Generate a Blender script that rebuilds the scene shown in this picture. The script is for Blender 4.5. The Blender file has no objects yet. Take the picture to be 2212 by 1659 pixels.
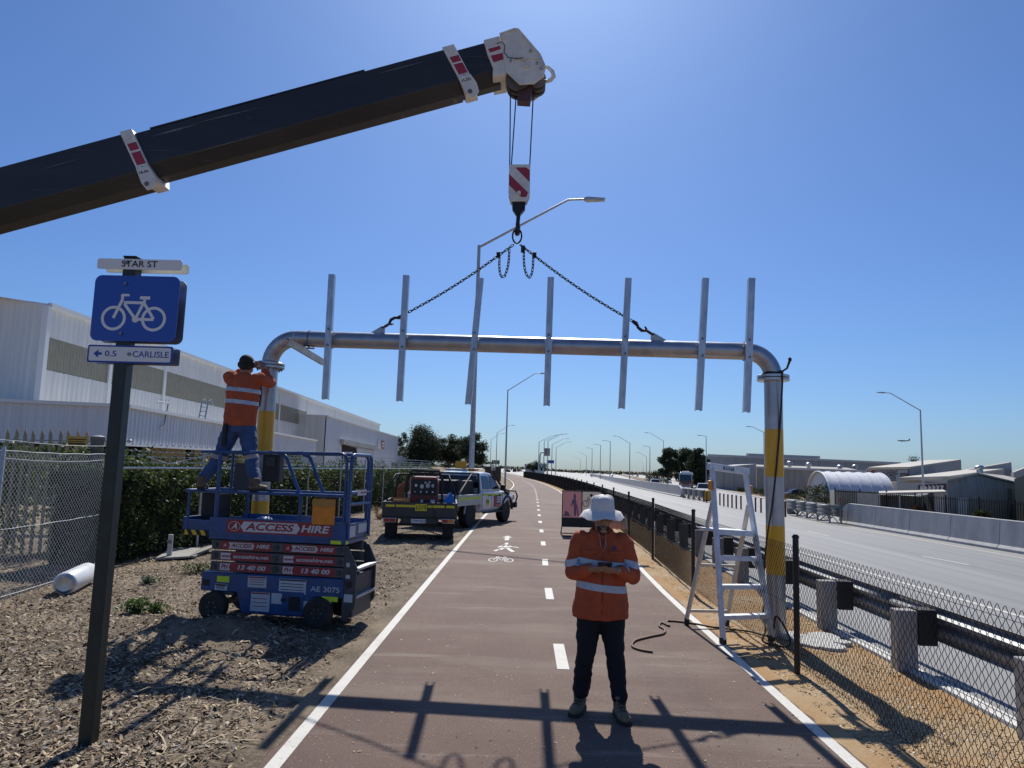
import bpy, math, random
import numpy as np
from mathutils import Vector, Matrix, noise
random.seed(7); RNG = np.random.default_rng(7)
S = bpy.context.scene
COL = S.collection
PI = math.pi
V = Vector
# ------------------------------------------------------------------ camera
CW, CH, CF, EYE = 2212.0, 1659.0, 1534.0, 1.95      # picture frame the measurements were taken in
yaw, pitch, roll = math.radians(1.23), math.radians(6.70), 0.029
fw = V((-math.sin(yaw)*math.cos(pitch), math.cos(yaw)*math.cos(pitch), math.sin(pitch)))
rt = V((math.cos(yaw), math.sin(yaw), 0)); up = rt.cross(fw)
r2 = rt*math.cos(roll)+up*math.sin(roll); u2 = -rt*math.sin(roll)+up*math.cos(roll)
cam = bpy.data.cameras.new('camera'); camo = bpy.data.objects.new('camera', cam); COL.objects.link(camo)
m3 = Matrix((r2, u2, -fw)).transposed()
camo.matrix_world = Matrix.Translation((0, 0, EYE)) @ m3.to_4x4()
cam.sensor_fit = 'HORIZONTAL'; cam.sensor_width = 36; cam.lens = CF/CW*36
cam.clip_start = 0.05; cam.clip_end = 12000
S.camera = camo
# ------------------------------------------------------------------ sky, sun, exposure
SUN_EL, SUN_AZ = math.radians(46.3), math.radians(0.8)   # azimuth from +Y towards +X
w = bpy.data.worlds.new('World'); S.world = w; w.use_nodes = True
nt = w.node_tree; nt.nodes.clear()
sk = nt.nodes.new('ShaderNodeTexSky'); sk.sky_type = 'NISHITA'; sk.sun_disc = False
sk.sun_elevation = SUN_EL; sk.sun_rotation = SUN_AZ; sk.altitude = 0
sk.air_density = 1.0; sk.dust_density = 0.7; sk.ozone_density = 4.0
bg = nt.nodes.new('ShaderNodeBackground'); bg.inputs['Strength'].default_value = 0.10
wo = nt.nodes.new('ShaderNodeOutputWorld')
tm = nt.nodes.new('ShaderNodeMix'); tm.data_type = 'RGBA'; tm.blend_type = 'MULTIPLY'; tm.inputs[0].default_value = 1; tm.inputs[7].default_value = (.49, .68, .97, 1)   # the camera's cool balance, over the whole sky
nt.links.new(sk.outputs[0], tm.inputs[6]); nt.links.new(tm.outputs[2], bg.inputs[0]); nt.links.new(bg.outputs[0], wo.inputs[0])
sl = bpy.data.lights.new('sun', 'SUN'); sl.energy = 5.0; sl.angle = math.radians(0.53); sl.color = (1, .955, .88)
so = bpy.data.objects.new('sun', sl); COL.objects.link(so); so.location = (0, 30, 30)
sd = V((math.sin(SUN_AZ)*math.cos(SUN_EL), math.cos(SUN_AZ)*math.cos(SUN_EL), math.sin(SUN_EL)))
so.rotation_euler = sd.to_track_quat('Z', 'Y').to_euler()
S.view_settings.view_transform = 'Standard'; S.view_settings.look = 'None'
S.view_settings.exposure = 0.0; S.view_settings.gamma = 1.0; S.view_settings.use_curve_mapping = False
S.render.engine = 'CYCLES'
# ------------------------------------------------------------------ measuring helpers
FALL = 0.042                                           # the carriageways fall to the right
def zg(x): return -FALL*min(max(x-4.3, 0), 56)
def ray(px, py): return fw+r2*((px-CW/2)/CF)-u2*((py-CH/2)/CF)
def G(px, py, z=0.0):                                  # point on the level ground
    d = ray(px, py); return V((0, 0, EYE))+d*((z-EYE)/d.z)
def G2(px, py):                                        # point on the falling carriageway side
    d = ray(px, py); t = -EYE/d.z
    if d.x*t > 4.3:
        t2 = (EYE-FALL*4.3)/(-d.z-FALL*d.x) if (-d.z-FALL*d.x) > 1e-6 else 1e9
        t = t2 if 0 < d.x*t2 < 60.3 else (EYE+FALL*56)/(-d.z)
    return V((0, 0, EYE))+d*t
def AY(px, py, Y):                                     # point in the upright plane Y metres ahead
    d = ray(px, py); return V((0, 0, EYE))+d*(Y/d.y)
# ------------------------------------------------------------------ materials
MATS = {}
def mat(name, col, rough=.6, metal=0., var=0., scale=6., bump=0., bscale=80., col2=None, spec=.5, coat=0., detail=4., stretch=None, ramp=(.35, .65)):
    if name in MATS: return MATS[name]
    m = bpy.data.materials.new(name); m.use_nodes = True
    t = m.node_tree; N = t.nodes; L = t.links; b = N['Principled BSDF']
    b.inputs['Base Color'].default_value = (*col, 1); b.inputs['Roughness'].default_value = rough
    b.inputs['Metallic'].default_value = metal; b.inputs['Specular IOR Level'].default_value = spec
    b.inputs['Coat Weight'].default_value = coat; b.inputs['Coat Roughness'].default_value = .08
    if var or bump or col2:
        tc = N.new('ShaderNodeTexCoord'); mp = N.new('ShaderNodeMapping')
        L.new(tc.outputs['Object'], mp.inputs[0])
        if stretch: mp.inputs['Scale'].default_value = stretch
    if var or col2:
        n = N.new('ShaderNodeTexNoise'); n.inputs['Scale'].default_value = scale; n.inputs['Detail'].default_value = detail
        n.inputs['Roughness'].default_value = .65
        L.new(mp.outputs[0], n.inputs['Vector'])
        r = N.new('ShaderNodeValToRGB'); L.new(n.outputs['Fac'], r.inputs[0])
        c1 = tuple(max(0, c*(1-var)) for c in col); c2 = col2 or tuple(min(1, c*(1+var)) for c in col)
        r.color_ramp.elements[0].position = ramp[0]; r.color_ramp.elements[1].position = ramp[1]
        r.color_ramp.elements[0].color = (*c1, 1); r.color_ramp.elements[1].color = (*c2, 1)
        L.new(r.outputs[0], b.inputs['Base Color'])
        rr = N.new('ShaderNodeMapRange'); L.new(n.outputs['Fac'], rr.inputs[0])
        rr.inputs[3].default_value = max(.03, rough-.1); rr.inputs[4].default_value = min(1, rough+.1)
        L.new(rr.outputs[0], b.inputs['Roughness'])
    if bump:
        n2 = N.new('ShaderNodeTexNoise'); n2.inputs['Scale'].default_value = bscale; n2.inputs['Detail'].default_value = 3
        L.new(mp.outputs[0], n2.inputs['Vector'])
        bm_ = N.new('ShaderNodeBump'); bm_.inputs['Strength'].default_value = bump; bm_.inputs['Distance'].default_value = .02
        L.new(n2.outputs['Fac'], bm_.inputs['Height']); L.new(bm_.outputs[0], b.inputs['Normal'])
    MATS[name] = m; return m
def layered(name, base, layers, rough=.85, bump=.4, bscale=150, spec=.3):
    """base colour, then noise layers (scale, low, high, colour, amount, stretch)"""
    m = bpy.data.materials.new(name); m.use_nodes = True
    t = m.node_tree; N = t.nodes; L = t.links; b = N['Principled BSDF']
    b.inputs['Roughness'].default_value = rough; b.inputs['Specular IOR Level'].default_value = spec
    tc = N.new('ShaderNodeTexCoord'); prev = None
    for (sc, lo, hi, c, amt, stre) in layers:
        mp = N.new('ShaderNodeMapping'); L.new(tc.outputs['Object'], mp.inputs[0]); mp.inputs['Scale'].default_value = stre or (1, 1, 1)
        n = N.new('ShaderNodeTexNoise'); n.inputs['Scale'].default_value = sc; n.inputs['Detail'].default_value = 5; n.inputs['Roughness'].default_value = .6
        L.new(mp.outputs[0], n.inputs['Vector'])
        r = N.new('ShaderNodeMapRange'); L.new(n.outputs['Fac'], r.inputs[0]); r.inputs[1].default_value = lo; r.inputs[2].default_value = hi
        r.inputs[3].default_value = 0; r.inputs[4].default_value = amt; r.clamp = True
        mx = N.new('ShaderNodeMix'); mx.data_type = 'RGBA'; L.new(r.outputs[0], mx.inputs[0])
        if prev: L.new(prev, mx.inputs[6])
        else: mx.inputs[6].default_value = (*base, 1)
        mx.inputs[7].default_value = (*c, 1); prev = mx.outputs[2]
    L.new(prev, b.inputs['Base Color'])
    n2 = N.new('ShaderNodeTexNoise'); n2.inputs['Scale'].default_value = bscale; n2.inputs['Detail'].default_value = 4
    L.new(tc.outputs['Object'], n2.inputs['Vector'])
    bp = N.new('ShaderNodeBump'); bp.inputs['Strength'].default_value = bump; bp.inputs['Distance'].default_value = .01
    L.new(n2.outputs['Fac'], bp.inputs['Height']); L.new(bp.outputs[0], b.inputs['Normal'])
    MATS[name] = m; return m
def tinted(name, rough=.8, trans=0., spec=.3):
    """colour comes from the piece's own 'tint' attribute"""
    m = bpy.data.materials.new(name); m.use_nodes = True
    t = m.node_tree; b = t.nodes['Principled BSDF']; a = t.nodes.new('ShaderNodeAttribute'); a.attribute_name = 'tint'
    t.links.new(a.outputs['Color'], b.inputs['Base Color']); b.inputs['Roughness'].default_value = rough; b.inputs['Specular IOR Level'].default_value = spec
    if trans:
        tr = t.nodes.new('ShaderNodeBsdfTranslucent'); mx = t.nodes.new('ShaderNodeMixShader'); mx.inputs[0].default_value = trans
        t.links.new(a.outputs['Color'], tr.inputs[0]); t.links.new(b.outputs[0], mx.inputs[1]); t.links.new(tr.outputs[0], mx.inputs[2])
        t.links.new(mx.outputs[0], t.nodes['Material Output'].inputs[0])
    MATS[name] = m; return m
# ------------------------------------------------------------------ things and parts
WORLDROOT = {}
def thing(name, label, cat, loc=(0, 0, 0), group=None, world=True, rotz=0.):
    o = bpy.data.objects.new(name, None); COL.objects.link(o); o.location = loc; o.rotation_euler = (0, 0, rotz); o.empty_display_size = .2
    o['label'] = label; o['category'] = cat
    if group: o['group'] = group
    if world: WORLDROOT[o] = V(loc)
    return o
def tag(o, label, cat, group=None):
    o['label'] = label; o['category'] = cat
    if group: o['group'] = group
    return o
def link(name, me, parent=None):
    o = bpy.data.objects.new(name, me); COL.objects.link(o)
    if parent is not None:
        o.parent = parent
        if parent in WORLDROOT: o.matrix_parent_inverse = Matrix.Translation(-WORLDROOT[parent])
    return o
def struct(o): o['kind'] = 'structure'; return o
def stuff(o): o['kind'] = 'stuff'; return o
def copy_tree(o, parent=None):
    c = o.copy(); COL.objects.link(c)
    if parent is not None: c.parent = parent
    for ch in list(o.children): copy_tree(ch, c)
    return c
def frame_of(d, ref=None):
    d = V(d).normalized(); a = V(ref) if ref is not None else (V((0, 0, 1)) if abs(d.z) < .9 else V((1, 0, 0)))
    x = a.cross(d).normalized(); return x, d.cross(x)
class MB:
    def __init__(s): s.v = []; s.f = []; s.mi = []; s.m = 0
    def add(s, vs, fs):
        n = len(s.v); s.v += [tuple(p) for p in vs]; s.f += [tuple(i+n for i in f) for f in fs]; s.mi += [s.m]*len(fs); return s
    def box(s, c, d, R=None):
        c = V(c); h = V(d)/2; vs = []
        for z in (-1, 1):
            for y in (-1, 1):
                for x in (-1, 1):
                    p = V((x*h.x, y*h.y, z*h.z)); vs.append(c+((R @ p) if R is not None else p))
        return s.add(vs, [(0, 2, 3, 1), (4, 5, 7, 6), (0, 1, 5, 4), (2, 6, 7, 3), (0, 4, 6, 2), (1, 3, 7, 5)])
    def bb(s, a, b): a = V(a); b = V(b); return s.box((a+b)/2, b-a)
    def bar(s, p0, p1, wd, ht, ref=(0, 0, 1)):            # box-section bar between two points; ht along ref
        p0 = V(p0); p1 = V(p1); d = (p1-p0).normalized(); x = d.cross(V(ref)).normalized(); y = x.cross(d)
        R = Matrix((x, d, y)).transposed(); return s.box((p0+p1)/2, (wd, (p1-p0).length, ht), R)
    def cyl(s, p0, p1, r0, r1=None, n=12, caps=True):
        return s.tube([p0, p1], [r0, r0 if r1 is None else r1], n, caps=caps)
    def tube(s, pts, r, n=8, closed=False, caps=True, ref=None, asp=1.):
        pts = [V(p) for p in pts]; k = len(pts); rs = r if isinstance(r, (list, tuple)) else [r]*k
        vs = []; fs = []; x = None
        for i, p in enumerate(pts):
            a = pts[(i-1) % k] if (closed or i) else p; b = pts[(i+1) % k] if (closed or i < k-1) else p
            d = (b-a).normalized()
            if x is None: x, y = frame_of(d, ref)
            else:
                x = (x-d*x.dot(d)).normalized(); y = d.cross(x)
            for j in range(n):
                t = 2*PI*(j+.5)/n; vs.append(p+(x*math.cos(t)+y*math.sin(t)*asp)*rs[i])
        m = k if closed else k-1
        for i in range(m):
            for j in range(n):
                a = i*n+j; b = i*n+(j+1) % n; c = ((i+1) % k)*n+(j+1) % n; d_ = ((i+1) % k)*n+j; fs.append((a, b, c, d_))
        if caps and not closed: fs.append(tuple(range(n-1, -1, -1))); fs.append(tuple((k-1)*n+j for j in range(n)))
        return s.add(vs, fs)
    def loft(s, secs, n=16, caps=True):                    # secs: (centre, xvec, yvec) ellipses
        vs = []; fs = []; k = len(secs)
        for c, x, y in secs:
            c = V(c); x = V(x); y = V(y)
            for j in range(n): t = 2*PI*j/n; vs.append(c+x*math.cos(t)+y*math.sin(t))
        for i in range(k-1):
            for j in range(n): fs.append((i*n+j, i*n+(j+1) % n, (i+1)*n+(j+1) % n, (i+1)*n+j))
        if caps: fs.append(tuple(range(n-1, -1, -1))); fs.append(tuple((k-1)*n+j for j in range(n)))
        return s.add(vs, fs)
    def prism(s, poly, ext):                               # planar polygon pushed along ext
        poly = [V(p) for p in poly]; e = V(ext); n = len(poly)
        nrm = V((0, 0, 0))
        for i in range(n): nrm += poly[i].cross(poly[(i+1) % n])
        if nrm.dot(e) > 0: poly = poly[::-1]
        vs = poly+[p+e for p in poly]; fs = [tuple(range(n)), tuple(range(2*n-1, n-1, -1))]
        fs += [(i, i+n, (i+1) % n+n, (i+1) % n) for i in range(n)]
        return s.add(vs, fs)
    def ell(s, c, r, n=14, m=9, R=None):
        c = V(c); r = V(r) if hasattr(r, '__len__') else V((r, r, r)); vs = []; fs = []
        for i in range(1, m):
            a = PI*i/m
            for j in range(n):
                t = 2*PI*j/n; p = V((r.x*math.sin(a)*math.cos(t), r.y*math.sin(a)*math.sin(t), r.z*math.cos(a))); vs.append(c+((R @ p) if R is not None else p))
        tz = V((0, 0, r.z)); vs.append(c+((R @ tz) if R is not None else tz)); vs.append(c-((R @ tz) if R is not None else tz)); T = (m-1)*n
        for i in range(m-2):
            for j in range(n): fs.append((i*n+j, (i+1)*n+j, (i+1)*n+(j+1) % n, i*n+(j+1) % n))
        for j in range(n): fs.append((T, j, (j+1) % n)); fs.append((T+1, (m-2)*n+(j+1) % n, (m-2)*n+j))
        return s.add(vs, fs)
    def lathe(s, prof, c=(0, 0, 0), axis=(0, 0, 1), n=24):  # prof: (radius, height)
        c = V(c); d = V(axis).normalized(); x, y = frame_of(d); vs = []; fs = []; k = len(prof)
        for r, h in prof:
            for j in range(n): t = 2*PI*j/n; vs.append(c+d*h+(x*math.cos(t)+y*math.sin(t))*max(r, 1e-4))
        for i in range(k-1):
            for j in range(n): fs.append((i*n+j, i*n+(j+1) % n, (i+1)*n+(j+1) % n, (i+1)*n+j))
        fs.append(tuple(range(n-1, -1, -1))); fs.append(tuple((k-1)*n+j for j in range(n)))
        return s.add(vs, fs)
    def face(s, *p): return s.add(p, [tuple(range(len(p)))])
    def strip(s, A, B):                                    # ribbon between two polylines
        n = len(A); return s.add(list(A)+list(B), [(i, i+n, i+n+1, i+1) for i in range(n-1)])
    def mesh(s, name, mats, smooth=None):
        me = bpy.data.meshes.new(name); me.from_pydata(s.v, [], s.f)
        ms = mats if isinstance(mats, (list, tuple)) else [mats]
        for m in ms: me.materials.append(m)
        if len(ms) > 1: me.polygons.foreach_set('material_index', s.mi)
        if smooth is not None:
            me.polygons.foreach_set('use_smooth', [True]*len(me.polygons)); me.set_sharp_from_angle(angle=math.radians(smooth))
        me.update(); return me
    def obj(s, name, mats, parent=None, smooth=None, bev=0, seg=2):
        o = link(name, s.mesh(name, mats, smooth), parent)
        if bev:
            b = o.modifiers.new('edge', 'BEVEL'); b.width = bev; b.segments = seg; b.limit_method = 'ANGLE'; b.angle_limit = math.radians(40); b.harden_normals = smooth is not None
        return o
def npmesh(name, v, f, m, tint=None, smooth=False):
    """v (n,3), f (k,4) or (k,3) arrays"""
    me = bpy.data.meshes.new(name); v = np.asarray(v, np.float32); f = np.asarray(f, np.int32); k, q = f.shape
    me.vertices.add(len(v)); me.vertices.foreach_set('co', v.ravel())
    me.loops.add(k*q); me.loops.foreach_set('vertex_index', f.ravel())
    me.polygons.add(k); me.polygons.foreach_set('loop_start', np.arange(0, k*q, q, dtype=np.int32))
    if smooth: me.polygons.foreach_set('use_smooth', np.ones(k, bool))
    me.materials.append(m)
    if tint is not None:
        a = me.attributes.new('tint', 'FLOAT_COLOR', 'POINT'); c = np.ones((len(v), 4), np.float32); c[:, :3] = tint; a.data.foreach_set('color', c.ravel())
    me.update(calc_edges=True); me.validate(); return me
_txt = {}
def text_mesh(s, size, ext, bold, shear, align, spacing):
    k = (s, size, ext, bold, shear, align, spacing)
    if k in _txt: return _txt[k]
    c = bpy.data.curves.new('lettering', 'FONT'); c.body = s; c.size = size; c.extrude = ext; c.offset = bold*size; c.shear = shear
    c.align_x = align; c.align_y = 'CENTER'; c.space_character = spacing; c.resolution_u = 3
    o = bpy.data.objects.new('lettering', c); COL.objects.link(o)
    bpy.context.view_layer.update()
    me = bpy.data.meshes.new_from_object(o.evaluated_get(bpy.context.evaluated_depsgraph_get()))
    bpy.data.objects.remove(o); bpy.data.curves.remove(c); _txt[k] = me; return me
def text(s, size, o, x, y, m, parent, ext=.0008, bold=0., shear=0., align='CENTER', spacing=1., name='lettering', width=None):
    me = text_mesh(s, size, ext, bold, shear, align, spacing).copy(); me.materials.clear(); me.materials.append(m)
    x = V(x).normalized(); y = V(y); y = (y-x*y.dot(x)).normalized(); z = x.cross(y)
    sx = 1.
    if width:
        xs = [v.co.x for v in me.vertices]; sx = width/(max(xs)-min(xs))
    M = Matrix((x*sx, y, z)).transposed().to_4x4(); M.translation = V(o); me.transform(M)
    return link(name, me, parent)
# ================================================================== colours
red_asphalt = layered('red_path_asphalt', (.122, .070, .052), [
    (1.1, .42, .7, (.162, .104, .075), .75, None), (150, .52, .62, (.34, .27, .225), .6, None), (90, .60, .68, (.045, .03, .027), .75, None), (180, .36, .5, (.05, .033, .032), .0, None),
    (.7, .50, .72, (.27, .215, .165), .6, (.45, 1.5, 1)), (1.6, .60, .68, (.33, .28, .22), .4, (.35, 2.6, 1)), (55, .66, .74, (.035, .025, .025), .7, None), (.45, .52, .75, (.075, .05, .05), .45, (1.6, .25, 1))], rough=.8, bump=.6, bscale=220, spec=.3)
grey_asphalt = layered('grey_road_asphalt', (.205, .20, .19), [
    (.5, .4, .62, (.28, .275, .262), .8, (2.2, .05, 1)), (1.1, .58, .7, (.11, .108, .105), .55, (1.2, .035, 1)), (200, .5, .66, (.33, .33, .32), .4, None), (.25, .5, .7, (.13, .13, .13), .4, (5, .05, 1))], rough=.62, bump=.35, bscale=170, spec=.45)
earth = layered('dry_earth', (.20, .145, .09), [
    (.7, .4, .65, (.30, .225, .14), .8, None), (14, .5, .68, (.12, .082, .05), .7, None), (90, .5, .7, (.38, .30, .20), .5, None)], rough=.95, bump=.9, bscale=45)
sand = layered('orange_verge_gravel', (.40, .235, .10), [
    (.8, .42, .62, (.46, .35, .215), .85, None), (120, .52, .66, (.20, .115, .05), .6, None), (40, .56, .7, (.54, .43, .29), .5, None)], rough=.95, bump=1., bscale=90)
mulch_dirt = layered('mulch_soil', (.115, .086, .058), [
    (1.1, .42, .62, (.27, .21, .145), .85, None), (30, .5, .7, (.36, .285, .19), .6, None), (110, .48, .7, (.08, .058, .04), .6, None)], rough=.95, bump=1., bscale=60)
white_paint = layered('white_road_paint', (.66, .64, .58), [(3, .5, .75, (.50, .46, .40), .7, None), (45, .60, .68, (.24, .18, .15), .75, None), (170, .58, .7, (.30, .25, .21), .5, None)], rough=.65, bump=.4, bscale=220)
concrete = mat('barrier_concrete', (.40, .40, .40), .8, var=.16, scale=2.2, bump=.3, bscale=60, stretch=(1, 1, .3))
galv = mat('galvanised_steel', (.50, .52, .54), .36, .85, var=.15, scale=9, bump=.06, bscale=90)
galv_dull = mat('dull_galvanised_steel', (.46, .48, .50), .52, .6, var=.2, scale=14)
galv_wire = mat('galvanised_wire', (.62, .63, .63), .45, .55)
black_steel = mat('black_powder_coat', (.012, .012, .013), .45, 0)
black_wire = mat('black_pvc_wire', (.010, .010, .011), .6, 0, spec=.25)
black_rubber = mat('black_rubber', (.018, .018, .018), .75, var=.4, scale=20, bump=.2)
timber_grey = mat('weathered_post', (.36, .35, .33), .8, var=.25, scale=5, stretch=(8, 8, .7), bump=.3)
dark_red = mat('dark_red_plastic', (.10, .022, .018), .55)
yellow_paint = mat('yellow_band_paint', (.68, .36, .012), .35, var=.1, scale=12, stretch=(6, 6, .5), coat=.2)
# ================================================================== lie of the land
DY = [0, 12, 18, 30, 46, 70, 110, 150, 217, 300, 420, 600, 900]
DX = [0, 0, .2, .45, .7, .75, -.7, -3.5, -8, -15, -26, -45, -80]
def smooth_interp(ys, xs, y):                              # monotone-ish cubic through the samples
    if y <= ys[0]: return xs[0]
    if y >= ys[-1]: return xs[-1]
    i = max(k for k in range(len(ys)-1) if ys[k] <= y)
    def sl(k):
        if k <= 0 or k >= len(ys)-1: return (xs[min(k+1, len(xs)-1)]-xs[max(k-1, 0)])/(ys[min(k+1, len(ys)-1)]-ys[max(k-1, 0)])
        return (xs[k+1]-xs[k-1])/(ys[k+1]-ys[k-1])
    h = ys[i+1]-ys[i]; t = (y-ys[i])/h; a, b = xs[i], xs[i+1]; ma, mb = sl(i)*h, sl(i+1)*h
    if i == 0: ma = 0
    return a*(2*t**3-3*t*t+1)+ma*(t**3-2*t*t+t)+b*(3*t*t-2*t**3)+mb*(t**3-t*t)
def D(y): return smooth_interp(DY, DX, y)
def PL(y): return smooth_interp([0, 28, 57, 82, 114, 130, 200, 280, 420], [-1.56, -1.56, -1.30, -1.22, -2.44, -3.5, -6.6, -10.5, -19], y)
def PR(y): return 2.32+D(y)*.9
YS = [-6, -3, 0, 2, 4, 6, 8, 10, 12, 14, 16, 18, 21, 24, 27, 30, 34, 38, 42, 46, 52, 58, 64, 70, 78, 86, 94, 102, 110, 120, 130, 140, 150, 170, 190, 217, 250, 300, 360, 420]
# ground sheet, falling to the right past the verge
g = MB(); gx = [-5000, -400, -60, -14, -1.4, 2.3, 4.3, 20, 40, 60.3, 160, 5000]; gy = [-300, -20, 0, 20, 45, 80, 130, 220, 500, 1500, 7000]
g.add([(x, y, zg(x)-.06) for y in gy for x in gx], [(j*len(gx)+i, j*len(gx)+i+1, (j+1)*len(gx)+i+1, (j+1)*len(gx)+i) for j in range(len(gy)-1) for i in range(len(gx)-1)])
struct(g.obj('ground', earth))
# path
p = MB()
p.strip([(PL(y)-.12, y, 0) for y in YS], [(PR(y)+.12, y, 0) for y in YS])
p.strip([(PL(y)-.12, y, -.12) for y in YS], [(PL(y)-.12, y, 0) for y in YS]); p.strip([(PR(y)+.12, y, 0) for y in YS], [(PR(y)+.12, y, -.12) for y in YS])
path = struct(p.obj('path', red_asphalt))
for f, sgn in ((PL, 1), (PR, -1)):
    l = MB(); l.strip([(f(y)-.05, y, .004) for y in YS], [(f(y)+.05, y, .004) for y in YS]); l.obj('edge_line', white_paint, path)
dash = None
yy = [(-.3, .7), (3.45, 4.45)]+[(7.24+3.73*k, 8.25+3.73*k) for k in range(30)]
for a, b in yy:
    ca, cb = (PL(a)+PR(a))/2+.06, (PL(b)+PR(b))/2+.06
    wd = .06
    l = MB(); l.face((ca-wd, a, .004), (ca+wd, a, .004), (cb+wd, b, .004), (cb-wd, b, .004)); l.obj('centre_dash', white_paint, path)
def flat_poly(name, polys, z, m, parent):
    b = MB()
    for q in polys: b.add([(x, y, z) for x, y in q], [tuple(range(len(q)))])
    return b.obj(name, m, parent)
def ring2(cx, cy, rx, ry, wx, wy, n=22):
    out = []
    for i in range(n):
        a, b = 2*PI*i/n, 2*PI*(i+1)/n
        out.append([(cx+rx*math.cos(a), cy+ry*math.sin(a)), (cx+rx*math.cos(b), cy+ry*math.sin(b)), (cx+(rx-wx)*math.cos(b), cy+(ry-wy)*math.sin(b)), (cx+(rx-wx)*math.cos(a), cy+(ry-wy)*math.sin(a))])
    return out
def seg2(a, b, w, sy=1.):
    ax, ay = a; bx, by = b; dx, dy = bx-ax, (by-ay)/sy; l = math.hypot(dx, dy); nx, ny = -dy/l*w/2, dx/l*w/2*sy
    return [(ax+nx, ay+ny), (bx+nx, by+ny), (bx-nx, by-ny), (ax-nx, ay-ny)]
def bicycle2(cx, cy, s, sy):                               # a bicycle drawn in the flat, s = half wheelbase
    q = ring2(cx-s, cy, .62*s, .62*s*sy, .14*s, .14*s*sy)+ring2(cx+s, cy, .62*s, .62*s*sy, .14*s, .14*s*sy)
    P_ = lambda x, y: (cx+x*s, cy+y*s*sy)
    for a, b, wd in ((P_(-1, 0), P_(-.62, .95), .14), (P_(-.5, .72), P_(.1, -.02), .14), (P_(-.55, .8), P_(.42, .8), .14), (P_(.1, 0), P_(.5, .95), .14), (P_(.05, -.03), P_(1, -.03), .14), (P_(1, 0), P_(.42, .85), .14), (P_(-.62, .95), P_(-.66, 1.2), .14), (P_(-.66, 1.17), P_(-.3, 1.17), .12), (P_(.24, 1.05), P_(.74, 1.05), .16)):
        q.append(seg2(a, b, wd*s, sy))
    q.append([(cx+.1*s+.17*s*math.cos(t), cy-.03*s*sy+.17*s*sy*math.sin(t)) for t in [2*PI*i/14 for i in range(14)]])
    return q
flat_poly('bicycle_symbol', bicycle2(-.455, 15.32, .165, 3.0), .004, white_paint, path)
def oct2(cx, cy, rx, ry): return [(cx+rx*math.cos(2*PI*i/12), cy+ry*math.sin(2*PI*i/12)) for i in range(12)]
flat_poly('walking_figure_symbol', [oct2(-.42, 18.6, .05, .24), seg2((-.44, 18.3), (-.40, 17.6), .16, 2), seg2((-.40, 17.7), (-.22, 16.85), .10, 2), seg2((-.44, 17.7), (-.56, 17.2), .1, 2), seg2((-.56, 17.3), (-.66, 16.9), .08, 2), seg2((-.4, 18.2), (-.25, 17.85), .07, 2), seg2((-.25, 17.9), (-.10, 17.75), .06, 2), seg2((-.46, 18.2), (-.6, 17.7), .07, 2)], .004, white_paint, path)
flat_poly('arrow_symbol', [[(-.50, 19.45), (-.38, 19.45), (-.38, 20.25), (-.50, 20.25)], [(-.58, 20.2), (-.30, 20.2), (-.44, 20.75)]], .004, white_paint, path)
# sand verge between path and carriageway
v = MB(); nx = 14
def verge_z(x, y, i): return -.012 if i in (0, nx) else -.02+.035*noise.noise(V((x*1.6, y*1.6, 3.1)))+.012*noise.noise(V((x*7, y*7, 0)))
ysv = [-4+.25*k for k in range(140)]+[31+k*2 for k in range(60)]
vx = lambda y, i: PR(y)+.1+(3.98+D(y)-PR(y)-.1)*i/nx
v.add([(vx(y, i), y, verge_z(vx(y, i), y, i)) for y in ysv for i in range(nx+1)], [(j*(nx+1)+i, j*(nx+1)+i+1, (j+1)*(nx+1)+i+1, (j+1)*(nx+1)+i) for j in range(len(ysv)-1) for i in range(nx)])
struct(v.obj('verge', sand, smooth=60))
# sand drifted over both edges of the path
for f, sg_, nm, mm_ in ((lambda y: PL(y)-.12, -1, 'drifted_soil', mulch_dirt), (lambda y: PR(y)+.12, 1, 'drifted_sand', sand)):
    b = MB(); yd = [1.5+.06*i for i in range(420)]
    edge = [f(y)-sg_*(.05+.09*noise.noise(V((y*1.3, 3*sg_, 0)))+.035*noise.noise(V((y*6.5, 5, sg_)))) for y in yd]
    b.strip([(f(y)+sg_*.10, y, .006) for y in yd], [(e, y, .0022) for e, y in zip(edge, yd)]); struct(b.obj(nm, mm_))
# carriageways
RK = [G2(*q) for q in ((1814, 1106), (1693, 1086.5), (1548.5, 1057), (1502, 1048.5), (1460, 1040), (1430, 1035.5))]
RKY = [-20]+[q.y for q in RK]+[420, 900]; RKX = [RK[0].x-1.2]+[q.x for q in RK]+[RK[-1].x+18, RK[-1].x+60]
def RX(y): return float(np.interp(y, RKY, RKX))
YR = YS+[520, 640, 900]
def road_row(y):
    a = 4.16+D(y); b = RX(y); xs = sorted(set([a]+[min(max(x, a), b) for x in (4.3, 10, 16, 22, 30, 45, 60.3)]+[b])); return xs
r = MB()
cols = 9
rows = [[(x, y, zg(x)-.016) for x in np.interp(np.linspace(0, 1, cols), [0, .12, 1], [4.16+D(y), max(4.3, 4.17+D(y)), RX(y)])] for y in YR]
r.add([q for rw in rows for q in rw], [(j*cols+i, j*cols+i+1, (j+1)*cols+i+1, (j+1)*cols+i) for j in range(len(rows)-1) for i in range(cols-1)])
road = struct(r.obj('freeway', grey_asphalt))
def road_line(pts, wd, name='lane_line'):
    pts = [V(q) for q in pts]; A = []; B = []
    for i, q in enumerate(pts):
        d = (pts[min(i+1, len(pts)-1)]-pts[max(i-1, 0)]); n = V((d.y, -d.x, 0)).normalized()*wd/2
        A.append((q.x-n.x, q.y-n.y, zg(q.x-n.x)-.011)); B.append((q.x+n.x, q.y+n.y, zg(q.x+n.x)-.011))
    b = MB(); b.strip(A, B); return b.obj(name, white_paint, road)
pix = lambda L: [G2(*q) for q in L]
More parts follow.
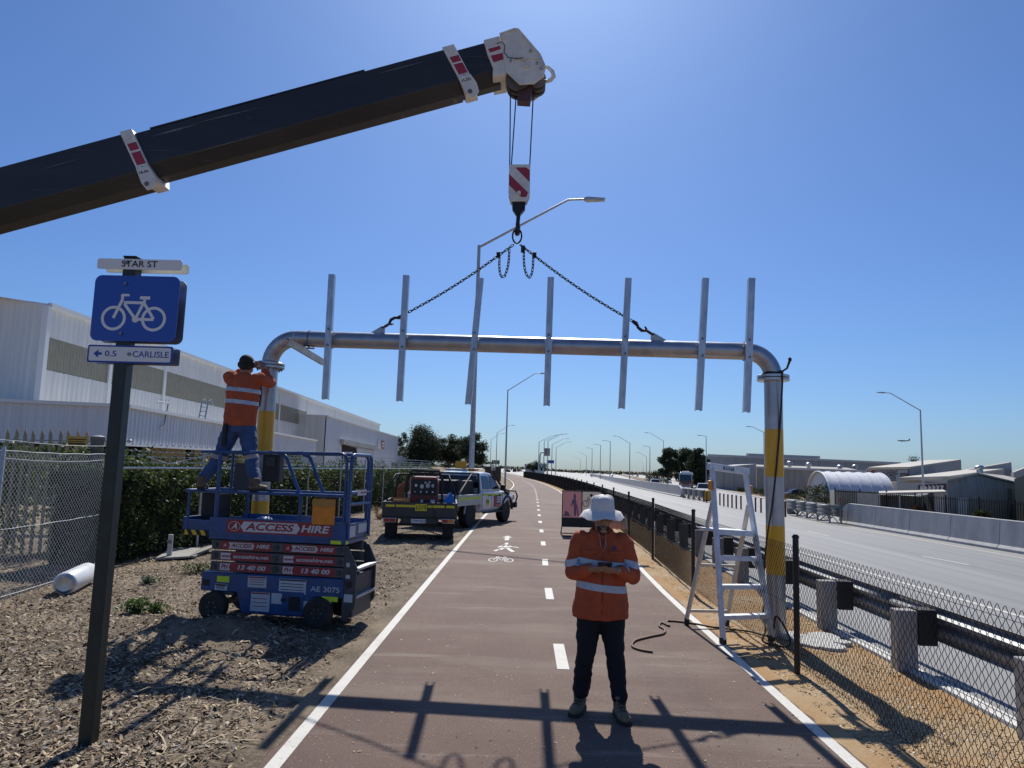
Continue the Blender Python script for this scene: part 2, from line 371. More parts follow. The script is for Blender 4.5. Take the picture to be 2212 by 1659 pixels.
a = pix([(2212, 1331.6), (1932, 1252.5), (1706, 1184.7)]); d0 = (a[2]-a[0]).normalized()
road_line([a[0]-d0*6, a[0], a[1], a[2], a[2]+V((.35, 12, 0)), a[2]+V((1.2, 40, 0)), a[2]+V((1.6, 90, 0))], .13)
a = pix([(2212, 1205), (1960, 1160), (1700, 1118), (1560, 1093)]); d0 = (a[1]-a[0]).normalized()
road_line([a[0]-d0*10]+a+[V((15.3, 80, 0)), V((16.2, 110, 0)), V((19, 160, 0)), V((33, 330, 0))], .14)
for q in (((1991.5, 1199.7), (2093, 1219.4)), ((1742, 1147), (1791, 1157))):
    road_line(pix(q), .12)
for k in range(12):
    y0 = 64+k*11.5; x0 = 11.2+.012*(y0-60)+.00018*(y0-60)**2
    road_line([V((x0, y0, 0)), V((x0+.06+.004*k, y0+3.4, 0))], .14)
    road_line([V((x0-3.3, y0+3, 0)), V((x0-3.25, y0+6.4, 0))], .14)
road_line([V((RX(y)-.9, y, 0)) for y in (20, 40, 55, 75, 100, 130, 170, 230)], .14)
# white flush kerb beside the guard rail, and the right-hand kerb
k = MB(); K = [y for y in YS]
k.strip([(4.0+D(y), y, .012) for y in K], [(4.14+D(y), y, .012) for y in K]); k.strip([(4.14+D(y), y, .012) for y in K], [(4.16+D(y), y, -.05) for y in K]); k.strip([(3.99+D(y), y, -.06) for y in K], [(4.0+D(y), y, .012) for y in K])
struct(k.obj('kerb', mat('white_kerb', (.62, .61, .57), .7, var=.15, scale=5)))
k = MB(); KR = [10, 20, 30, 41, 55, 75, 90, 110, 140, 180, 260, 420]
k.strip([(RX(y), y, zg(RX(y))-.05) for y in KR], [(RX(y)+.02, y, zg(RX(y))+.12) for y in KR]); k.strip([(RX(y)+.02, y, zg(RX(y))+.12) for y in KR], [(RX(y)+.4, y, zg(RX(y))+.12) for y in KR]); k.strip([(RX(y)+.4, y, zg(RX(y))+.12) for y in KR], [(RX(y)+1.0, y, zg(RX(y))-.1) for y in KR])
struct(k.obj('verge_kerb', mat('pale_kerb', (.52, .50, .46), .8, var=.15, scale=3)))
# dirt island between the through lanes and the exit lanes
iL = pix([(1333, 1025), (1356, 1031), (1394, 1040), (1434, 1050)]); iR = pix([(1340, 1024.6), (1372, 1030), (1408, 1037.5), (1437, 1046)])
b = MB(); up_ = V((0, 0, .13)); b.strip([q+up_ for q in iL], [q+up_ for q in iR]); b.strip([q-up_ for q in iL], [q+up_ for q in iL]); b.face(iL[-1]-up_, iL[-1]+up_, iR[-1]+up_, iR[-1]-up_)
struct(b.obj('traffic_island', earth))
# ------------------------------------------------------------------ concrete barriers
def barrier_seg(b, p0, p1, h, base=.64, top=.26, h0=None):
    p0 = V(p0); p1 = V(p1); d = (p1-p0); n = V((d.y, -d.x, 0)).normalized(); h0 = h if h0 is None else h0
    def sec(p, hh):
        z0 = V((0, 0, zg(p.x)-.03)); q = V((p.x, p.y, 0)); f = (hh/h)
        return [q-n*base/2+z0, q-n*base/2+V((0, 0, zg(p.x)+.09)), q-n*(base/2-.1)+V((0, 0, zg(p.x)+.2*f)), q-n*top/2+V((0, 0, zg(p.x)+hh)), q+n*top/2+V((0, 0, zg(p.x)+hh)), q+n*(base/2-.1)+V((0, 0, zg(p.x)+.2*f)), q+n*base/2+V((0, 0, zg(p.x)+.09)), q+n*base/2+z0]
    A = sec(p0, h0); B = sec(p1, h); b.add(A+B, [(i, i+1, i+9, i+8) for i in range(7)]+[tuple(range(7, -1, -1)), tuple(range(8, 16)), (7, 0, 8, 15)])
def barrier(pts, label, first_h):
    root = thing('concrete_barrier', label, 'barrier', pts[0])
    for i in range(len(pts)-1):
        a, c = V(pts[i]), V(pts[i+1]); e = (c-a).normalized()*.012
        b = MB(); barrier_seg(b, a+e, c-e, 1.12, h0=first_h if i == 0 else None); b.obj('barrier_section', concrete, root, bev=.012, smooth=35)
    return root
bA = G2(1820, 1131); bB = G2(2212, 1195)
dB = (bB-bA).normalized()
barrier([V((*(bA+dB*t).xy, 0)) for t in (0, .9, 3.6, 6.4, 9.2, 12, 14.8, 17.6, 20.4, 23.2, 26, 29)], 'long grey concrete barrier with sloping end behind the black mesh fence', .75)
bl = pix([(1476.7, 1074.4), (1394.7, 1058), (1324.3, 1041.6), (1289, 1030.6)]); bly = [q.y for q in bl]; blx = [q.x for q in bl]
ybl = [71, 72.5]+[72.5+6*k for k in range(1, 30)]+[270, 300, 340]
barrier([V((smooth_interp(bly, blx, y), y, 0)) for y in ybl], 'grey concrete median barrier running away from the striped crash cushion', .8)
cushion_steel = mat('cushion_steel', (.17, .175, .18), .6, .25, var=.2, scale=5)
def crash_cushion(p0, p1, label, nose):
    p0 = V((p0.x, p0.y, 0)); p1 = V((p1.x, p1.y, 0)); d = (p1-p0).normalized(); n = V((d.y, -d.x, 0)); L = (p1-p0).length
    root = thing('crash_cushion', label, 'crash barrier', p0); Z = lambda q, z: V((q.x, q.y, zg(q.x)+z))
    for s in (-1, 1):
        for i in range(4):
            a = p0+d*(L*i/4)+n*s*(.30+.012*i); c = p0+d*(L*(i+1)/4+.25)+n*s*(.30+.012*i)
            b = MB(); prof = [(.0, .38), (.05, .44), (.05, .52), (0, .58), (.05, .64), (.05, .72), (0, .78), (.05, .84), (.05, .92), (0, .98)]
            b.add([Z(q, z)+n*s*o for q in (a, c) for o, z in prof], [(k, k+1, k+11, k+10) for k in range(9)])
            o = b.obj('rail_panel', cushion_steel, root, smooth=50); mo = o.modifiers.new('t', 'SOLIDIFY'); mo.thickness = .012
    for i in range(5):
        q = p0+d*(L*i/4+.1); b = MB(); b.bar(Z(q, .05)-n*.28, Z(q, .95)-n*.28, .07, .1, d); b.bar(Z(q, .05)+n*.28, Z(q, .95)+n*.28, .07, .1, d); b.bar(Z(q, .9)-n*.28, Z(q, .9)+n*.28, .07, .1); b.bar(Z(q, .08)-n*.34, Z(q, .08)+n*.34, .12, .06); b.obj('frame_hoop', cushion_steel, root)
        if i < 4:
            b = MB(); e = p0+d*(L*(i+.5)/4+.1); f = p0+d*(L*(i+1)/4+.1)
            for s in (-1, 1): b.bar(Z(q, .06)+n*s*.2, Z(e, .36)+n*s*.2, .05, .05); b.bar(Z(e, .36)+n*s*.2, Z(f, .06)+n*s*.2, .05, .05)
            b.obj('truss_brace', cushion_steel, root)
    b = MB(); b.cyl(Z(p1+d*.15, .12), Z(p1+d*.15, .98), .36, n=16); b.obj('nose', nose, root, smooth=40, bev=.02)
    return root
crash_cushion(G2(1806, 1133), G2(1714, 1113), 'galvanised crash cushion with ribbed rails at the sloping barrier end', cushion_steel)
crash_cushion(G2(1481, 1077), G2(1528, 1084), 'crash cushion with yellow nose at the start of the median barrier', mat('cushion_yellow', (.62, .36, .02), .5))
for i, (x, y) in enumerate(((103, 512), (123, 518), (210, 535), (236, 541), (263, 546), (290, 551), (318, 556), (349, 561), (445, 577), (481, 583), (642, 611))):
    q = G2(1486.2+x*.32814, 915.9+y*.32814); b = MB(); b.lathe([(.055, 0), (.055, .84), (.062, .85), (.062, .93), (.03, .95)], (0, 0, 0), n=10)
    if i == 0: bol = b.mesh('delineator_post', dark_red, smooth=40)
    o = link('delineator_post', bol); o.location = (q.x, q.y, zg(q.x)-.02); tag(o, 'thin dark red flexible post between the two crash cushions', 'post', 'red posts between the crash cushions')
# ------------------------------------------------------------------ guard rail
gr = thing('guard_rail', 'steel guard rail with black spacer blocks between mesh fence and freeway', 'guard rail', (4.05, 7.7, 0))
GP = [3.9, 5.8]+[7.71+1.9*k for k in range(34)]
pm = MB().bb((-.105, -.075, -.4), (.105, .075, .60)).mesh('post', timber_grey); bmk = MB().bb((.11, -.10, .26), (.30, .10, .62)).mesh('spacer_block', black_rubber)
for y in GP:
    for me in (pm, bmk):
        o = link(me.name, me, gr); o.location = (4.0+D(y), y, random.uniform(-.01, .01)); o.rotation_euler = (0, random.uniform(-.02, .02), random.uniform(-.03, .03))
        mo = o.modifiers.new('e', 'BEVEL'); mo.width = .008; mo.segments = 2
prof = [(.04, .29), (.0, .31), (.0, .335), (.075, .385), (.075, .42), (.0, .45), (.0, .475), (.075, .505), (.075, .54), (.0, .59), (.0, .615), (.04, .635)]
prof = [(4.315-.02+(.085-x), z) for x, z in prof]
yb = [1.0+3.8*i for i in range(20)]
for i in range(len(yb)-1):
    b = MB(); a, c = yb[i], yb[i+1]+.12
    ys_ = [a+(c-a)*t/4 for t in range(5)]
    b.add([(x+D(y)+(.004 if i % 2 else 0), y, z) for y in ys_ for x, z in prof], [(j*12+q, j*12+q+1, (j+1)*12+q+1, (j+1)*12+q) for j in range(4) for q in range(11)])
    o = b.obj('rail_panel', mat('old_rail_steel', (.23, .235, .24), .55, .45, var=.25, scale=7), gr, smooth=50); mo = o.modifiers.new('t', 'SOLIDIFY'); mo.thickness = .004
# ------------------------------------------------------------------ chain link
def chainlink(name, f, s0, s1, z0, z1, a, dz, r, m, parent, zfun=None, sag=0.):
    """f(s) -> (x, y) along the fence; real zigzag wires hooked into each other"""
    nw = int((s1-s0)/(2*a)); nj = int((z1-z0)/dz)+1
    K_, J = np.meshgrid(np.arange(nw), np.arange(nj), indexing='ij')
    s = s0+2*a*K_+a+a*np.where((K_+J) % 2 == 0, -1, 1)
    ss = np.linspace(s0-2*a, s1+2*a, 40); P2 = np.array([f(q) for q in ss])
    x = np.interp(s, ss, P2[:, 0]); y = np.interp(s, ss, P2[:, 1]); z = z0+J*dz+0*K_
    if zfun is not None: z = z+np.vectorize(zfun)(s)*(J/nj)
    d = P2[-1]-P2[0]; d = d/np.linalg.norm(d); n = np.array([d[1], -d[0], 0]); t = np.array([d[0], d[1], 0])
    bul = r*1.1*np.where((K_+J) % 2 == 0, -1, 1)                      # wires pass over and under
    c = np.stack([x+n[0]*bul, y+n[1]*bul, z], -1)
    offs = np.stack([n*r, -n*r*.5+t*r*.9, -n*r*.5-t*r*.9])
    vv = (c[:, :, None, :]+offs[None, None]).reshape(-1, 3)
    i0 = (np.arange(nw)[:, None]*nj+np.arange(nj-1)[None]).ravel()*3
    fs = np.concatenate([np.stack([i0+q, i0+(q+1) % 3, i0+3+(q+1) % 3, i0+3+q], -1) for q in range(3)])
    return link(name, npmesh(name, vv, fs, m), parent)
fX = lambda y: 2.84+D(y)
bf = thing('chain_link_fence', 'low black chain-link fence on black posts beside the path', 'fence', (2.84, 7.48, 0))
FP = [-1.4, 3.0]+[7.48+4.55*k for k in range(31)]
pm = MB().lathe([(.03, -.3), (.03, 1.33), (.036, 1.335), (.036, 1.35), (.02, 1.37)], n=10).mesh('post', black_steel, smooth=40)
for y in FP:
    o = link('post', pm, bf); o.location = (fX(y)-.03, y, -.02); o.rotation_euler = (random.uniform(-.012, .012), random.uniform(-.012, .012), 0)
for i in range(len(FP)-1):
    a, c = FP[i], FP[i+1]
    if a < 34: o = chainlink('mesh_panel', lambda s: (fX(s), s), a, c, .03, 1.24, .0175, .04, .0026 if a < 11 else .0036, black_wire, bf)
    elif a < 90: o = chainlink('mesh_panel', lambda s: (fX(s), s), a, c, .03, 1.24, .035, .08, .008, black_wire, bf)
    else: o = chainlink('mesh_panel', lambda s: (fX(s), s), a, c, .03, 1.24, .06, .12, .012, black_wire, bf)
    for z in (1.17, .62, .08):
        b = MB(); b.tube([(fX(a+(c-a)*t/4)-.012, a+(c-a)*t/4, z-.012*math.sin(PI*t/4)) for t in range(5)], .0022 if a < 30 else .004, 4); b.obj('tension_wire', black_wire, bf)
# ================================================================== overhead gantry
pipe_steel = mat('new_galvanised_pipe', (.40, .41, .44), .36, .75, var=.12, scale=5, bump=.04, bscale=40)
bracket_steel = mat('bracket_galvanised', (.47, .50, .55), .42, .75, var=.22, scale=16, stretch=(1, 1, .25))
weld_dark = mat('heat_stained_steel', (.16, .13, .115), .6, .5, var=.4, scale=20)
bolt_steel = mat('bolt_steel', (.22, .22, .23), .45, .8)
YL, YRt, PR_ = 9.7, 9.1, .112
Lf, Rf = AY(583, 790, YL), AY(1670, 817, YRt)
def beamY(x): return YL+(YRt-YL)*(x-Lf.x)/(Rf.x-Lf.x)
def gantry_post(top, label, bands, bolts):
    r = thing('gantry_post', label, 'post', (top.x, top.y, 0)); X, Y = top.x, top.y
    b = MB(); b.cyl((X, Y, -.3), (X, Y, top.z-.03), PR_, n=40); b.obj('pipe', pipe_steel, r, smooth=40)
    for z0, z1 in bands:
        b = MB(); b.cyl((X, Y, z0), (X, Y, z1), PR_+.002, n=40, caps=False); b.obj('yellow_band', yellow_paint, r, smooth=40)
    b = MB(); b.lathe([(PR_, -.005), (.195, -.004), (.2, .0), (.2, .026), (.195, .03), (.05, .03)], (X, Y, top.z-.035), n=36); b.obj('flange', galv, r, smooth=35)
    if bolts:
        for i in range(8):
            t = 2*PI*i/8+.2; q = V((X+.158*math.cos(t), Y+.158*math.sin(t), top.z)); b = MB(); b.cyl(q-V((0, 0, .075)), q+V((0, 0, .05)), .010, n=8); b.cyl(q-V((0, 0, .058)), q-V((0, 0, .038)), .018, n=6); b.cyl(q+V((0, 0, .032)), q+V((0, 0, .05)), .018, n=6); b.obj('bolt', bolt_steel, r)
    return r
zL = lambda y: AY(583, y, YL).z
zR = lambda y: AY(1672, y, YRt).z
pL = gantry_post(Lf, 'galvanised gantry post with yellow bands standing behind the blue scissor lift', [(zL(981), zL(888.7)), (zL(1230), zL(1082))], True)
pR = gantry_post(Rf, 'galvanised gantry post with two yellow bands beside the stepladder', [(zR(1030), zR(928)), (zR(1240), zR(1135))], False)
b = MB(); b.ell((Lf.x-.09, Lf.y-.075, Lf.z-.42), (.035, .05, .17)); b.obj('heat_stain', weld_dark, pL, smooth=60)
bzL, bzR = AY(655, 733, YL).z, AY(1600, 758, YRt).z
gb = thing('gantry_beam', 'galvanised pipe arch with upright brackets hanging from the crane chain', 'gantry', ((Lf.x+Rf.x)/2, (Lf.y+Rf.y)/2, bzL))
dirB = V((Rf.x-Lf.x, Rf.y-Lf.y, 0)).normalized()
def arc(c, e, R, z0, s):                                   # elbow: from vertical at c to horizontal along e
    return [c+e*(R*(1-math.cos(t)))+V((0, 0, z0-c.z+R*math.sin(t))) for t in [PI/2*i/10 for i in range(11)]]
RL = .36; RR_ = .34
ptsL = [V((Lf.x, Lf.y, Lf.z+.005)), V((Lf.x, Lf.y, Lf.z+.03))]+arc(V((Lf.x, Lf.y, 0)), dirB, RL, bzL-RL, 1)
ptsR = [V((Rf.x, Rf.y, Rf.z+.005)), V((Rf.x, Rf.y, Rf.z+.02))]+arc(V((Rf.x, Rf.y, 0)), -dirB, RR_, bzR-RR_, 1)
b = MB(); b.tube(ptsL, PR_, 32); b.obj('elbow', mat('dull_elbow_steel', (.42, .42, .43), .42, .8, var=.3, scale=6), gb, smooth=50)
b = MB(); b.tube(ptsR, PR_, 32); b.obj('elbow', pipe_steel, gb, smooth=50)
b = MB(); b.tube([ptsL[-1], ptsR[-1]], PR_*.997, 40); b.obj('pipe', pipe_steel, gb, smooth=50)
for q in (Lf, Rf):
    b = MB(); b.lathe([(.05, 0), (.195, 0), (.2, .004), (.2, .03), (.195, .034), (PR_+.02, .036), (PR_, .06)], (q.x, q.y, q.z+.002), n=36); b.obj('flange', galv, gb, smooth=35)
for q in (ptsL[-1], ptsR[-1]):
    b = MB(); s_ = dirB*.012; b.cyl(q-s_, q+s_, PR_+.004, n=36); b.obj('weld_seam', galv_dull, gb, smooth=40)
def beam_z(x): return bzL+(bzR-bzL)*(x-ptsL[-1].x)/(ptsR[-1].x-ptsL[-1].x)
def channel(b, p0, p1, front, wdt=.082, dep=.056, t=.005):
    """lipped channel from p0 to p1, web towards 'front'"""
    d = (p1-p0).normalized(); f = V(front); f = (f-d*f.dot(d)).normalized(); s = d.cross(f)
    prof = [(-wdt/2, 0), (wdt/2, 0), (wdt/2, -dep), (wdt/2-.018, -dep), (wdt/2-.018, -dep+t), (wdt/2-t, -dep+t), (wdt/2-t, -t), (-wdt/2+t, -t), (-wdt/2+t, -dep+t), (-wdt/2+.018, -dep+t), (-wdt/2+.018, -dep), (-wdt/2, -dep)]
    A = [p0+s*x+f*y for x, y in prof]; b.prism(A, p1-p0)
BARS = [(716, 592, 701, 862, .14), (877, 594, 862, 866, .1), (1038, 600, 1011, 873, .06), (1190, 598, 1181, 876, .0), (1358, 600, 1343, 882, -.16), (1525, 600, 1510, 886, -.22), (1625, 600, 1614, 890, -.25)]
for x0, y0, x1, y1, tw in BARS:
    yb_ = beamY(AY(x0, y0, 9.3).x)-PR_-.108; p1 = AY(x0, y0, yb_); p0 = AY(x1, y1, yb_)
    c = V(((p0.x+p1.x)/2, 0, 0)); br = MB(); channel(br, p0, p1, V((math.sin(tw)*.4, -1, 0)), .082, .10); o = br.obj('upright_bracket', bracket_steel, gb)
    bx = c.x; zc = beam_z(bx); yc = beamY(bx); b = MB()
    U = [V((bx, yc, zc))+V((0, -(PR_+.03), .0))]  # U bolt round the pipe
    b.tube([V((bx+.0, yc+PR_*1.07*math.cos(t), zc+PR_*1.07*math.sin(t))) for t in [2*PI*i/24 for i in range(24)]], .007, 6, closed=True)
    for s in (-1, 1): b.cyl((bx, yc-PR_-.115, zc+s*PR_*.98), (bx, yc, zc+s*PR_*1.07), .007, n=6); b.cyl((bx, yc-PR_-.128, zc+s*PR_*.98), (bx, yc-PR_-.104, zc+s*PR_*.98), .018, n=6)
    b.box((bx, yc-PR_-.004, zc), (.07, .016, .12)); b.obj('u_bolt_clamp', bolt_steel, gb)
n0 = AY(625, 738, 9.02); n1 = AY(702, 784, 10.35); b = MB(); channel(b, n1, n0, V((1, -.25, -.25)), .085, .06); b.obj('swivelled_bracket', bracket_steel, gb)['label'] = 'bracket swivelled round to lie nearly level under the pipe'
q = V((AY(669, 700, 9.62).x, 0, 0)); b = MB(); b.tube([V((q.x, beamY(q.x)+PR_*1.07*math.cos(t), beam_z(q.x)+PR_*1.07*math.sin(t))) for t in [2*PI*i/24 for i in range(24)]], .007, 6, closed=True); b.box((q.x, beamY(q.x)-.02, beam_z(q.x)-PR_-.02), (.16, .05, .016)); b.obj('u_bolt_clamp', bolt_steel, gb)
lugs = []
for (x0, xt, s) in ((800, 826, 1), (1443, 1412, -1)):
    bx = AY(x0, 720, beamY(0)).x; Yb = beamY(bx); bx = AY(x0, 720, Yb).x; zt = beam_z(bx)+PR_; xt_ = AY(xt, 708, Yb).x
    b = MB(); b.prism([(bx-.03*s, Yb-.008, zt-.02), (xt_+.04*s, Yb-.008, zt-.02), (xt_+.035*s, Yb-.008, zt+.09), (xt_-.005*s, Yb-.008, zt+.10)], (0, .016, 0)); b.obj('lifting_lug', galv_dull, gb, bev=.003); lugs.append(V((xt_+.012*s, Yb, zt+.075)))
# ------------------------------------------------------------------ chain sling
chain_steel = mat('chain_steel', (.035, .033, .033), .5, .6, var=.4, scale=30)
YH = beamY(AY(1117, 515, 9.4).x)
ring = AY(1117, 510, YH)
sl_ = thing('chain_sling', 'two-leg steel chain sling between crane hook and pipe beam', 'chain', (ring.x, ring.y, ring.z))
pitch_ = .046
lk = MB(); lk.tube([(.0145*math.sin(t), 0, .0165*math.copysign(1, math.cos(t))+.0145*math.cos(t)) for t in [2*PI*(i+.5)/12 for i in range(12)]], .0062, 5, closed=True); link_me = lk.mesh('chain_link', chain_steel, smooth=80)
def run_chain(pts, parent):
    pts = [V(q) for q in pts]; seg = [(pts[i+1]-pts[i]).length for i in range(len(pts)-1)]; L = sum(seg); n = int(L/pitch_); k = 0
    for i in range(n):
        s = (i+.5)*pitch_; j = 0
        while j < len(seg)-1 and s > seg[j]: s -= seg[j]; j += 1
        d = (pts[j+1]-pts[j]).normalized(); q = pts[j]+d*s; x, y = frame_of(d, (0, 1, .01)); t = (PI/4 if i % 2 else -PI/4); xx = x*math.cos(t)+y*math.sin(t); yy_ = d.cross(xx)
        o = link('chain_link', link_me, parent); M = Matrix((xx, yy_, d)).transposed().to_4x4(); M.translation = q; o.matrix_basis = M
b = MB(); b.tube([ring+V((.062*math.sin(t), .0, .10*math.cos(t)*1)) for t in [2*PI*i/24 for i in range(24)]], .012, 8, closed=True); b.obj('master_ring', chain_steel, sl_, smooth=80)
rb = ring-V((0, 0, .09))
for s, lg in ((-1, lugs[0]), (1, lugs[1])):
    d = (lg-rb).normalized(); e = lg-d*.30; st = rb+d*.06
    mid = [st.lerp(e, t)+V((0, 0, -.05*math.sin(PI*t))) for t in [i/8 for i in range(9)]]
    run_chain(mid, sl_)
    b = MB(); b.cyl(e-d*.02, e+d*.05, .022, .03, n=10); x, y = frame_of(d, (0, 1, 0))
    b.tube([e+d*.05, e+d*.09+x*.03, e+d*.15+x*.036, e+d*.19+x*.012, e+d*.185-x*.02, e+d*.15-x*.032], [.02, .02, .022, .02, .016, .008], 8); b.obj('clevis_hook', chain_steel, sl_, smooth=60)
    b = MB(); c = lg-d*.06; b.tube([lg+x*.0+V((0, s*.0, 0))+y*.03, lg-d*.05+y*.034, lg-d*.115+y*.02, lg-d*.115-y*.02, lg-d*.05-y*.034, lg-y*.03], .011, 8); b.cyl(lg+y*.055, lg-y*.055, .013, n=8); b.obj('shackle', mat('rusty_shackle', (.10, .06, .055), .5, .6), sl_, smooth=60)
    q = rb+d*.30; b = MB(); b.box(q, (.05, .05, .06)); b.tube([q, q-V((0, 0, .05))], .014, 6); b.obj('shortening_clutch', chain_steel, sl_, bev=.006)
    a0 = rb+d*.28-V((0, .02, .02)); a1 = rb+d*.12-V((0, .02, 0)); lo = (a0+a1)/2-V((0, 0, .40))
    run_chain([a0]+[a0.lerp(a1, .5-.5*math.cos(t))+V((0, 0, -.36*math.sin(t)**.6)) for t in [PI*i/12 for i in range(1, 12)]]+[a1], sl_)
b = MB(); q = rb+V((.085, -.03, -.10)); b.box(q, (.055, .012, .10)); b.obj('rating_tag', chain_steel, sl_)
# ------------------------------------------------------------------ crane
crane_white = mat('crane_cream_paint', (.72, .69, .63), .4, var=.1, scale=8, coat=.2)
crane_black = layered('crane_black_boom', (.024, .023, .027), [(.9, .45, .7, (.045, .042, .046), .8, (.4, 1, 2)), (3, .62, .70, (.16, .15, .15), .5, (.12, 1, 9)), (14, .68, .74, (.20, .19, .18), .5, (.3, 1, 3))], rough=.42, bump=.06, bscale=25, spec=.45)
crane_red = mat('crane_red_vinyl', (.36, .03, .055), .45)
ink = mat('black_ink', (.012, .012, .014), .6)
rope_steel = mat('wire_rope', (.035, .035, .04), .55, .4)
YC = YH-.24                                              # near face of the boom
T0, T1 = AY(0, 361.3, YC), AY(950.5, 103.5, YC); bd = (T1-T0).normalized(); bv = V((-bd.z, 0, bd.x))
def along(px, py): return (AY(px, py, YC)-T0).dot(bd)
def above(px, py): return (AY(px, py, YC)-T0).dot(bv)
cr = thing('crane_boom', 'black telescopic crane boom with cream collars reaching in overhead', 'crane', T0-bd*1.0)
def boom_section(name, s0, s1, top, crease, wid, parent=cr):
    ch = .15; pr = [(0, top), (wid, top), (wid, crease), (wid-.13, crease-ch), (.13, crease-ch), (0, crease)]
    b = MB(); b.prism([T0+bd*s0+V((0, y, 0))+bv*v for y, v in pr], bd*(s1-s0)); return b.obj(name, crane_black, parent, bev=.02, smooth=40)
s_out = along(300, 340); s_mid = along(985, 150); s_in = along(1068, 120)
boom_section('boom_section', -7., s_out, above(131, 324.5), above(131, 416), .52)
boom_section('boom_section', s_out-.5, s_mid, above(640, 190), above(640, 266), .47).location = (0, .025, 0)
boom_section('boom_section', s_mid-.5, s_in, above(1010, 96.5), above(1010, 163), .42).location = (0, .05, 0)
for k, (xa, xb) in enumerate(((322, 408), (422, 496), (514, 588), (604, 800))):   # cable guides along the top
    b = MB(); a0, a1 = along(xa, 279), along(xb, 200); tv = above(640, 190); b.prism([T0+bd*a0+bv*tv+V((0, .03, 0)), T0+bd*a1+bv*tv+V((0, .03, 0)), T0+bd*a1+bv*(tv+.022)+V((0, .03, 0)), T0+bd*a0+bv*(tv+.022)+V((0, .03, 0))], (0, .40, 0)); b.obj('cable_guide', crane_black, cr)
def collar(s, top, crease, wid, y0, txt_, lug):
    root = cr; L = .17; sk_ = .06                         # slanted like the photo's plates
    b = MB(); ch = .15; o = .022
    prof = [(-o, top+o), (wid+o, top+o), (wid+o, crease), (wid-.12, crease-ch-o), (.12, crease-ch-o), (-o, crease)]
    A = [T0+bd*(s+(top-v)*.20)+V((0, y0+y, 0))+bv*v for y, v in prof]; b.prism(A, bd*L); c = b.obj('collar', crane_white, root, bev=.008)
    b = MB(); q = [(0, crease+.02), (L, crease+.02), (L+.05, crease-.13), (L+.05, crease-.25), (L-.01, crease-.31), (.08, crease-.31), (.03, crease-.2)]
    b.prism([T0+bd*(s+(top-crease)*.20+x)+V((0, y0-.05, 0))+bv*v for x, v in q], (0, .035, 0)); b.obj('collar_lug', crane_white, c, bev=.006)
    b = MB(); hc = T0+bd*(s+(top-crease)*.20+.10)+bv*(crease-.23)+V((0, y0-.056, 0)); b.cyl(hc, hc+V((0, .01, 0)), .032, n=16); b.obj('lug_hole', mat('dull_bronze', (.20, .17, .13), .6, .4), c)
    for v0, v1 in ((.33, .24), (.215, .06)):
        vv0 = crease+(top-crease)*v0*2.1; vv1 = crease+(top-crease)*v1*2.1; f = lambda x, v: T0+bd*(s+(top-v)*.20+x)+bv*v+V((0, y0-o-.002, 0))
        b = MB(); b.face(f(.03, vv1), f(.155, vv1), f(.155, vv0), f(.03, vv0)); b.obj('red_patch', crane_red, c)
    f = lambda x, v: T0+bd*(s+(top-v)*.20+x)+bv*v+V((0, y0-o-.003, 0))
    vv = crease+.012; cc = T0+bd*(s+(top-crease)*.20+.09)+bv*(crease-.055)+V((0, y0-.053, 0)); text(txt_, .058, cc, bd*1.0, bv, ink, c, width=.13, bold=.012)
    b = MB(); q = f(.085, top-.09); b.cyl(q, q-V((0, .012, 0)), .028, n=14); b.cyl(q, q-V((0, .02, 0)), .012, n=8); b.obj('grease_boss', crane_white, c, smooth=40)
    for dv in (.0, .03): b = MB(); q = f(.09, crease+.035-dv); b.cyl(q, q-V((0, .006, 0)), .009, n=8); b.obj('stud', ink, c)
    return c
collar(along(262, 288)-.01, above(131, 324.5), above(131, 416), .52, 0, '16.6t', True)
collar(along(957, 102)-.01, above(640, 190), above(640, 266), .47, .025, '15.35t', True)
hz = lambda x, y: (933.2+x*.27087, 34.6+y*.27087)          # head traced in the near plate's plane
HP = lambda x, y, dy=0.: AY(*hz(x, y), YC)+V((0, dy, 0))
b = MB(); b.prism([HP(x, y, -.01) for x, y in ((410, 192), (540, 158), (592, 395), (592, 466), (482, 487), (486, 410), (440, 300))], (0, .50, 0)); hd = b.obj('head_box', crane_white, cr, bev=.015)
for x0, y0, x1, y1 in ((447, 262, 548, 278), (468, 316, 580, 372)):
    w_ = (y1-y0)
    b = MB(); dy_ = -.013; sl2 = 22; b.face(HP(x0, y0, dy_), HP(x0+84, y0-22, dy_), HP(x0+100, y0+w_-30+18, dy_), HP(x0+18, y0+w_+12, dy_)) if False else b.face(HP(x0, y0+4, dy_), HP(x1-6, y0-20, dy_), HP(x1, y0+w_*.6-4, dy_), HP(x0+12+w_*.2, y0+w_*.6+24, dy_)); b.obj('red_patch', crane_red, hd)
plate = [(540, 160), (660, 118), (690, 124), (860, 322), (905, 425), (893, 488), (812, 548), (700, 556), (590, 452)]
for dy in (-.035, .42):
    b = MB(); b.prism([HP(x, y, dy) for x, y in plate], (0, .028, 0)); b.obj('head_plate', crane_white, cr, bev=.006)
pl_in = [(600, 200), (650, 160), (680, 165), (830, 330), (870, 420), (800, 500), (700, 505), (620, 420)]
b = MB()
for (x0, y0), (x1, y1) in (((640, 345), (880, 352)), ((720, 180), (632, 405)), ((540, 160), (660, 118)), ((660, 118), (690, 124)), ((690, 124), (860, 322)), ((860, 322), (905, 425)), ((590, 452), (700, 556))): b.bar(HP(x0, y0, -.045), HP(x1, y1, -.045), .02, .02, (0, 1, 0))
b.obj('plate_rib', crane_white, cr)
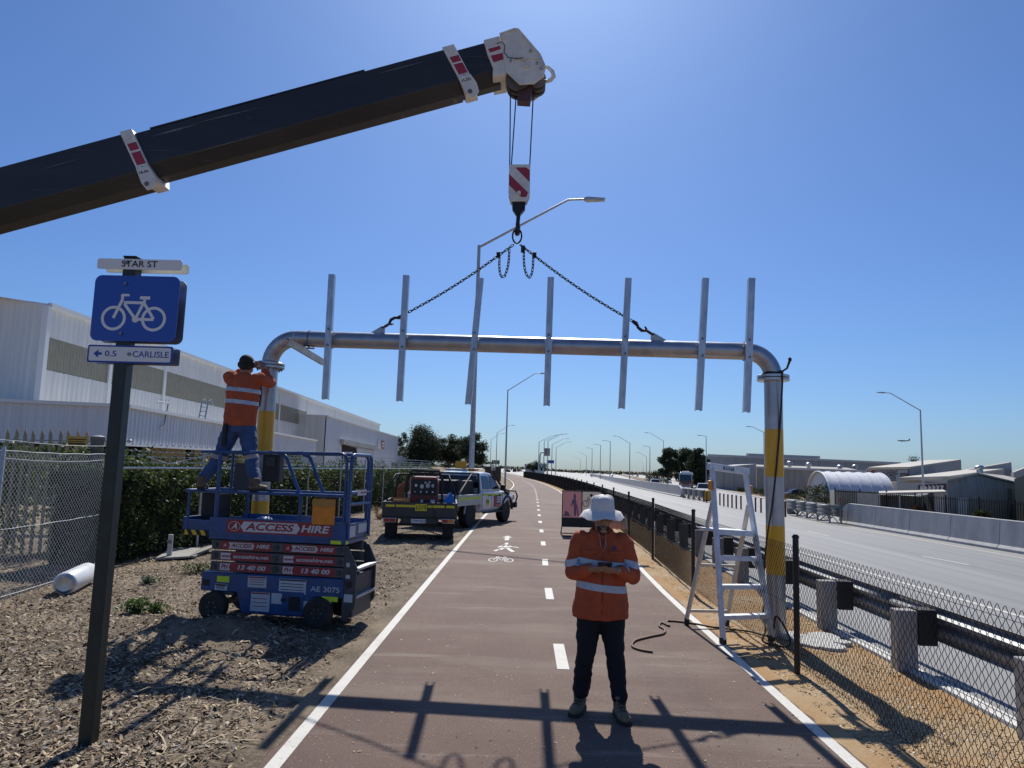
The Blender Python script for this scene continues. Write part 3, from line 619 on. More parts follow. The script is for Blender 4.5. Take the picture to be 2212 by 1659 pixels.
for (x, y, r_) in ((787, 293, .02), (838, 390, .02), (870, 432, .022), (630, 372, .016), (737, 365, .026), (567, 190, .028), (750, 410, .035)):
    b = MB(); q = HP(x, y, -.036); b.cyl(q, q-V((0, .03, 0)), r_, n=12); b.cyl(q-V((0, .03, 0)), q-V((0, .045, 0)), r_*.55, n=6); b.obj('pin_boss', galv_dull if r_ < .025 else crane_white, cr, smooth=40)
for i, (x, y, r_) in enumerate(((690, 470, .17), (840, 470, .12), (655, 250, .13))):
    for dy in (.10, .22, .34):
        b = MB(); q = HP(x, y, dy); b.lathe([(.03, -.025), (r_, -.025), (r_-.02, -.008), (r_-.02, .008), (r_, .025), (.03, .025)], q, (0, 1, 0), 28); b.obj('sheave', mat('sheave_grey', (.16, .15, .15), .5, .5), cr, smooth=40)
b = MB(); hk = [HP(*q, .18) for q in ((880, 340), (930, 352), (965, 385), (975, 425), (950, 455), (915, 465), (890, 455))]; b.tube(hk, [.022, .024, .028, .032, .03, .024, .018], 10); b.obj('side_hook', crane_white, cr, smooth=60)
b = MB(); b.prism([HP(x, y, .1) for x, y in ((755, 472), (803, 535), (782, 648), (678, 640), (690, 540))], (0, .16, 0)); b.cyl(HP(755, 475, .18), HP(757, 385, .18), .005, n=6); b.obj('limit_weight', mat('maroon_weight', (.075, .035, .045), .5), cr, bev=.008)
b = MB(); b.tube([HP(x, y, -.06) for x, y in ((515, 240), (560, 225), (582, 255), (575, 310), (610, 350), (680, 358), (740, 350))], .006, 6); b.obj('cable', ink, cr)
scuff = mat('boom_scuff', (.15, .15, .16), .6, var=.4, scale=30)
for (xa, ya, xb, yb3, wd) in ((750, 528, 1010, 458, 9), (930, 470, 1330, 374, 5), (1890, 212, 2150, 143, 5), (850, 640, 1420, 486, 3), (200, 700, 420, 640, 3)):
    f_ = lambda x, y: AY(x*.42969, 69.1+y*.42969, YC+.02)+V((0, -.004 if xa < 700 else .001, 0)); b = MB(); b.face(f_(xa, ya), f_((xa+xb)/2, (ya+yb3)/2+wd*.6), f_(xb, yb3), f_((xa+xb)/2, (ya+yb3)/2-wd*.6)); o = b.obj('scuff_mark', scuff, cr); o.location = (0, -.03 if xa < 700 else 0, 0)
# hook block
hb0, hb1 = AY(1122, 361, YH), AY(1122, 440, YH)
hb = thing('hook_block', 'cream hook block with red diagonal stripes hanging from the boom head', 'hook block', (hb1.x, YH, hb1.z))
BX = lambda x, y, dy=0.: AY(933.2+x*.27087, 34.6+y*.27087, YH)+V((0, dy, 0))
oct_ = [(618, 1203), (783, 1203), (780, 1432), (755, 1493), (628, 1493), (610, 1432)]
for dy in (-.085, .06):
    b = MB(); b.prism([BX(x, y, dy) for x, y in oct_], (0, .025, 0)); o = b.obj('cheek_plate', crane_white, hb, bev=.005)
    if dy < 0:
        for q in ([(614, 1277), (614, 1365), (755, 1462), (745, 1462), (768, 1425)], [(664, 1228), (752, 1228), (780, 1252), (779, 1345)]):
            if q[0][1] == 1277: q = [(614, 1277), (766, 1427), (752, 1463), (714, 1463), (614, 1367)]
            b = MB(); b.face(*[BX(x, y, dy-.002) for x, y in q]); b.obj('red_stripe', crane_red, o)
for dy in (-.03, .02):
    b = MB(); q = BX(697, 1300, dy); b.lathe([(.03, -.015), (.125, -.015), (.105, 0), (.125, .015), (.03, .015)], q, (0, 1, 0), 28); b.obj('sheave', galv_dull, hb, smooth=40)
b = MB(); q = BX(694, 1436, -.085); b.cyl(q, q-V((0, .045, 0)), .026, n=12); q = BX(697, 1300, -.085); b.cyl(q, q-V((0, .012, 0)), .035, n=16); b.obj('pin', crane_white, hb, smooth=40)
blk = mat('forged_black', (.02, .02, .021), .45, .4)
b = MB(); b.prism([BX(x, y, -.05) for x, y in ((640, 1490), (745, 1490), (742, 1545), (705, 1588), (668, 1588), (640, 1545))], (0, .10, 0)); b.cyl(BX(690, 1575), BX(684, 1660), .03, .026, n=14); b.obj('swivel', blk, hb, bev=.01)
hk0 = BX(684, 1650); rr = ring
b = MB(); hkp = [hk0, hk0-V((0, 0, .10)), V((rr.x+.008, YH+.055, rr.z+.14)), V((rr.x+.005, YH+.075, rr.z+.09)), V((rr.x, YH+.04, rr.z+.055)), V((rr.x, YH-.005, rr.z+.062)), V((rr.x, YH-.05, rr.z+.085)), V((rr.x, YH-.06, rr.z+.14))]
b.tube(hkp, [.03, .03, .034, .038, .04, .036, .028, .012], 12); b.obj('hook', blk, hb, smooth=60)
for (xa, ya, xb, yb2, d1, d2) in ((624, 520, 620, 1203, .06, -.03), (672, 490, 630, 1203, .3, .03), (812, 500, 778, 1203, .18, 0)):
    b = MB(); b.cyl(HP(xa, ya, .24+(d1-.18)*.6), BX(xb, yb2+20, d2), .0085, n=6); b.obj('hoist_rope', rope_steel, hb)
# ================================================================== sign post
post_green = mat('dark_green_post', (.016, .026, .021), .45, var=.3, scale=9, bump=.05)
sign_blue = mat('sign_blue_sheet', (.010, .065, .40), .38, coat=.3)
sign_white = mat('sign_white_sheet', (.80, .79, .76), .42)
sign_back = mat('sign_back_aluminium', (.36, .37, .38), .42, .7)
blue_ink = mat('sign_blue_ink', (.02, .07, .36), .5)
sb = G(190, 1608); YS_ = sb.y
sp = thing('bicycle_route_sign', 'dark green post carrying a blue bicycle sign, street name and destination plates', 'sign', (sb.x, YS_, 0))
tz = AY(300, 560, YS_).z
b = MB(); b.bb((sb.x-.047, YS_-.047, -.3), (sb.x+.047, YS_+.047, tz)); b.obj('post', post_green, sp, bev=.008)
b = MB(); b.bb((sb.x-.05, YS_-.05, tz), (sb.x+.05, YS_+.05, tz+.012)); b.obj('post_cap', ink, sp, bev=.004)
def rrect(x0, x1, z0, z1, r, Y, n=6):
    out = []
    for cx, cz, a0 in ((x1-r, z1-r, 0), (x0+r, z1-r, 90), (x0+r, z0+r, 180), (x1-r, z0+r, 270)):
        for i in range(n+1): a = math.radians(a0+90*i/n); out.append(V((cx+r*math.cos(a), Y, cz+r*math.sin(a))))
    return out
X_, Z_ = V((1, 0, 0)), V((0, 0, 1))
yf, ybk = YS_-.058, YS_+.052
def plate_pair(pa, pb, r, front, name):
    A = AY(*pa, yf); B_ = AY(*pb, yf); x0, x1, z0, z1 = A.x, B_.x, min(A.z, B_.z), max(A.z, B_.z)
    b = MB(); b.prism(rrect(x0, x1, z0, z1, r, yf), (0, .006, 0)); o = b.obj(name, front, sp)
    b = MB(); b.prism(rrect(x0+.002, x1-.002, z0+.002, z1-.002, r, ybk), (0, .006, 0)); b.obj('rear_'+name, sign_back if front is not sign_white else mat('translucent_cream', (.70, .70, .58), .5), sp)
    return o, x0, x1, z0, z1
cx_ = sb.x
o, x0, x1, z0, z1 = plate_pair((209, 580), (394, 562), .018, sign_white, 'street_name_plate')
text('STAR ST', .066, ((x0+x1)/2+.0, yf-.002, (z0+z1)/2), X_, Z_, ink, o, width=.262, bold=.006)
bolt_at = lambda x, z, par: MB().cyl((x, yf, z), (x, yf-.012, z), .012, n=10).obj('bolt', bolt_steel, par)
bolt_at(cx_-.012, (z0+z1)/2+.01, o)
o, x0, x1, z0, z1 = plate_pair((193, 735), (390, 598), .05, sign_blue, 'bicycle_panel')
cy = (z0+z1)/2-.075; b = MB(); cxx = (x0+x1)/2-.005; s_ = .146
for q in bicycle2(cxx, cy, s_, 1.0): b.add([(x, yf-.002-.0004*(k % 5), z) for k, (x, z) in enumerate(q)] if False else [(x, yf-.002, z) for x, z in q], [tuple(range(len(q)))])
# lift pieces of the symbol a hair apart so that overlapping strokes never share a plane
nv = 0; b2 = MB()
for k, q in enumerate(bicycle2(cxx, cy, s_, 1.0)): b2.prism([(x, yf, z) for x, z in q], (0, -.002-.00012*(k % 23 if k > 43 else 0), 0))
b2.obj('bicycle_symbol', sign_white, o); bolt_at(cx_-.005, z1-.06, o); bolt_at(cx_-.005, z0+.055, o)
o, x0, x1, z0, z1 = plate_pair((187, 782), (374, 749), .014, blue_ink, 'destination_plate')
b = MB(); b.prism(rrect(x0+.012, x1-.012, z0+.012, z1-.012, .01, yf-.0015), (0, .001, 0)); b.obj('white_field', sign_white, o); zc = (z0+z1)/2
b = MB(); ya = yf-.0025; b.face((x0+.045, ya, zc), (x0+.08, ya, zc-.03), (x0+.08, ya, zc+.03)); b.face((x0+.078, ya-.0003, zc-.009), (x0+.105, ya-.0003, zc-.009), (x0+.105, ya-.0003, zc+.009), (x0+.078, ya-.0003, zc+.009)); b.obj('arrow', blue_ink, o)
text('0.5', .058, (x0+.17, ya, zc), X_, Z_, blue_ink, o, width=.083, bold=.006); text('CARLISLE', .062, (x0+.458, ya, zc), X_, Z_, blue_ink, o, width=.26, bold=.006); bolt_at(x0+.305, zc, o)
# ================================================================== street lights
lamp_glass = mat('lamp_lens', (.30, .29, .27), .25)
def street_light(base, h, arm, label, group, rise=1.95, k=1., extra=None):
    """arm: horizontal vector from pole top to the lamp"""
    base = V(base); arm = V((*arm, 0)); e = arm.normalized(); root = thing('street_light', label, 'street light', base, group); T = base+V((0, 0, h))
    b = MB(); b.tube([base-V((0, 0, .2)), base+V((0, 0, h*.5)), T], [.115*k, .09*k, .062*k], 10); b.obj('pole', galv_dull, root, smooth=50)
    b = MB(); b.box(base+V((0, 0, .03)), (.4*k, .4*k, .04)); b.cyl(base+V((0, 0, .0)), base+V((0, 0, .25)), .135*k, n=10); b.obj('base_flange', galv_dull, root)
    L = arm.length; a0 = T-V((0, 0, .08)); a1 = T+e*(L*.74)+V((0, 0, rise*.98)); a2 = T+e*(L*.88)+V((0, 0, rise))
    b = MB(); b.tube([a0, a0.lerp(a1, .5), a1, a2], [.05*k, .045*k, .042*k, .038*k], 8); b.obj('arm', galv_dull, root, smooth=50)
    n = V((-e.y, e.x, 0)); c = a2; l1 = max(.8*k, .6); b = MB()
    A = [c+n*s*w_*k+e*t+V((0, 0, z)) for t, w_, z0_, z1_ in ((-.02, .06, -.05, .05), (.12, .15, -.07, .06), (l1, .13, -.03, .03)) for s, z in ((-1, z0_), (1, z0_), (1, z1_), (-1, z1_))]
    b.add(A, [(0, 1, 2, 3)[::-1], (8, 9, 10, 11)]+[(i*4+j, i*4+(j+1) % 4, i*4+4+(j+1) % 4, i*4+4+j) for i in range(2) for j in range(4)]); lh = b.obj('lamp_head', galv_dull, root)
    b = MB(); b.face(*[c+n*s*.10*k+e*t+V((0, 0, z)) for s, t, z in ((-1, l1*.55, -.056), (1, l1*.55, -.056), (1, l1*.93, -.042), (-1, l1*.93, -.042))]); b.obj('lens', lamp_glass, lh)
    return root
def light_at(px, py, h, arm, label, group, rise=1.6, k=1.):
    lo, hi = 8., 1500.
    for _ in range(60):
        m = (lo+hi)/2; q = AY(px, py, m)
        if q.z-zg(q.x) < h: lo = m
        else: hi = m
    q = AY(px, py, lo); return street_light((q.x, q.y, zg(q.x)-.05), h+.05, arm, label, group, rise, k)
p1 = AY(1035, 530, 27.); p1t = AY(1240, 430, 27.)
street_light((p1.x, 27., -.02), p1.z+.02, (AY(1266, 428, 27.).x-p1.x+.5, 0), 'tall galvanised street light standing behind the white ute', None, rise=p1t.z-p1.z)
gq = 'street lights along the left of the path'
light_at(1097, 842, 10.4, (4.0, .3), 'galvanised street light on the sandy bank past the white ute', gq, 1.95)
light_at(1073.8, 934.4, 10.4, (4., .3), 'street light beside the green sign along the far path', gq, 1.9)
light_at(1061, 948.4, 10.4, (4., .3), 'street light near the eucalypt crowns along the far path', gq, 1.9)
gq = 'far street lights left of the freeway'
for (zx, zy) in ((1090, 180), (1185, 165), (1255, 160), (1330, 230), (1405, 280)):
    light_at(1036.9+zx*.11719, 933.2+zy*.11719, 10.5, (5.5, .5), 'distant street light with its arm over the freeway near the overhead sign', gq, 2.2, 1.5)
gq = 'street lights on the freeway median'
for i, (zx, zy, a) in enumerate(((1455, 250, -4.6), (1275, 235, -1.6), (1185, 268, -1.6), (1108, 300, -1.6), (1055, 365, -5), (1000, 405, -5), (1640, 285, -1.4), (1608, 375, -4.6), (1578, 440, -4))):
    light_at(1019.6+zx*.2344, 898.6+zy*.2344, 11., (a, -.2), 'distant street light with arm turned left over the freeway lanes', gq, 1.9 if abs(a) > 3 else .2, 1.35)
light_at(1019.6+1765*.2344, 898.6+228*.2344, 11., (-4.6, -.2), 'street light on the dirt island beside the leafy trees and bus', None, 1.9)
light_at(1019.6+2158*.2344, 898.6+185*.2344, 11., (-1.2, 0), 'thin street light with short arm between trees and concrete shed', None, .1)
light_at(1988, 885, 10.4, (-4.1, -.3), 'galvanised street light in front of the sheds with painted mural', None, 1.6)
light_at(1650, 933, 10.6, (-2.6, -.2), 'street light whose lamp shows left of the banded gantry post', None, .8)
# ================================================================== platform stepladder
ladder_alu = mat('ladder_aluminium', (.66, .69, .75), .45, .3, var=.12, scale=12)
ladder_cream = mat('ladder_fibreglass', (.58, .52, .43), .55, var=.12, scale=10)
orange_pl = mat('orange_plastic', (.72, .27, .03), .45)
fl, fr, rl, rr_ = V((2.33, 8.5, 0)), V((2.96, 8.72, 0)), V((2.13, 9.49, 0)), V((2.66, 9.55, 0))
tl, tr = AY(1538, 1008, 8.93), AY(1609, 1018, 9.07)
ld = thing('platform_stepladder', 'aluminium platform stepladder with cream rear legs beside the banded post', 'ladder', (2.5, 8.95, 0))
dn = V((.33, -.94, 0))
for a, t in ((fl, tl), (fr, tr)):
    b = MB(); b.bar(a+V((0, 0, .05)), t, .032, .078, dn); b.obj('front_rail', ladder_alu, ld, bev=.004)
    b = MB(); b.bar(a-V((0, 0, .0)), a+(t-a)*.035, .045, .09, dn); b.obj('rubber_foot', black_rubber, ld, bev=.006)
L_ = lambda f: (fl.lerp(tl, f), fr.lerp(tr, f))
for i, f in enumerate((.15, .315, .475)):
    a, c = L_(f); b = MB(); b.bar(a-dn*.01, c-dn*.01, .095, .018); b.bar(a-dn*.01+dn*.045-V((0, 0, .018)), c-dn*.01+dn*.045-V((0, 0, .018)), .006, .045); b.obj('step', ladder_alu, ld)
    for q, s in ((a, 1), (c, -1)):
        e = (c-a).normalized()*s; b = MB(); b.prism([q+e*.015-V((0, 0, .02)), q+e*.10-V((0, 0, .02)), q+e*.015-V((0, 0, .14))], -dn*.03); b.obj('step_brace', ladder_alu, ld)
a, c = L_(.615); back = -dn*.36
b = MB(); b.prism([a+dn*.02, c+dn*.02, c+back, a+back], V((0, 0, .03))); b.obj('platform', ladder_alu, ld, bev=.004)
b = MB(); b.prism([a+dn*.03-V((0, 0, .03)), c+dn*.03-V((0, 0, .03)), c+dn*.03+V((0, 0, .035)), a+dn*.03+V((0, 0, .035))], -dn*.012); b.obj('platform_edge', ladder_alu, ld)
b = MB(); ex = (tr-tl).normalized(); b.bar(tl-ex*.05, tr+ex*.05, .07, .085, V((0, 0, 1))); top = b.obj('top_rail', ladder_alu, ld, bev=.006)
ft = dn*.037; m_ = tl.lerp(tr, .45)+ft; b = MB(); b.prism([m_-ex*.075-V((0, 0, .018)), m_+ex*.075-V((0, 0, .018)), m_+ex*.075+V((0, 0, .018)), m_-ex*.075+V((0, 0, .018))], dn*.002); b.obj('name_badge', mat('badge_navy', (.02, .025, .07), .5), top)
text('BAILEY', .036, m_+dn*.003, ex, (0, 0, 1), mat('badge_white', (.75, .75, .75), .5), top, bold=.02, width=.115)
for a0, f, q in ((rl, .79, 0), (rr_, .79, 1)):
    hi = L_(f)[q]-dn*.03; b = MB(); b.bar(a0+V((0, 0, .05)), hi, .03, .06, dn); b.obj('rear_leg', ladder_cream, ld, bev=.004)
    b = MB(); b.bar(a0, a0+(hi-a0)*.05, .04, .07, dn); b.obj('rubber_foot', black_rubber, ld, bev=.006)
    b = MB(); w0 = L_(.885)[q]+ex*(-.04 if q == 0 else .04); b.box(w0, (.05, .06, .12)); b.obj('hinge_cap', orange_pl, ld, bev=.015)
hl, hr = L_(.79)[0]-dn*.03, L_(.79)[1]-dn*.03
for f in (.12, .50):
    b = MB(); b.bar(rl.lerp(hl, f), rr_.lerp(hr, f), .04, .035); b.obj('rear_stay', ladder_cream, ld, bev=.003)
# ================================================================== ropes and hose
rope_brown = mat('brown_rope', (.055, .035, .022), .9, var=.4, scale=60, bump=.5, bscale=200)
hose_brown = mat('brown_hose', (.13, .075, .035), .6, var=.3, scale=15)
fz = Rf.z; q0 = V((Rf.x, Rf.y, 0)); fr_y = Rf.y-PR_-.015
rp = thing('rope', 'dark rope tied below the elbow and hanging down the banded post', 'rope', (Rf.x, fr_y, 0))
b = MB(); b.tube([V((Rf.x+(PR_+.012)*math.cos(t), Rf.y+(PR_+.012)*math.sin(t), fz+.055+.012*math.sin(2*t))) for t in [2*PI*i/20 for i in range(20)]], .011, 6, closed=True)
kx = V((Rf.x+.05, Rf.y-PR_-.03, fz+.06)); b.ell(kx, (.035, .03, .028), 8, 6); b.tube([kx, kx+V((.07, -.02, .05)), kx+V((.10, -.03, .14))], [.012, .013, .016], 6); b.ell(kx+V((.105, -.03, .16)), (.024, .02, .03), 8, 6); b.obj('knot', rope_brown, rp, smooth=70)
pz = lambda x, y: AY(x, y, fr_y)
hang = [kx+V((-.01, 0, -.02)), V((kx.x-.005, Rf.y-.205, fz-.02)), pz(1686, 900), pz(1678, 1000), pz(1668, 1090), pz(1657, 1160), pz(1650, 1240), pz(1652, 1290), pz(1648, 1330), V((2.9, 8.75, .12)), V((2.82, 8.62, .03)), V((2.9, 8.45, .02)), V((3.06, 8.45, .02)), V((3.12, 8.6, .1)), V((3.02, 8.72, .3)), V((3.0, 8.78, .12)), V((2.95, 8.9, .02))]
def spline(pts, n=6):
    out = []; pts = [V(p) for p in pts]
    for i in range(len(pts)-1):
        p0, p1, p2, p3 = pts[max(i-1, 0)], pts[i], pts[i+1], pts[min(i+2, len(pts)-1)]
        for k in range(n):
            t = k/n; out.append(.5*((2*p1)+(p2-p0)*t+(2*p0-5*p1+4*p2-p3)*t*t+(3*p1-p0-3*p2+p3)*t**3))
    return out+[pts[-1]]
b = MB(); b.tube(spline(hang, 5), .0115, 6); b.obj('hanging_rope', rope_brown, rp, smooth=70)
b = MB(); gp = [G(x, y, .014) for x, y in ((1410, 1408), (1385, 1404), (1366, 1396), (1372, 1384), (1405, 1375), (1432, 1369), (1436, 1360), (1424, 1352), (1430, 1345), (1446, 1352), (1440, 1342), (1462, 1342), (1500, 1347), (1545, 1355), (1580, 1359), (1620, 1364), (1650, 1372))]
b.tube(spline(gp, 5), .013, 7); tag(b.obj('hose', hose_brown, smooth=70), 'brown hose snaking from the stepladder onto the red path', 'hose')
# ================================================================== roadworks sign seen from behind
Yw = 21.5; ws = thing('roadworks_sign', 'folding roadworks sign with pink and white panels seen from behind', 'sign', (1.7, Yw, 0))
A = AY(1216, 1061, Yw); B_ = AY(1297, 1120, Yw); zt, zm, zb_ = A.z, AY(1216, 1118, Yw).z, AY(1216, 1137, Yw).z; xl, xr = A.x, AY(1297, 1090, Yw).x; xm = AY(1257, 1090, Yw).x
def glow_through(name, col):
    m = mat(name, col, .6); t = m.node_tree; tr = t.nodes.new('ShaderNodeBsdfTranslucent'); tr.inputs[0].default_value = (*col, 1); mx = t.nodes.new('ShaderNodeMixShader'); mx.inputs[0].default_value = .5
    t.links.new(t.nodes['Principled BSDF'].outputs[0], mx.inputs[1]); t.links.new(tr.outputs[0], mx.inputs[2]); t.links.new(mx.outputs[0], t.nodes['Material Output'].inputs[0]); return m
pk = glow_through('pink_translucent_panel', (.56, .37, .38)); wp = glow_through('cream_translucent_panel', (.62, .58, .54))
frm = mat('sign_frame_black', (.02, .02, .021), .5)
b = MB(); b.bb((xl, Yw-.006, zm), (xm-.006, Yw+.006, zt)); pa = b.obj('pink_panel', pk, ws)
b = MB(); b.bb((xm+.006, Yw-.006, zm), (xr, Yw+.006, zt)); pb = b.obj('white_panel', wp, ws)
b = MB(); b.bb((xl, Yw-.01, zb_), (xr, Yw+.01, zm-.01)); b.obj('black_flap', frm, ws)
b = MB()
for x in (xl-.012, xm, xr+.012): b.bar((x, Yw-.012, zb_-.02), (x, Yw-.012, zt+.02), .022, .03, (0, 1, 0))
for z in (zt+.012, zm-.005, zb_): b.bar((xl-.02, Yw-.012, z), (xr+.02, Yw-.012, z), .03, .022)
b.obj('frame', frm, ws)
b = MB(); b.tube([(xl-.01, Yw, zb_), (xl-.05, Yw-.28, .05), (xl, Yw-.42, .02), (xr+.1, Yw-.42, .02), (xr+.16, Yw-.28, .05), (xr+.01, Yw, zb_)], .016, 6); b.tube([(xl-.01, Yw, zb_), (xl-.03, Yw+.4, .02), (xr+.03, Yw+.4, .02), (xr+.01, Yw, zb_)], .016, 6); b.obj('stand', frm, ws)
fig = mat('show_through_figure', (.24, .15, .20), .7); fx = lambda u, v_: V((xl+(xm-xl)*u, Yw-.0085, zm+(zt-zm)*v_))  # front symbols painted on the back as the backlight shows them through
b = MB(); b.face(*[fx(.62+.07*math.cos(t), .82+.10*math.sin(t)) for t in [2*PI*i/12 for i in range(12)]])
for k, pl in enumerate(([(.5, .70), (.68, .74), (.74, .45), (.58, .40)], [(.58, .45), (.74, .45), (.70, .08), (.60, .08)], [(.72, .48), (.78, .10), (.86, .08), (.76, .5)], [(.5, .7), (.42, .45), (.47, .42), (.56, .62)], [(.05, .06), (.40, .06), (.30, .22), (.15, .26)])):
    b.face(*[fx(u, v_)-V((0, .0004*(k+1), 0)) for u, v_ in pl])
b.obj('worker_symbol', fig, pa)
b = MB(); cx0, cz0 = (xm+xr)/2, zm+(zt-zm)*.56
for k, q in enumerate(bicycle2(cx0, cz0, .16, 1.)): b.face(*[(x, Yw-.0085-.00005*k, z) for x, z in q])
b.obj('bicycle_symbol', fig, pb)
gt = mat('show_through_text', (.34, .31, .30), .7)  # tone of the front lettering as light brings it through the panel, painted on
text('CYCLISTS', .085, (cx0, Yw-.009, zm+(zt-zm)*.26), (-1, 0, 0), (0, 0, 1), gt, pb, width=.40); text('DISMOUNT', .085, (cx0, Yw-.009, zm+(zt-zm)*.10), (-1, 0, 0), (0, 0, 1), gt, pb, width=.42)
b = MB(); b.cyl((cx0+.0, Yw-.008, zt-.10), (cx0+.0, Yw-.03, zt-.10), .045, n=14); b.obj('knob', frm, pb)
# ================================================================== scissor lift
lb = mat('lift_blue_paint', (.014, .066, .205), .42, var=.25, scale=7, coat=.15, bump=.03, bscale=30)
lift_grey = mat('scissor_grey', (.10, .10, .098), .55, var=.2, scale=8); lift_dark = mat('lift_charcoal', (.055, .058, .062), .55, var=.2, scale=9)
dec_red = mat('decal_red', (.30, .022, .028), .45); dec_white = mat('decal_white', (.60, .60, .60), .5); lime = mat('lime_tape', (.62, .80, .03), .5)
label_w = mat('label_white', (.52, .55, .58), .5, var=.12, scale=90); tyre = mat('tyre_grey', (.035, .032, .028), .85, var=.35, scale=14, bump=.3); haz_y = mat('hazard_yellow', (.70, .47, .03), .5)
LF = thing('scissor_lift', 'blue scissor lift with red and white hire decals parked on the mulch', 'scissor lift', (-2.90, 8.944, .035), world=False, rotz=math.radians(-8))
NX, NZ = (1, 0, 0), (0, 0, 1); yn = -.38
# chassis
b = MB()
b.prism([(-.93, -.36, .34), (-.93, -.36, .56), (.88, -.36, .56), (.88, -.36, .34), (.52, -.36, .34), (.52, -.36, .10), (-.38, -.36, .10), (-.46, -.36, .34)], (0, .72, 0)); ch = b.obj('chassis', lb, LF, bev=.012)
b = MB(); b.bb((-.26, -.372, .12), (.40, -.362, .385)); b.obj('side_tray', lb, ch, bev=.006)
b = MB(); b.bb((.22, -.378, .17), (.36, -.373, .33)); b.bb((.12, -.377, .27), (.18, -.373, .31)); b.obj('vent', ink, ch)
b = MB(); b.bb((-.9, -.367, .40), (-.82, -.362, .47)); b.obj('tie_down', ink, ch)
for x0, x1, z0, z1, m, nm in ((-.72, -.56, .45, .52, lime, 'reflector'), (.62, .82, .30, .355, lime, 'reflector'), (-.74, -.58, .355, .43, label_w, 'safety_label'), (-.32, -.08, .41, .54, label_w, 'safety_label'), (.08, .42, .36, .53, label_w, 'safety_label'), (-.26, -.02, .14, .36, label_w, 'safety_label'), (.0, .13, .24, .36, label_w, 'safety_label'), (.40, .52, .18, .29, label_w, 'safety_label'), (.58, .74, .20, .30, label_w, 'safety_label')):
    y = -.374 if z1 < .39 and x1 < .41 else -.3625
    b = MB(); b.bb((x0, y-.0015, z0), (x1, y, z1)); o = b.obj(nm, m, ch)
    if nm == 'safety_label' and x1-x0 > .14:
        b = MB()
        for k in range(3): zz = z0+(z1-z0)*(.25+.2*k); b.bb((x0+.02, y-.0022, zz), (x1-.03, y-.0017, zz+.008))
        b.bb((x0+.006, y-.0022, z1-.022), (x1-.006, y-.0017, z1-.005)); b.obj('print', dec_red if x0 in (-.32, -.26) else ink, o)
text('AE 3075', .085, (.66, -.364, .43), NX, NZ, dec_white, ch, width=.36, bold=.004)
for x in (-.72, .60):
    for y in (-.36, .30):
        yo = y-.03 if y < 0 else y+.03
        w_ = thing  # wheels
        b = MB(); b.lathe([(.10, -.055), (.160, -.055), (.172, -.04), (.172, .04), (.160, .055), (.10, .055)], (x, yo, .172), (0, 1, 0), 30); wo_ = b.obj('wheel', tyre, LF, smooth=35)
        b = MB(); b.lathe([(.0, -.04), (.10, -.045), (.11, -.052), (.11, .05), (.0, .05)], (x, yo, .172), (0, 1, 0), 24); b.obj('hub', lift_dark, wo_, smooth=35)
        for k in range(6):
            t = 2*PI*k/6; b = MB(); q = V((x+.055*math.cos(t), yo-.045, .172+.055*math.sin(t))); b.cyl(q, q-V((0, .014, 0)), .009, n=6); b.obj('wheel_nut', bolt_steel, wo_)
b = MB(); b.bb((-.80, -.34, .30), (-.50, .34, .36)); b.bb((-.66, -.36, .18), (-.60, .36, .24)); b.obj('steer_axle', lift_dark, LF)
# end housing with step (right)
b = MB(); b.prism([(.86, -.34, .10), (.86, -.34, .93), (.92, -.34, .90), (1.02, -.34, .70), (1.02, -.34, .25), (.90, -.34, .08)], (0, .03, 0)); b.obj('end_plate', lift_dark, LF, bev=.004)
b = MB(); b.prism([(.86, .31, .10), (.86, .31, .93), (.92, .31, .90), (1.02, .31, .70), (1.02, .31, .25), (.90, .31, .08)], (0, .03, 0)); b.obj('end_plate', lift_dark, LF, bev=.004)
b = MB(); b.bb((.88, -.31, .12), (.985, .31, .60)); b.obj('step_housing', lift_dark, LF, bev=.01)
b = MB(); b.bb((.96, -.31, .66), (1.04, .31, .69)); b.bb((.96, -.31, .34), (1.03, .31, .37)); b.obj('boarding_step', galv_dull, LF, bev=.004)
b = MB(); b.cyl((.94, -.342, .50), (.94, -.346, .50), .04, n=16); b.obj('plate_hole', ink, LF)
for x0, x1, z0, z1 in ((.895, .945, .57, .61), (.895, .935, .70, .75), (.885, .99, .30, .39)): b = MB(); b.bb((x0, -.344, z0), (x1, -.3415, z1)); b.obj('safety_label', label_w, LF)
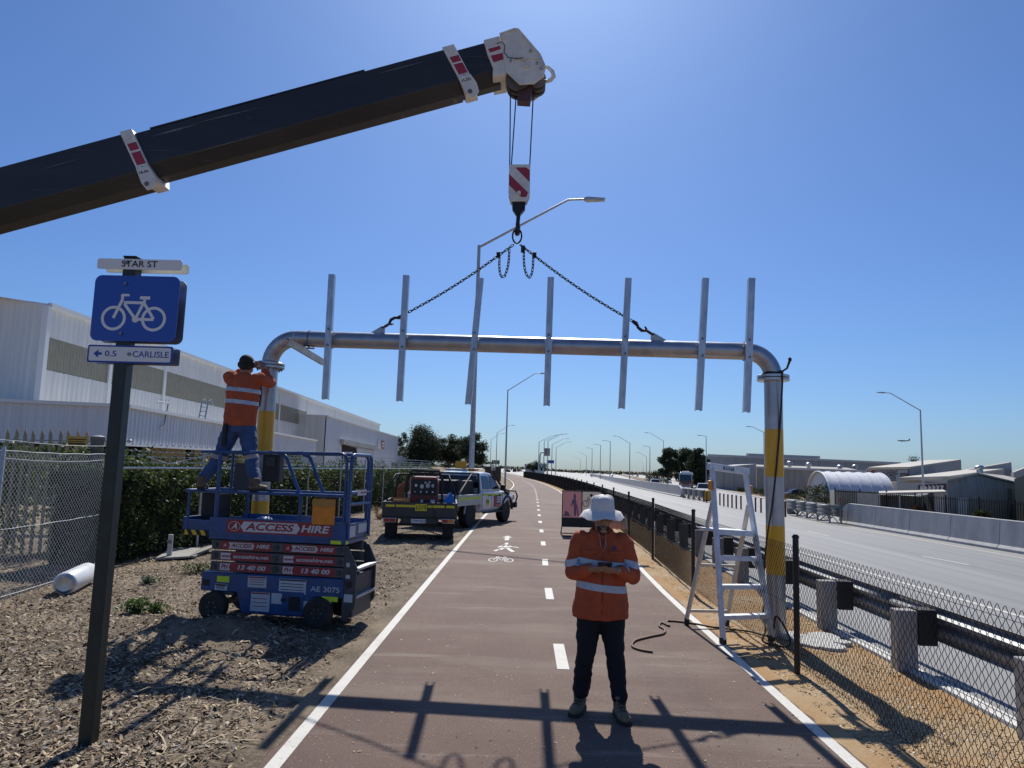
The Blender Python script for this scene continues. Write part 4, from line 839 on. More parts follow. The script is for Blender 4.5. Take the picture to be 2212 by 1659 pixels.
# scissor stack
for i in range(3):
    z0 = .57+i*.128
    for s in (-1, 1):
        y0 = -.335 if s < 0 else .285
        b = MB(); b.bb((-.84, y0, z0), (.86, y0+.05, z0+.112)); arm = b.obj('scissor_arm', lift_grey, LF, bev=.008)
        b = MB(); b.bb((-.84, y0+.07*(-s), z0+.02), (.86, y0+.05+.07*(-s), z0+.10)); b.obj('inner_arm', lift_grey, LF)
        for x in (-.79, .0, .80):
            b = MB(); q = V((x, y0 if s < 0 else y0+.05, z0+.056)); b.cyl(q, q+V((0, s*.014, 0)), .036, n=16); b.cyl(q+V((0, s*.014, 0)), q+V((0, s*.02, 0)), .022, n=12); b.obj('pivot_pin', lift_dark, arm, smooth=40)
        if s < 0:
            for xo in (-.72, .09):
                L0 = .66; yy_ = y0-.0015; b = MB(); b.bb((xo, yy_, z0+.008), (xo+L0, y0, z0+.104)); dc = b.obj('decal', dec_red, arm); yt = yy_-.001
                zc = z0+.056
                if i == 2:
                    b = MB(); b.prism([(xo+.10, yt, zc-.036), (xo+.415, yt, zc-.036), (xo+.44, yt, zc), (xo+.415, yt, zc+.036), (xo+.10, yt, zc+.036), (xo+.125, yt, zc)], (0, .0008, 0)); b.obj('white_banner', dec_white, dc)
                    text('ACCESS', .062, (xo+.27, yt-.001, zc), NX, NZ, dec_red, dc, width=.27, bold=.03, shear=.2); text('HIRE', .062, (xo+.545, yt-.001, zc), NX, NZ, dec_white, dc, width=.17, bold=.03, shear=.2); text('A', .05, (xo+.055, yt-.001, zc), NX, NZ, dec_white, dc, bold=.03, shear=.3)
                elif i == 1:
                    b = MB(); b.prism([(xo+.01, yt, zc-.038), (xo+.145, yt, zc-.038), (xo+.125, yt, zc), (xo+.145, yt, zc+.038), (xo+.01, yt, zc+.038)], (0, .0008, 0)); b.obj('white_banner', dec_white, dc)
                    text('www', .055, (xo+.07, yt-.001, zc), NX, NZ, dec_red, dc, width=.10, bold=.025, shear=.15); text('accesshire.net', .06, (xo+.40, yt-.001, zc), NX, NZ, dec_white, dc, width=.46, bold=.022, shear=.15)
                else:
                    b = MB(); b.prism([(xo+.01, yt, zc-.040), (xo+.145, yt, zc-.040), (xo+.125, yt, zc), (xo+.145, yt, zc+.040), (xo+.01, yt, zc+.040)], (0, .0008, 0)); b.obj('white_banner', dec_white, dc)
                    text('PH', .075, (xo+.067, yt-.001, zc), NX, NZ, dec_red, dc, width=.09, bold=.03, shear=.2); text('13 40 00', .075, (xo+.41, yt-.001, zc), NX, NZ, dec_white, dc, width=.36, bold=.03, shear=.2)
# platform
b = MB(); b.bb((-.86, -.38, .955), (.88, .38, 1.02)); pf = b.obj('platform_deck', lb, LF, bev=.006)
for y in (-.385, .373):
    b = MB(); b.bb((-.86, y, 1.0), (.88, y+.012, 1.215)); tb = b.obj('toe_board', lb, LF, bev=.003)
    if y < 0:
        b = MB(); b.bb((-.63, y-.002, 1.04), (.70, y, 1.195)); dc = b.obj('decal', dec_red, tb); yt = y-.003; zc = 1.117
        b = MB(); b.prism([(-.41, yt, zc-.06), (.27, yt, zc-.06), (.31, yt, zc), (.27, yt, zc+.06), (-.41, yt, zc+.06), (-.45, yt, zc)], (0, .0008, 0)); b.obj('white_banner', dec_white, dc)
        text('ACCESS', .115, (-.08, yt-.001, zc), NX, NZ, dec_red, dc, width=.62, bold=.03, shear=.2); text('HIRE', .115, (.49, yt-.001, zc), NX, NZ, dec_white, dc, width=.36, bold=.03, shear=.2)
        b = MB(); b.tube([(-.53+.075*math.cos(t), yt, zc+.055*math.sin(t)) for t in [2*PI*k/20 for k in range(20)]], .004, 4, closed=True); b.obj('ring_logo', dec_white, dc); text('A', .095, (-.53, yt-.001, zc), NX, NZ, dec_white, dc, bold=.03, shear=.35)
b = MB(); b.bb((.868, -.372, 1.0), (.88, .372, 1.19)); b.obj('toe_board', lb, LF)
b = MB(); b.bb((.8805, -.28, 1.03), (.882, -.08, 1.16)); b.bb((.8805, .02, 1.06), (.882, .3, 1.17)); b.obj('safety_label', label_w, LF)
for x0, x1, y in ((.70, .83, -.3815), (.30, .02, 0)):
    if y: b = MB(); b.bb((x0, y-.0015, .955+.005), (x1, y, 1.015)); b.obj('reflector', lime, LF)
b = MB(); b.bb((.8805, -.37, .96), (.882, -.29, 1.015)); b.bb((.8805, .30, .98), (.882, .37, 1.03)); b.obj('reflector', lime, LF)
# sliding extension deck (left)
b = MB(); b.bb((-1.22, -.33, 1.05), (-.80, .33, 1.10)); b.bb((-1.22, -.35, 1.05), (-.80, -.335, 1.17)); b.bb((-1.22, .335, 1.05), (-.80, .35, 1.17)); b.bb((-1.235, -.35, 1.05), (-1.22, .35, 1.20)); b.obj('extension_deck', lb, LF, bev=.004)
b = MB(); b.bb((-1.215, -.352, .985), (-.87, -.335, 1.05)); hz_ = b.obj('hazard_strip', ink, LF)
for k in range(3):
    x = -1.20+k*.115; b = MB(); b.prism([(x, -.3525, .987), (x+.055, -.3525, .987), (x+.02, -.3525, 1.048), (x-.035 if k else x, -.3525, 1.048)], (0, -.001, 0)); b.obj('hazard_stripe', haz_y, hz_)
# guard rails
R_ = .019
def rail(pts, name='rail', r=R_, n=10): b = MB(); b.tube(pts, r, n); return b.obj(name, lb, LF, smooth=60)
def rcorner(a, c, d, r=.09, n=5):
    a, c, d = V(a), V(c), V(d); u = (a-c).normalized(); w_ = (d-c).normalized(); return [c+u*r*(1-math.sin(t))+w_*r*(1-math.cos(t)) for t in [PI/2*k/n for k in range(n+1)]]
for y in (-.36, .36):
    top = [(-1.05, y, 2.0)]+rcorner((-1.05, y, 2.0), (.84, y, 2.02), (.84, y, 1.0))+[(.84, y, 1.0)]
    rail(top, 'top_rail'); rail([(-.80, y, 1.0), (-.80, y, 1.99)], 'rail_post', .024)
    rail([(-1.22, y, 1.52), (.84, y, 1.52)], 'mid_rail')
    yi = y*.93
    rail(spline([(-.05, yi, 2.0), (.04, yi, 1.97), (.09, yi, 1.88), (.17, yi, 1.70), (.25, yi, 1.54), (.27, yi, 1.46), (.27, yi, 1.2), (.27, yi, 1.02)], 4), 'sloping_rail', .022)
    rail([(-1.18, y*.95, 1.06), (-1.18, y*.95, 1.52)], 'rail_post')
rail([(-1.22, -.36, 1.52), (-1.22, .36, 1.52)], 'mid_rail'); rail([(-1.05, -.36, 2.0), (-1.05, .36, 2.0)], 'top_rail'); rail([(-1.05, .36, 1.52), (-1.05, .36, 2.0)], 'rail_post')
hoop = [(.89, -.34, 1.0)]+rcorner((.89, -.34, 1.0), (.89, -.34, 2.01), (.89, .34, 2.01))+rcorner((.89, -.34, 2.01), (.89, .34, 2.01), (.89, .34, 1.0))+[(.89, .34, 1.0)]
rail(hoop, 'gate_hoop', .022); rail([(.89, -.34, 1.56), (.89, .34, 1.56)], 'gate_rail'); rail([(.89, -.34, 1.42), (.89, .34, 1.42)], 'gate_rail')
b = MB(); b.bb((.865, -.39, 1.2), (.91, -.345, 1.70)); b.obj('gate_post', lb, LF, bev=.006)
b = MB(); b.bb((.913, -.16, 1.52), (.916, .14, 1.59)); o = b.obj('gate_label', dec_white, LF); b = MB(); b.bb((.9163, -.06, 1.545), (.9168, .12, 1.565)); b.obj('print', dec_red, o)
b = MB(); b.box((-.42, .26, 1.82), (.24, .14, .36)); cb = b.obj('control_box', mat('control_black', (.018, .019, .022), .5), LF, bev=.02)
b = MB(); b.box((-.42, .185, 1.90), (.12, .02, .12)); b.cyl((-.42, .2, 1.98), (-.42, .15, 2.03), .012, n=8); b.obj('joystick', lift_dark, cb)
b = MB(); b.box((-.74, .10, 1.70), (.22, .06, .34)); b.obj('mesh_guard', mat('guard_grey', (.05, .06, .07), .6), LF)
b = MB(); b.box((-1.08, .1, 1.31), (.24, .3, .36)); b.obj('tool_bin', ink, LF, bev=.02)
# things lying on the lift
o_mat = mat('orange_pouch', (.72, .24, .015), .5, var=.1, scale=8)
b = MB(); NXs = 8
b.box((.60, -.40, 1.33), (.285, .012, .30)); dp = tag(b.obj('document_pouch', o_mat, None, bev=.006), 'orange vinyl document pouch hung inside the lift guard rail', 'pouch')
dp.location = LF.location; dp.rotation_euler = LF.rotation_euler
b = MB(); b.add([(.455, -.412, 1.47), (.745, -.412, 1.47), (.742, -.425, 1.40), (.62, -.43, 1.385), (.46, -.424, 1.405)], [(0, 1, 2, 3, 4)]); fl_ = b.obj('flap', mat('pouch_flap', (.50, .22, .03), .5), dp)
pb_ = MB(); rr0 = random.Random(3)
pb_.ell((-.22, -.24, 1.09), (.13, .09, .075), 18, 12); pb_.v = [(x+rr0.uniform(-.018, .018), y+rr0.uniform(-.018, .018), max(1.024, z+rr0.uniform(-.02, .03)+(.05 if z > 1.14 else 0))) for x, y, z in pb_.v]
bg_ = tag(pb_.obj('plastic_bag', mat('bag_white', (.62, .66, .72), .35), None, smooth=30), 'crumpled white plastic bag lying on the lift deck', 'bag'); bg_.location = LF.location; bg_.rotation_euler = LF.rotation_euler
# ================================================================== mulched bank on the left
def zmul(x, y):
    e = min(1., max(0., (PL(y)-.1-x)/.5))
    z = -.02+.02*e+.035*e*noise.noise(V((x*.9, y*.9, 1.7)))+.014*e*noise.noise(V((x*3.3, y*3.3, 4)))
    for cx, cy, rx, ry, h in ((-3.15, 8.02, .55, .38, .22), (-3.75, 7.55, .7, .45, .10), (-2.75, 7.5, .5, .4, .09), (-4.15, 8.5, .5, .35, .10), (-3.2, 6.9, .9, .3, .05)):
        d = ((x-cx)/rx)**2+((y-cy)/ry)**2; z += h*math.exp(-d)*(1+.5*noise.noise(V((x*6, y*6, 9))))
    return z
xs_ = list(np.linspace(-13, -1.66, 120)); ys_ = list(np.arange(1.2, 16, .11))+list(np.arange(16, 60, .8))
gv = []; 
for y in ys_:
    off = PL(y)+1.56
    for x in xs_: gv.append((x+off, y, zmul(x+off, y)))
nxs = len(xs_)
gf = [(j*nxs+i, j*nxs+i+1, (j+1)*nxs+i+1, (j+1)*nxs+i) for j in range(len(ys_)-1) for i in range(nxs-1)]
struct(link('mulch_bank', npmesh('mulch_bank', gv, gf, mulch_dirt, smooth=True)))
chip_m = tinted('wood_chip', .85)
def scatter(name, n, xr, yr, pw, size, cols, zf, label, cat, keep=None, wr=(.18, .45), tilt=.45, zoff=.006, seed=1):
    g = np.random.default_rng(seed); u = g.random(n*2); a, b_ = yr[0]**(1-pw), yr[1]**(1-pw); Y = (a+(b_-a)*u)**(1/(1-pw)); X = xr[0]+(xr[1]-xr[0])*g.random(n*2)
    if keep is not None: k = keep(X, Y, g); X, Y = X[k], Y[k]
    X, Y = X[:n], Y[:n]; n = len(X); Z = np.array([zf(x, y) for x, y in zip(X, Y)])+zoff
    L = size[0]+(size[1]-size[0])*g.random(n)**2; W = L*(wr[0]+(wr[1]-wr[0])*g.random(n)); th = g.random(n)*2*np.pi
    ux = np.stack([np.cos(th), np.sin(th), (g.random(n)-.5)*2*tilt], -1); ux /= np.linalg.norm(ux, axis=1)[:, None]
    vx = np.stack([-np.sin(th), np.cos(th), (g.random(n)-.5)*2*tilt], -1); vx /= np.linalg.norm(vx, axis=1)[:, None]
    c = np.stack([X, Y, Z], -1); lift = (g.random(n)*.12*L)[:, None]*np.array([0, 0, 1.])
    P = np.stack([c-ux*L[:, None]/2-vx*W[:, None]/2, c-ux*L[:, None]/2+vx*W[:, None]*.3, c+lift-vx*W[:, None]*.6, c+lift+vx*W[:, None]*.6, c+ux*L[:, None]/2-vx*W[:, None]*.3, c+ux*L[:, None]/2+vx*W[:, None]/2], 1)
    i = np.arange(n)[:, None]*6; f = np.concatenate([i+np.array([0, 2, 3, 1]), i+np.array([2, 4, 5, 3])])
    cols = np.array(cols); t = cols[g.integers(0, len(cols), n)]*(.75+.5*g.random((n, 1))); o = link(name, npmesh(name, P.reshape(-1, 3), f, chip_m, np.repeat(t, 6, 0)))
    stuff(o); o['label'] = label; o['category'] = cat; return o
chip_cols = [(.52, .42, .29), (.46, .36, .24), (.40, .31, .20), (.50, .41, .29), (.24, .165, .10), (.32, .255, .18), (.13, .09, .06), (.30, .27, .23), (.44, .34, .21), (.085, .06, .042), (.16, .11, .075), (.11, .08, .055), (.20, .15, .105)]
def keep_m(X, Y, g):
    edge = np.clip((-1.72-X)/.6, 0, 1); soil = 1-.7*np.exp(-(((X+3.2)/1.0)**2+((Y-7.8)/.7)**2)); return g.random(len(X)) < np.clip(edge, .06, 1)*soil
scatter('wood_chip_mulch', 150000, (-9.5, -1.75), (3.2, 36), 1.75, (.016, .085), chip_cols, zmul, 'loose brown wood chips covering the bank beside the path', 'mulch', keep_m, (.12, .32), .7)
scatter('dry_twigs', 900, (-9, -1.9), (3.4, 20), 1.8, (.12, .34), [(.42, .33, .2), (.5, .42, .28), (.2, .14, .09)], zmul, 'dry straw and twigs scattered on the mulch', 'twigs', None, (.02, .04), .12, .012, 5)
peb = [(.44, .31, .16), (.55, .43, .27), (.30, .18, .08), (.38, .28, .17), (.60, .52, .40)]
scatter('verge_stones', 40000, (2.40, 3.99), (3.2, 26), 1.7, (.005, .026), peb, lambda x, y: verge_z(x, y, 1), 'small orange and cream stones on the sandy verge', 'stones', None, (.5, .9), .5, .003, 9)
scatter('path_litter', 700, (-1.5, 2.3), (4.5, 22), 1.7, (.006, .032), [(.40, .32, .2), (.1, .07, .05), (.5, .42, .3), (.05, .04, .035), (.45, .42, .38)], lambda x, y: .002, 'scraps of bark and grit lying on the red path', 'litter', None, (.15, .5), .1, .003, 13)
def keep_arc(X, Y, g):
    k = np.zeros(len(X), bool)
    for y0, c1, c2, w_ in ((11.75, -.05, .02, .10), (12.25, .03, -.03, .07), (9.0, -.12, .05, .08), (10.2, .10, -.02, .22), (6.9, .25, 0, .06)): k |= np.abs(Y-(y0+c1*X+c2*X*X)) < w_*np.abs(g.normal(size=len(X)))
    return k
scatter('tyre_dust', 9000, (-1.5, 2.3), (5.5, 14), 1.2, (.004, .013), [(.42, .34, .25), (.36, .29, .21), (.48, .40, .31)], lambda x, y: .001, 'pale dust and grit left in curved tyre tracks across the path', 'dust', keep_arc, (.5, .9), .15, .002, 15)
scatter('loose_grit', 16000, (-1.55, 2.35), (4.5, 16), 1.6, (.003, .009), [(.40, .33, .26), (.30, .24, .19), (.06, .045, .04), (.46, .40, .33)], lambda x, y: .001, 'fine loose grit speckling the red path', 'grit', None, (.5, .9), .15, .002, 16)
q = G(1758, 1386); cs_ = thing('concrete_spill', 'pale splash of spilled concrete behind the mesh fence by the banded post', 'concrete spill', (q.x, q.y, 0)); rd = random.Random(8); spill = mat('spilled_concrete', (.58, .57, .54), .9, var=.2, scale=20, bump=.6, bscale=60)
for k, (dx, dy, r0) in enumerate(((0, 0, .34), (.22, .25, .22), (-.18, .28, .2), (.1, -.3, .16), (.3, -.05, .12))):
    b = MB(); pts = [(q.x+dx+r0*(.75+.3*rd.random())*math.cos(2*PI*i/16), q.y+dy+r0*(.75+.3*rd.random())*math.sin(2*PI*i/16), .018+.003*k) for i in range(16)]; b.prism([V(p)-V((0, 0, .05)) for p in pts], (0, 0, .05)); b.obj('splash', spill, cs_, bev=.01)
# ------------------------------------------------------------------ leaves
leaf_m = tinted('leaf', .55, .35, .4); leaf_far = tinted('far_leaf', .7, .2, .3)
def leaves(name, C, size, cols, parent, m=None, seed=0, asp=.45, droop=0., shade=None):
    g = np.random.default_rng(seed); C = np.asarray(C); n = len(C); a = g.normal(size=(n, 3)); a[:, 2] -= droop; a /= np.linalg.norm(a, axis=1)[:, None]
    b_ = g.normal(size=(n, 3)); b_ -= a*(a*b_).sum(1)[:, None]; b_ /= np.linalg.norm(b_, axis=1)[:, None]; nn = np.cross(a, b_)
    L = (size[0]+(size[1]-size[0])*g.random(n))[:, None]; W = L*asp
    P = np.stack([C-a*L/2, C+b_*W/2+nn*W*.15, C+a*L/2, C-b_*W/2+nn*W*.15], 1); f = np.arange(n)[:, None]*4+np.array([0, 1, 2, 3])
    cols = np.array(cols); t = cols[g.integers(0, len(cols), n)]*(.7+.6*g.random((n, 1)))
    return link(name, npmesh(name, P.reshape(-1, 3), f, m or leaf_m, np.repeat(t, 4, 0)), parent)
bark = mat('bark', (.16, .12, .09), .9, var=.35, scale=5, bump=.5, bscale=20); gum_bark = mat('gum_bark', (.30, .25, .20), .85, var=.3, scale=3, bump=.3, bscale=15)
gum = [(.045, .062, .030), (.060, .080, .036), (.035, .050, .026), (.085, .095, .045), (.028, .040, .022)]
def tree(base, w_, h, label, seed, cols=gum, trunk=.18, nclump=34, per=420, leaf=(.22, .5), group=None, name='gum_tree', low=.25):
    base = V(base); rd = random.Random(seed); g = np.random.default_rng(seed); root = thing(name, label, 'tree', base, group)
    cs = []
    for i in range(nclump):
        while True:
            p = V((rd.uniform(-1, 1), rd.uniform(-1, 1), rd.uniform(-1, 1)))
            if p.length < 1 and (p.length > .35 or rd.random() < .3): break
        c = base+V((p.x*w_*.5*(1-.22*max(0, p.z)), p.y*w_*.5, h*(low+(1-low)*.5)+p.z*h*(1-low)*.46)); cs.append((c, w_*rd.uniform(.16, .27)))
    pts = []
    for c, r in cs:
        q = g.normal(size=(per, 3)); q /= np.linalg.norm(q, axis=1)[:, None]; q *= (r*(g.random((per, 1))**.5+.12*g.normal(size=(per, 1)))); q[:, 2] *= .75; pts.append(q+np.array(c))
    leaves('crown', np.concatenate(pts), leaf, cols, root, leaf_far, seed)
    b = MB(); fork = base+V((rd.uniform(-.2, .2), 0, h*(low+.08))); b.tube([base-V((0, 0, .2)), base.lerp(fork, .5)+V((rd.uniform(-.15, .15), 0, 0)), fork], [trunk*1.25, trunk, trunk*.8], 8)
    for c, r in cs[::2]:
        mid = fork.lerp(c, .5)+V((0, 0, -.05*h)); b.tube([fork, mid, c], [trunk*.5, trunk*.3, trunk*.1], 5)
    b.obj('trunk', gum_bark, root, smooth=60); return root
def tree_px(x0, x1, ytop, Y, label, seed, **k):
    a, c = AY(x0, ytop, Y), AY(x1, ytop, Y); X = (a.x+c.x)/2; return tree((X, Y, zg(X)), c.x-a.x, a.z-zg(X), label, seed, **k)
tree_px(846, 884, 926, 185, 'small round dark tree showing behind the warehouse corner', 1, nclump=16, per=200)
tree_px(872, 958, 921, 172, 'largest dark gum tree beside the white warehouse', 2, nclump=60, per=420, low=.12)
tree_px(946, 1000, 938, 176, 'leafy gum tree between the largest gum and the tall light pole', 3, nclump=40, low=.15)
tree_px(992, 1056, 934, 160, 'gum tree with open crown behind the tall light pole', 4, nclump=34, per=420, low=.2)
tree_px(1424, 1462, 957, 165, 'tall pale-edged tree at the left of the clump behind the bus', 5, nclump=40, low=.1, cols=[(.055, .075, .035), (.075, .095, .045), (.04, .055, .028)])
tree_px(1455, 1500, 955, 170, 'middle tree of the clump behind the bus', 6, nclump=40, low=.08, cols=[(.055, .075, .035), (.075, .095, .045), (.04, .055, .028)])
tree_px(1485, 1532, 968, 160, 'broad tree of the clump beside the thin street light', 7, nclump=44, low=.05, cols=[(.045, .06, .03), (.06, .075, .036)])
tree_px(1400, 1446, 1018, 220, 'low dark bush left of the tree clump past the island', 8, nclump=14, per=160, low=0., name='bush')
tree_px(1140, 1186, 997, 330, 'bushy green tree beneath the distant overhead sign', 9, nclump=20, per=200, low=0., leaf=(.4, .9))
tree_px(1954, 2010, 983, 150, 'dark tree rising behind the sawtooth shed roofs', 10, nclump=18, per=160)
tree_px(1046, 1066, 996, 230, 'grey-leaved tree behind the green direction sign', 11, nclump=12, per=120, low=0.)
g = np.random.default_rng(77); nn_ = 9000; ang = np.radians(-62+124*g.random(nn_)); dd = 750+250*g.random(nn_); hgt = np.array([2.6+1.6*noise.noise(V((a*30, 1, 0)))+1.2*noise.noise(V((a*140, 4, 0))) for a in ang])
xx = dd*np.sin(ang); fr_ = leaves('distant_scrub', np.stack([xx, dd*np.cos(ang), np.where(xx > 60, -2.3, np.minimum(0, -FALL*(xx-4.3)))+hgt*g.random(nn_)], -1), (2.2, 5.), [(.06, .075, .045), (.085, .095, .06), (.05, .06, .04)], None, leaf_far, 78, .6); stuff(fr_); fr_['label'] = 'low grey-green scrub along the far horizon'; fr_['category'] = 'scrub'
def palm(px, ytop, Y, seed):
    q = AY(px, ytop, Y); base = V((q.x, Y, 0)); rd = random.Random(seed); root = thing('palm_tree', 'distant palm tree above the far end of the fence', 'palm', base, 'distant palms')
    b = MB(); T = V((q.x, Y, q.z-1.2)); b.tube([base, base.lerp(T, .5)+V((.1, 0, 0)), T], [.3, .25, .22], 7); b.obj('trunk', bark, root)
    b = MB()
    for i in range(16):
        t = 2*PI*i/16+rd.random(); e = rd.uniform(-.1, 1.1); d = V((math.cos(t), math.sin(t), 0)); n = V((-math.sin(t), math.cos(t), 0))
        P_ = [T+d*(2.0*s)+V((0, 0, 2.0*s*e-2.4*s*s)) for s in (0, .35, .7, 1)]
        b.strip([p+n*w_ for p, w_ in zip(P_, (.05, .3, .3, .05))], [p-n*w_ for p, w_ in zip(P_, (.05, .3, .3, .05))])
    b.obj('crown', mat('palm_green', (.045, .06, .03), .7), root)
for i, (x, y) in enumerate(((1096, 1008), (1111, 1005), (1114.5, 1010), (1120, 1007), (1125, 1012))): palm(x, y, 300+20*i, i)
# ------------------------------------------------------------------ hedge behind black mesh
HF = lambda y: smooth_interp([0, 12.4, 28.9, 60], [-8.1, -7.28, -6.35, -5.6], y)
hd_ = thing('hedge', 'dense green hedge growing behind the boundary mesh fence', 'hedge', (HF(25)-.7, 25, 0))
g = np.random.default_rng(21); n = 70000; Y = 12.6+(50-12.6)*g.random(n)**1.9; sd_ = g.random(n)
top_n = np.array([1.60+.24*noise.noise(V((y*.7, 2, 0)))+.20*noise.noise(V((y*2.6, 7, 0)))+.12*noise.noise(V((y*8, 1, 0))) for y in Y])
u = g.random(n); shell = g.random(n) < .72
front = g.random(n) < .6
xo = np.where(shell & front, .42+.10*g.normal(size=n), -.45+.95*g.random(n)); z = np.where(shell & ~front, top_n-np.abs(g.normal(size=n))*.10, top_n*g.random(n)**.85)
bump = np.array([noise.noise(V((y*1.9, q*2.3, 5))) for y, q in zip(Y, z)])
X = np.array([HF(y) for y in Y])-.72+xo*(1+.35*bump)+.10*bump
hcols = [(.12, .16, .04), (.050, .085, .022), (.085, .125, .03), (.035, .060, .018), (.10, .135, .035), (.028, .046, .016), (.06, .09, .03)]
sy = 12.8+36*g.random(170)**1.7; sh0 = .25+.45*g.random(170); spx = np.repeat(np.array([HF(y)-.72 for y in sy])+.35*g.normal(size=170), 45); spy = np.repeat(sy, 45)+.07*g.normal(size=170*45); spz = 1.45+np.repeat(sh0, 45)*g.random(170*45)
X = np.concatenate([X, spx+.06*g.normal(size=len(spx))]); Y = np.concatenate([Y, spy]); z = np.concatenate([z, spz])
fo = leaves('foliage', np.stack([X, Y, z+.03], -1), (.05, .11), hcols, hd_, leaf_m, 22, .5, .3); stuff(fo)
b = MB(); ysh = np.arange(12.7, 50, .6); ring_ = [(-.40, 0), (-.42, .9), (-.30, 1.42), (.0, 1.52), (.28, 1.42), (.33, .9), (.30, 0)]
b.add([(HF(y)-.72+x+.10*noise.noise(V((y, zz, 2))), y, zz+.08*noise.noise(V((y, zz, 9)))) for y in ysh for x, zz in ring_], [(j*7+i, j*7+i+1, (j+1)*7+i+1, (j+1)*7+i) for j in range(len(ysh)-1) for i in range(6)]+[tuple(range(7)), tuple((len(ysh)-1)*7+i for i in range(6, -1, -1))]); b.obj('dark_core', mat('hedge_core', (.022, .026, .014), .95, var=.4, scale=8, bump=.6, bscale=20), hd_)  # added dark core that blocks the view through the leaves
# boundary fence: black mesh with galvanised top rail and barbed strands
cp = V((HF(12.4), 12.4, 0))
bmf = thing('boundary_fence', 'tall mesh boundary fence with barbed strands in front of the hedge', 'fence', cp)
pm = MB().lathe([(.03, -.3), (.03, 2.05), (.034, 2.06), (.02, 2.09)], n=10).mesh('post', galv_dull, smooth=40)
for y in (15.6, 18.8, 22, 25.2, 28.4, 31.6, 34.8, 38, 41.2, 44.4):
    o = link('post', pm, bmf); o.location = (HF(y), y, 0)
for a, c in ((12.45, 15.6), (15.6, 18.8), (18.8, 22), (22, 25.2), (25.2, 28.4), (28.4, 31.6), (31.6, 34.8), (34.8, 38), (38, 41.2), (41.2, 44.4)):
    chainlink('mesh_panel', lambda s: (HF(s), s), a, c, .02, 1.72, .025 if a < 22 else .05, .045 if a < 22 else .09, .0018 if a < 22 else .0032, black_wire, bmf)
    b = MB(); b.cyl((HF(a), a, 1.74), (HF(c), c, 1.74), .021, n=8); b.obj('top_rail', galv_wire, bmf, smooth=50)
    for z in (1.86, 1.97, 2.07, 2.2):
        b = MB(); b.tube([(HF(a+(c-a)*t/4), a+(c-a)*t/4, z-.02*math.sin(PI*t/4)) for t in range(5)], .004, 4)
        for k in range(14): yb_ = a+(c-a)*(k+.5)/14; b.box((HF(yb_), yb_, z-.016), (.03, .008, .03))
        b.obj('barbed_wire', galv_wire, bmf)
b = MB(); b.tube([(HF(13.2), 13.2, 2.0), (HF(14.2), 14.3, 1.82), (HF(15.4), 15.4, 1.98), (HF(16.2), 16.2, 2.06)], .008, 5); b.obj('loose_wire', galv_wire, bmf)
# near galvanised fence running back from the picture's edge to the corner post
NF = lambda s: (cp.x+(-6.62-cp.x)*s/4.6, 12.4-s)            # s metres from the corner towards the path side
nf = thing('galvanised_fence', 'galvanised chain-link fence with sagging wires meeting a round corner post', 'fence', cp)
b = MB(); b.lathe([(.04, -.3), (.04, 2.16), (.046, 2.17), (.03, 2.2)], cp, n=12); b.obj('corner_post', galv_dull, nf, smooth=40)
for k, (a, c) in enumerate(((.06, 3.2), (3.2, 6.4), (6.4, 9.6))):
    chainlink('mesh_panel', NF, a, c, .0, 1.98, .022, .04, .003, galv_wire, nf)
    x, y = NF(c); b = MB(); b.lathe([(.03, -.3), (.03, 2.0), (.02, 2.03)], (x, y, 0), n=10); b.obj('post', galv_dull, nf, smooth=40)
    for z, s_, r0 in ((1.98, .02, .006), (1.88, .04, .0045), (.95, .015, .0045), (.06, .01, .0045), (2.12, .03, .004)):
        b = MB(); b.tube([(*NF(a+(c-a)*t/8), z-s_*math.sin(PI*t/8)+.004*math.sin(t*3+z*9)) for t in range(9)], r0, 5); b.obj('strand_wire', galv_wire, nf)
b = MB(); b.tube([cp+V((0, 0, 2.12)), cp+V((.12, .05, 2.2)), cp+V((.24, .1, 2.21))], .008, 5); b.ell(cp+V((.26, .1, 2.22)), (.05, .03, .03), 8, 6); b.obj('arm_stub', galv_dull, nf)
# palisade behind
tan_steel = mat('palisade_tan', (.34, .28, .19), .6, var=.15, scale=6)
pal = thing('palisade_fence', 'tan steel palisade fence with pointed pales behind the mesh', 'fence', (-10, 14, 0))
pts_ = [(-.03, .0), (.03, 0), (.03, 2.34), (.0, 2.44), (-.03, 2.34)]
pale = MB().prism([(x, 0, z) for x, z in pts_], (0, .022, 0)).mesh('pale', tan_steel)
for k in range(26):
    o = link('pale', pale, pal); x = -8.75-.162*k; o.location = (x, 14.0-.02*k, random.uniform(-.015, .015)); o.rotation_euler = (0, random.uniform(-.008, .008), 0)
for z in (.35, 1.80):
    b = MB(); b.bar((-8.6, 14.03, z), (-13, 13.48, z), .04, .05); b.obj('rail', tan_steel, pal)
b = MB(); yv = 13.85; A = AY(146, 942, yv); B_ = AY(187, 963, yv); b.bb((A.x, yv, B_.z), (B_.x, yv+.01, A.z)); ys = tag(b.obj('yellow_sign', mat('sign_yellow', (.60, .38, .05), .5)), 'small yellow sign hung on the tan palisade fence', 'sign')
b = MB(); b.bb((A.x+.02, yv-.001, A.z-.07), (B_.x-.02, yv, A.z-.05)); b.bb((A.x+.02, yv-.001, A.z-.11), (B_.x-.06, yv, A.z-.095)); b.bb((A.x+.03, yv-.001, B_.z+.02), (B_.x-.03, yv, B_.z+.05)); b.obj('print', ink, ys)
q = AY(212, 940, 13.2); b = MB(); b.lathe([(.11, -.1), (.11, q.z-.12), (.125, q.z-.1), (.125, q.z-.03), (.05, q.z)], (q.x, 13.2, 0), n=18); tag(b.obj('steel_pipe_post', mat('pipe_grey', (.16, .165, .17), .6, .3, var=.2), smooth=40), 'stout grey steel pipe standing behind the corner post', 'post')
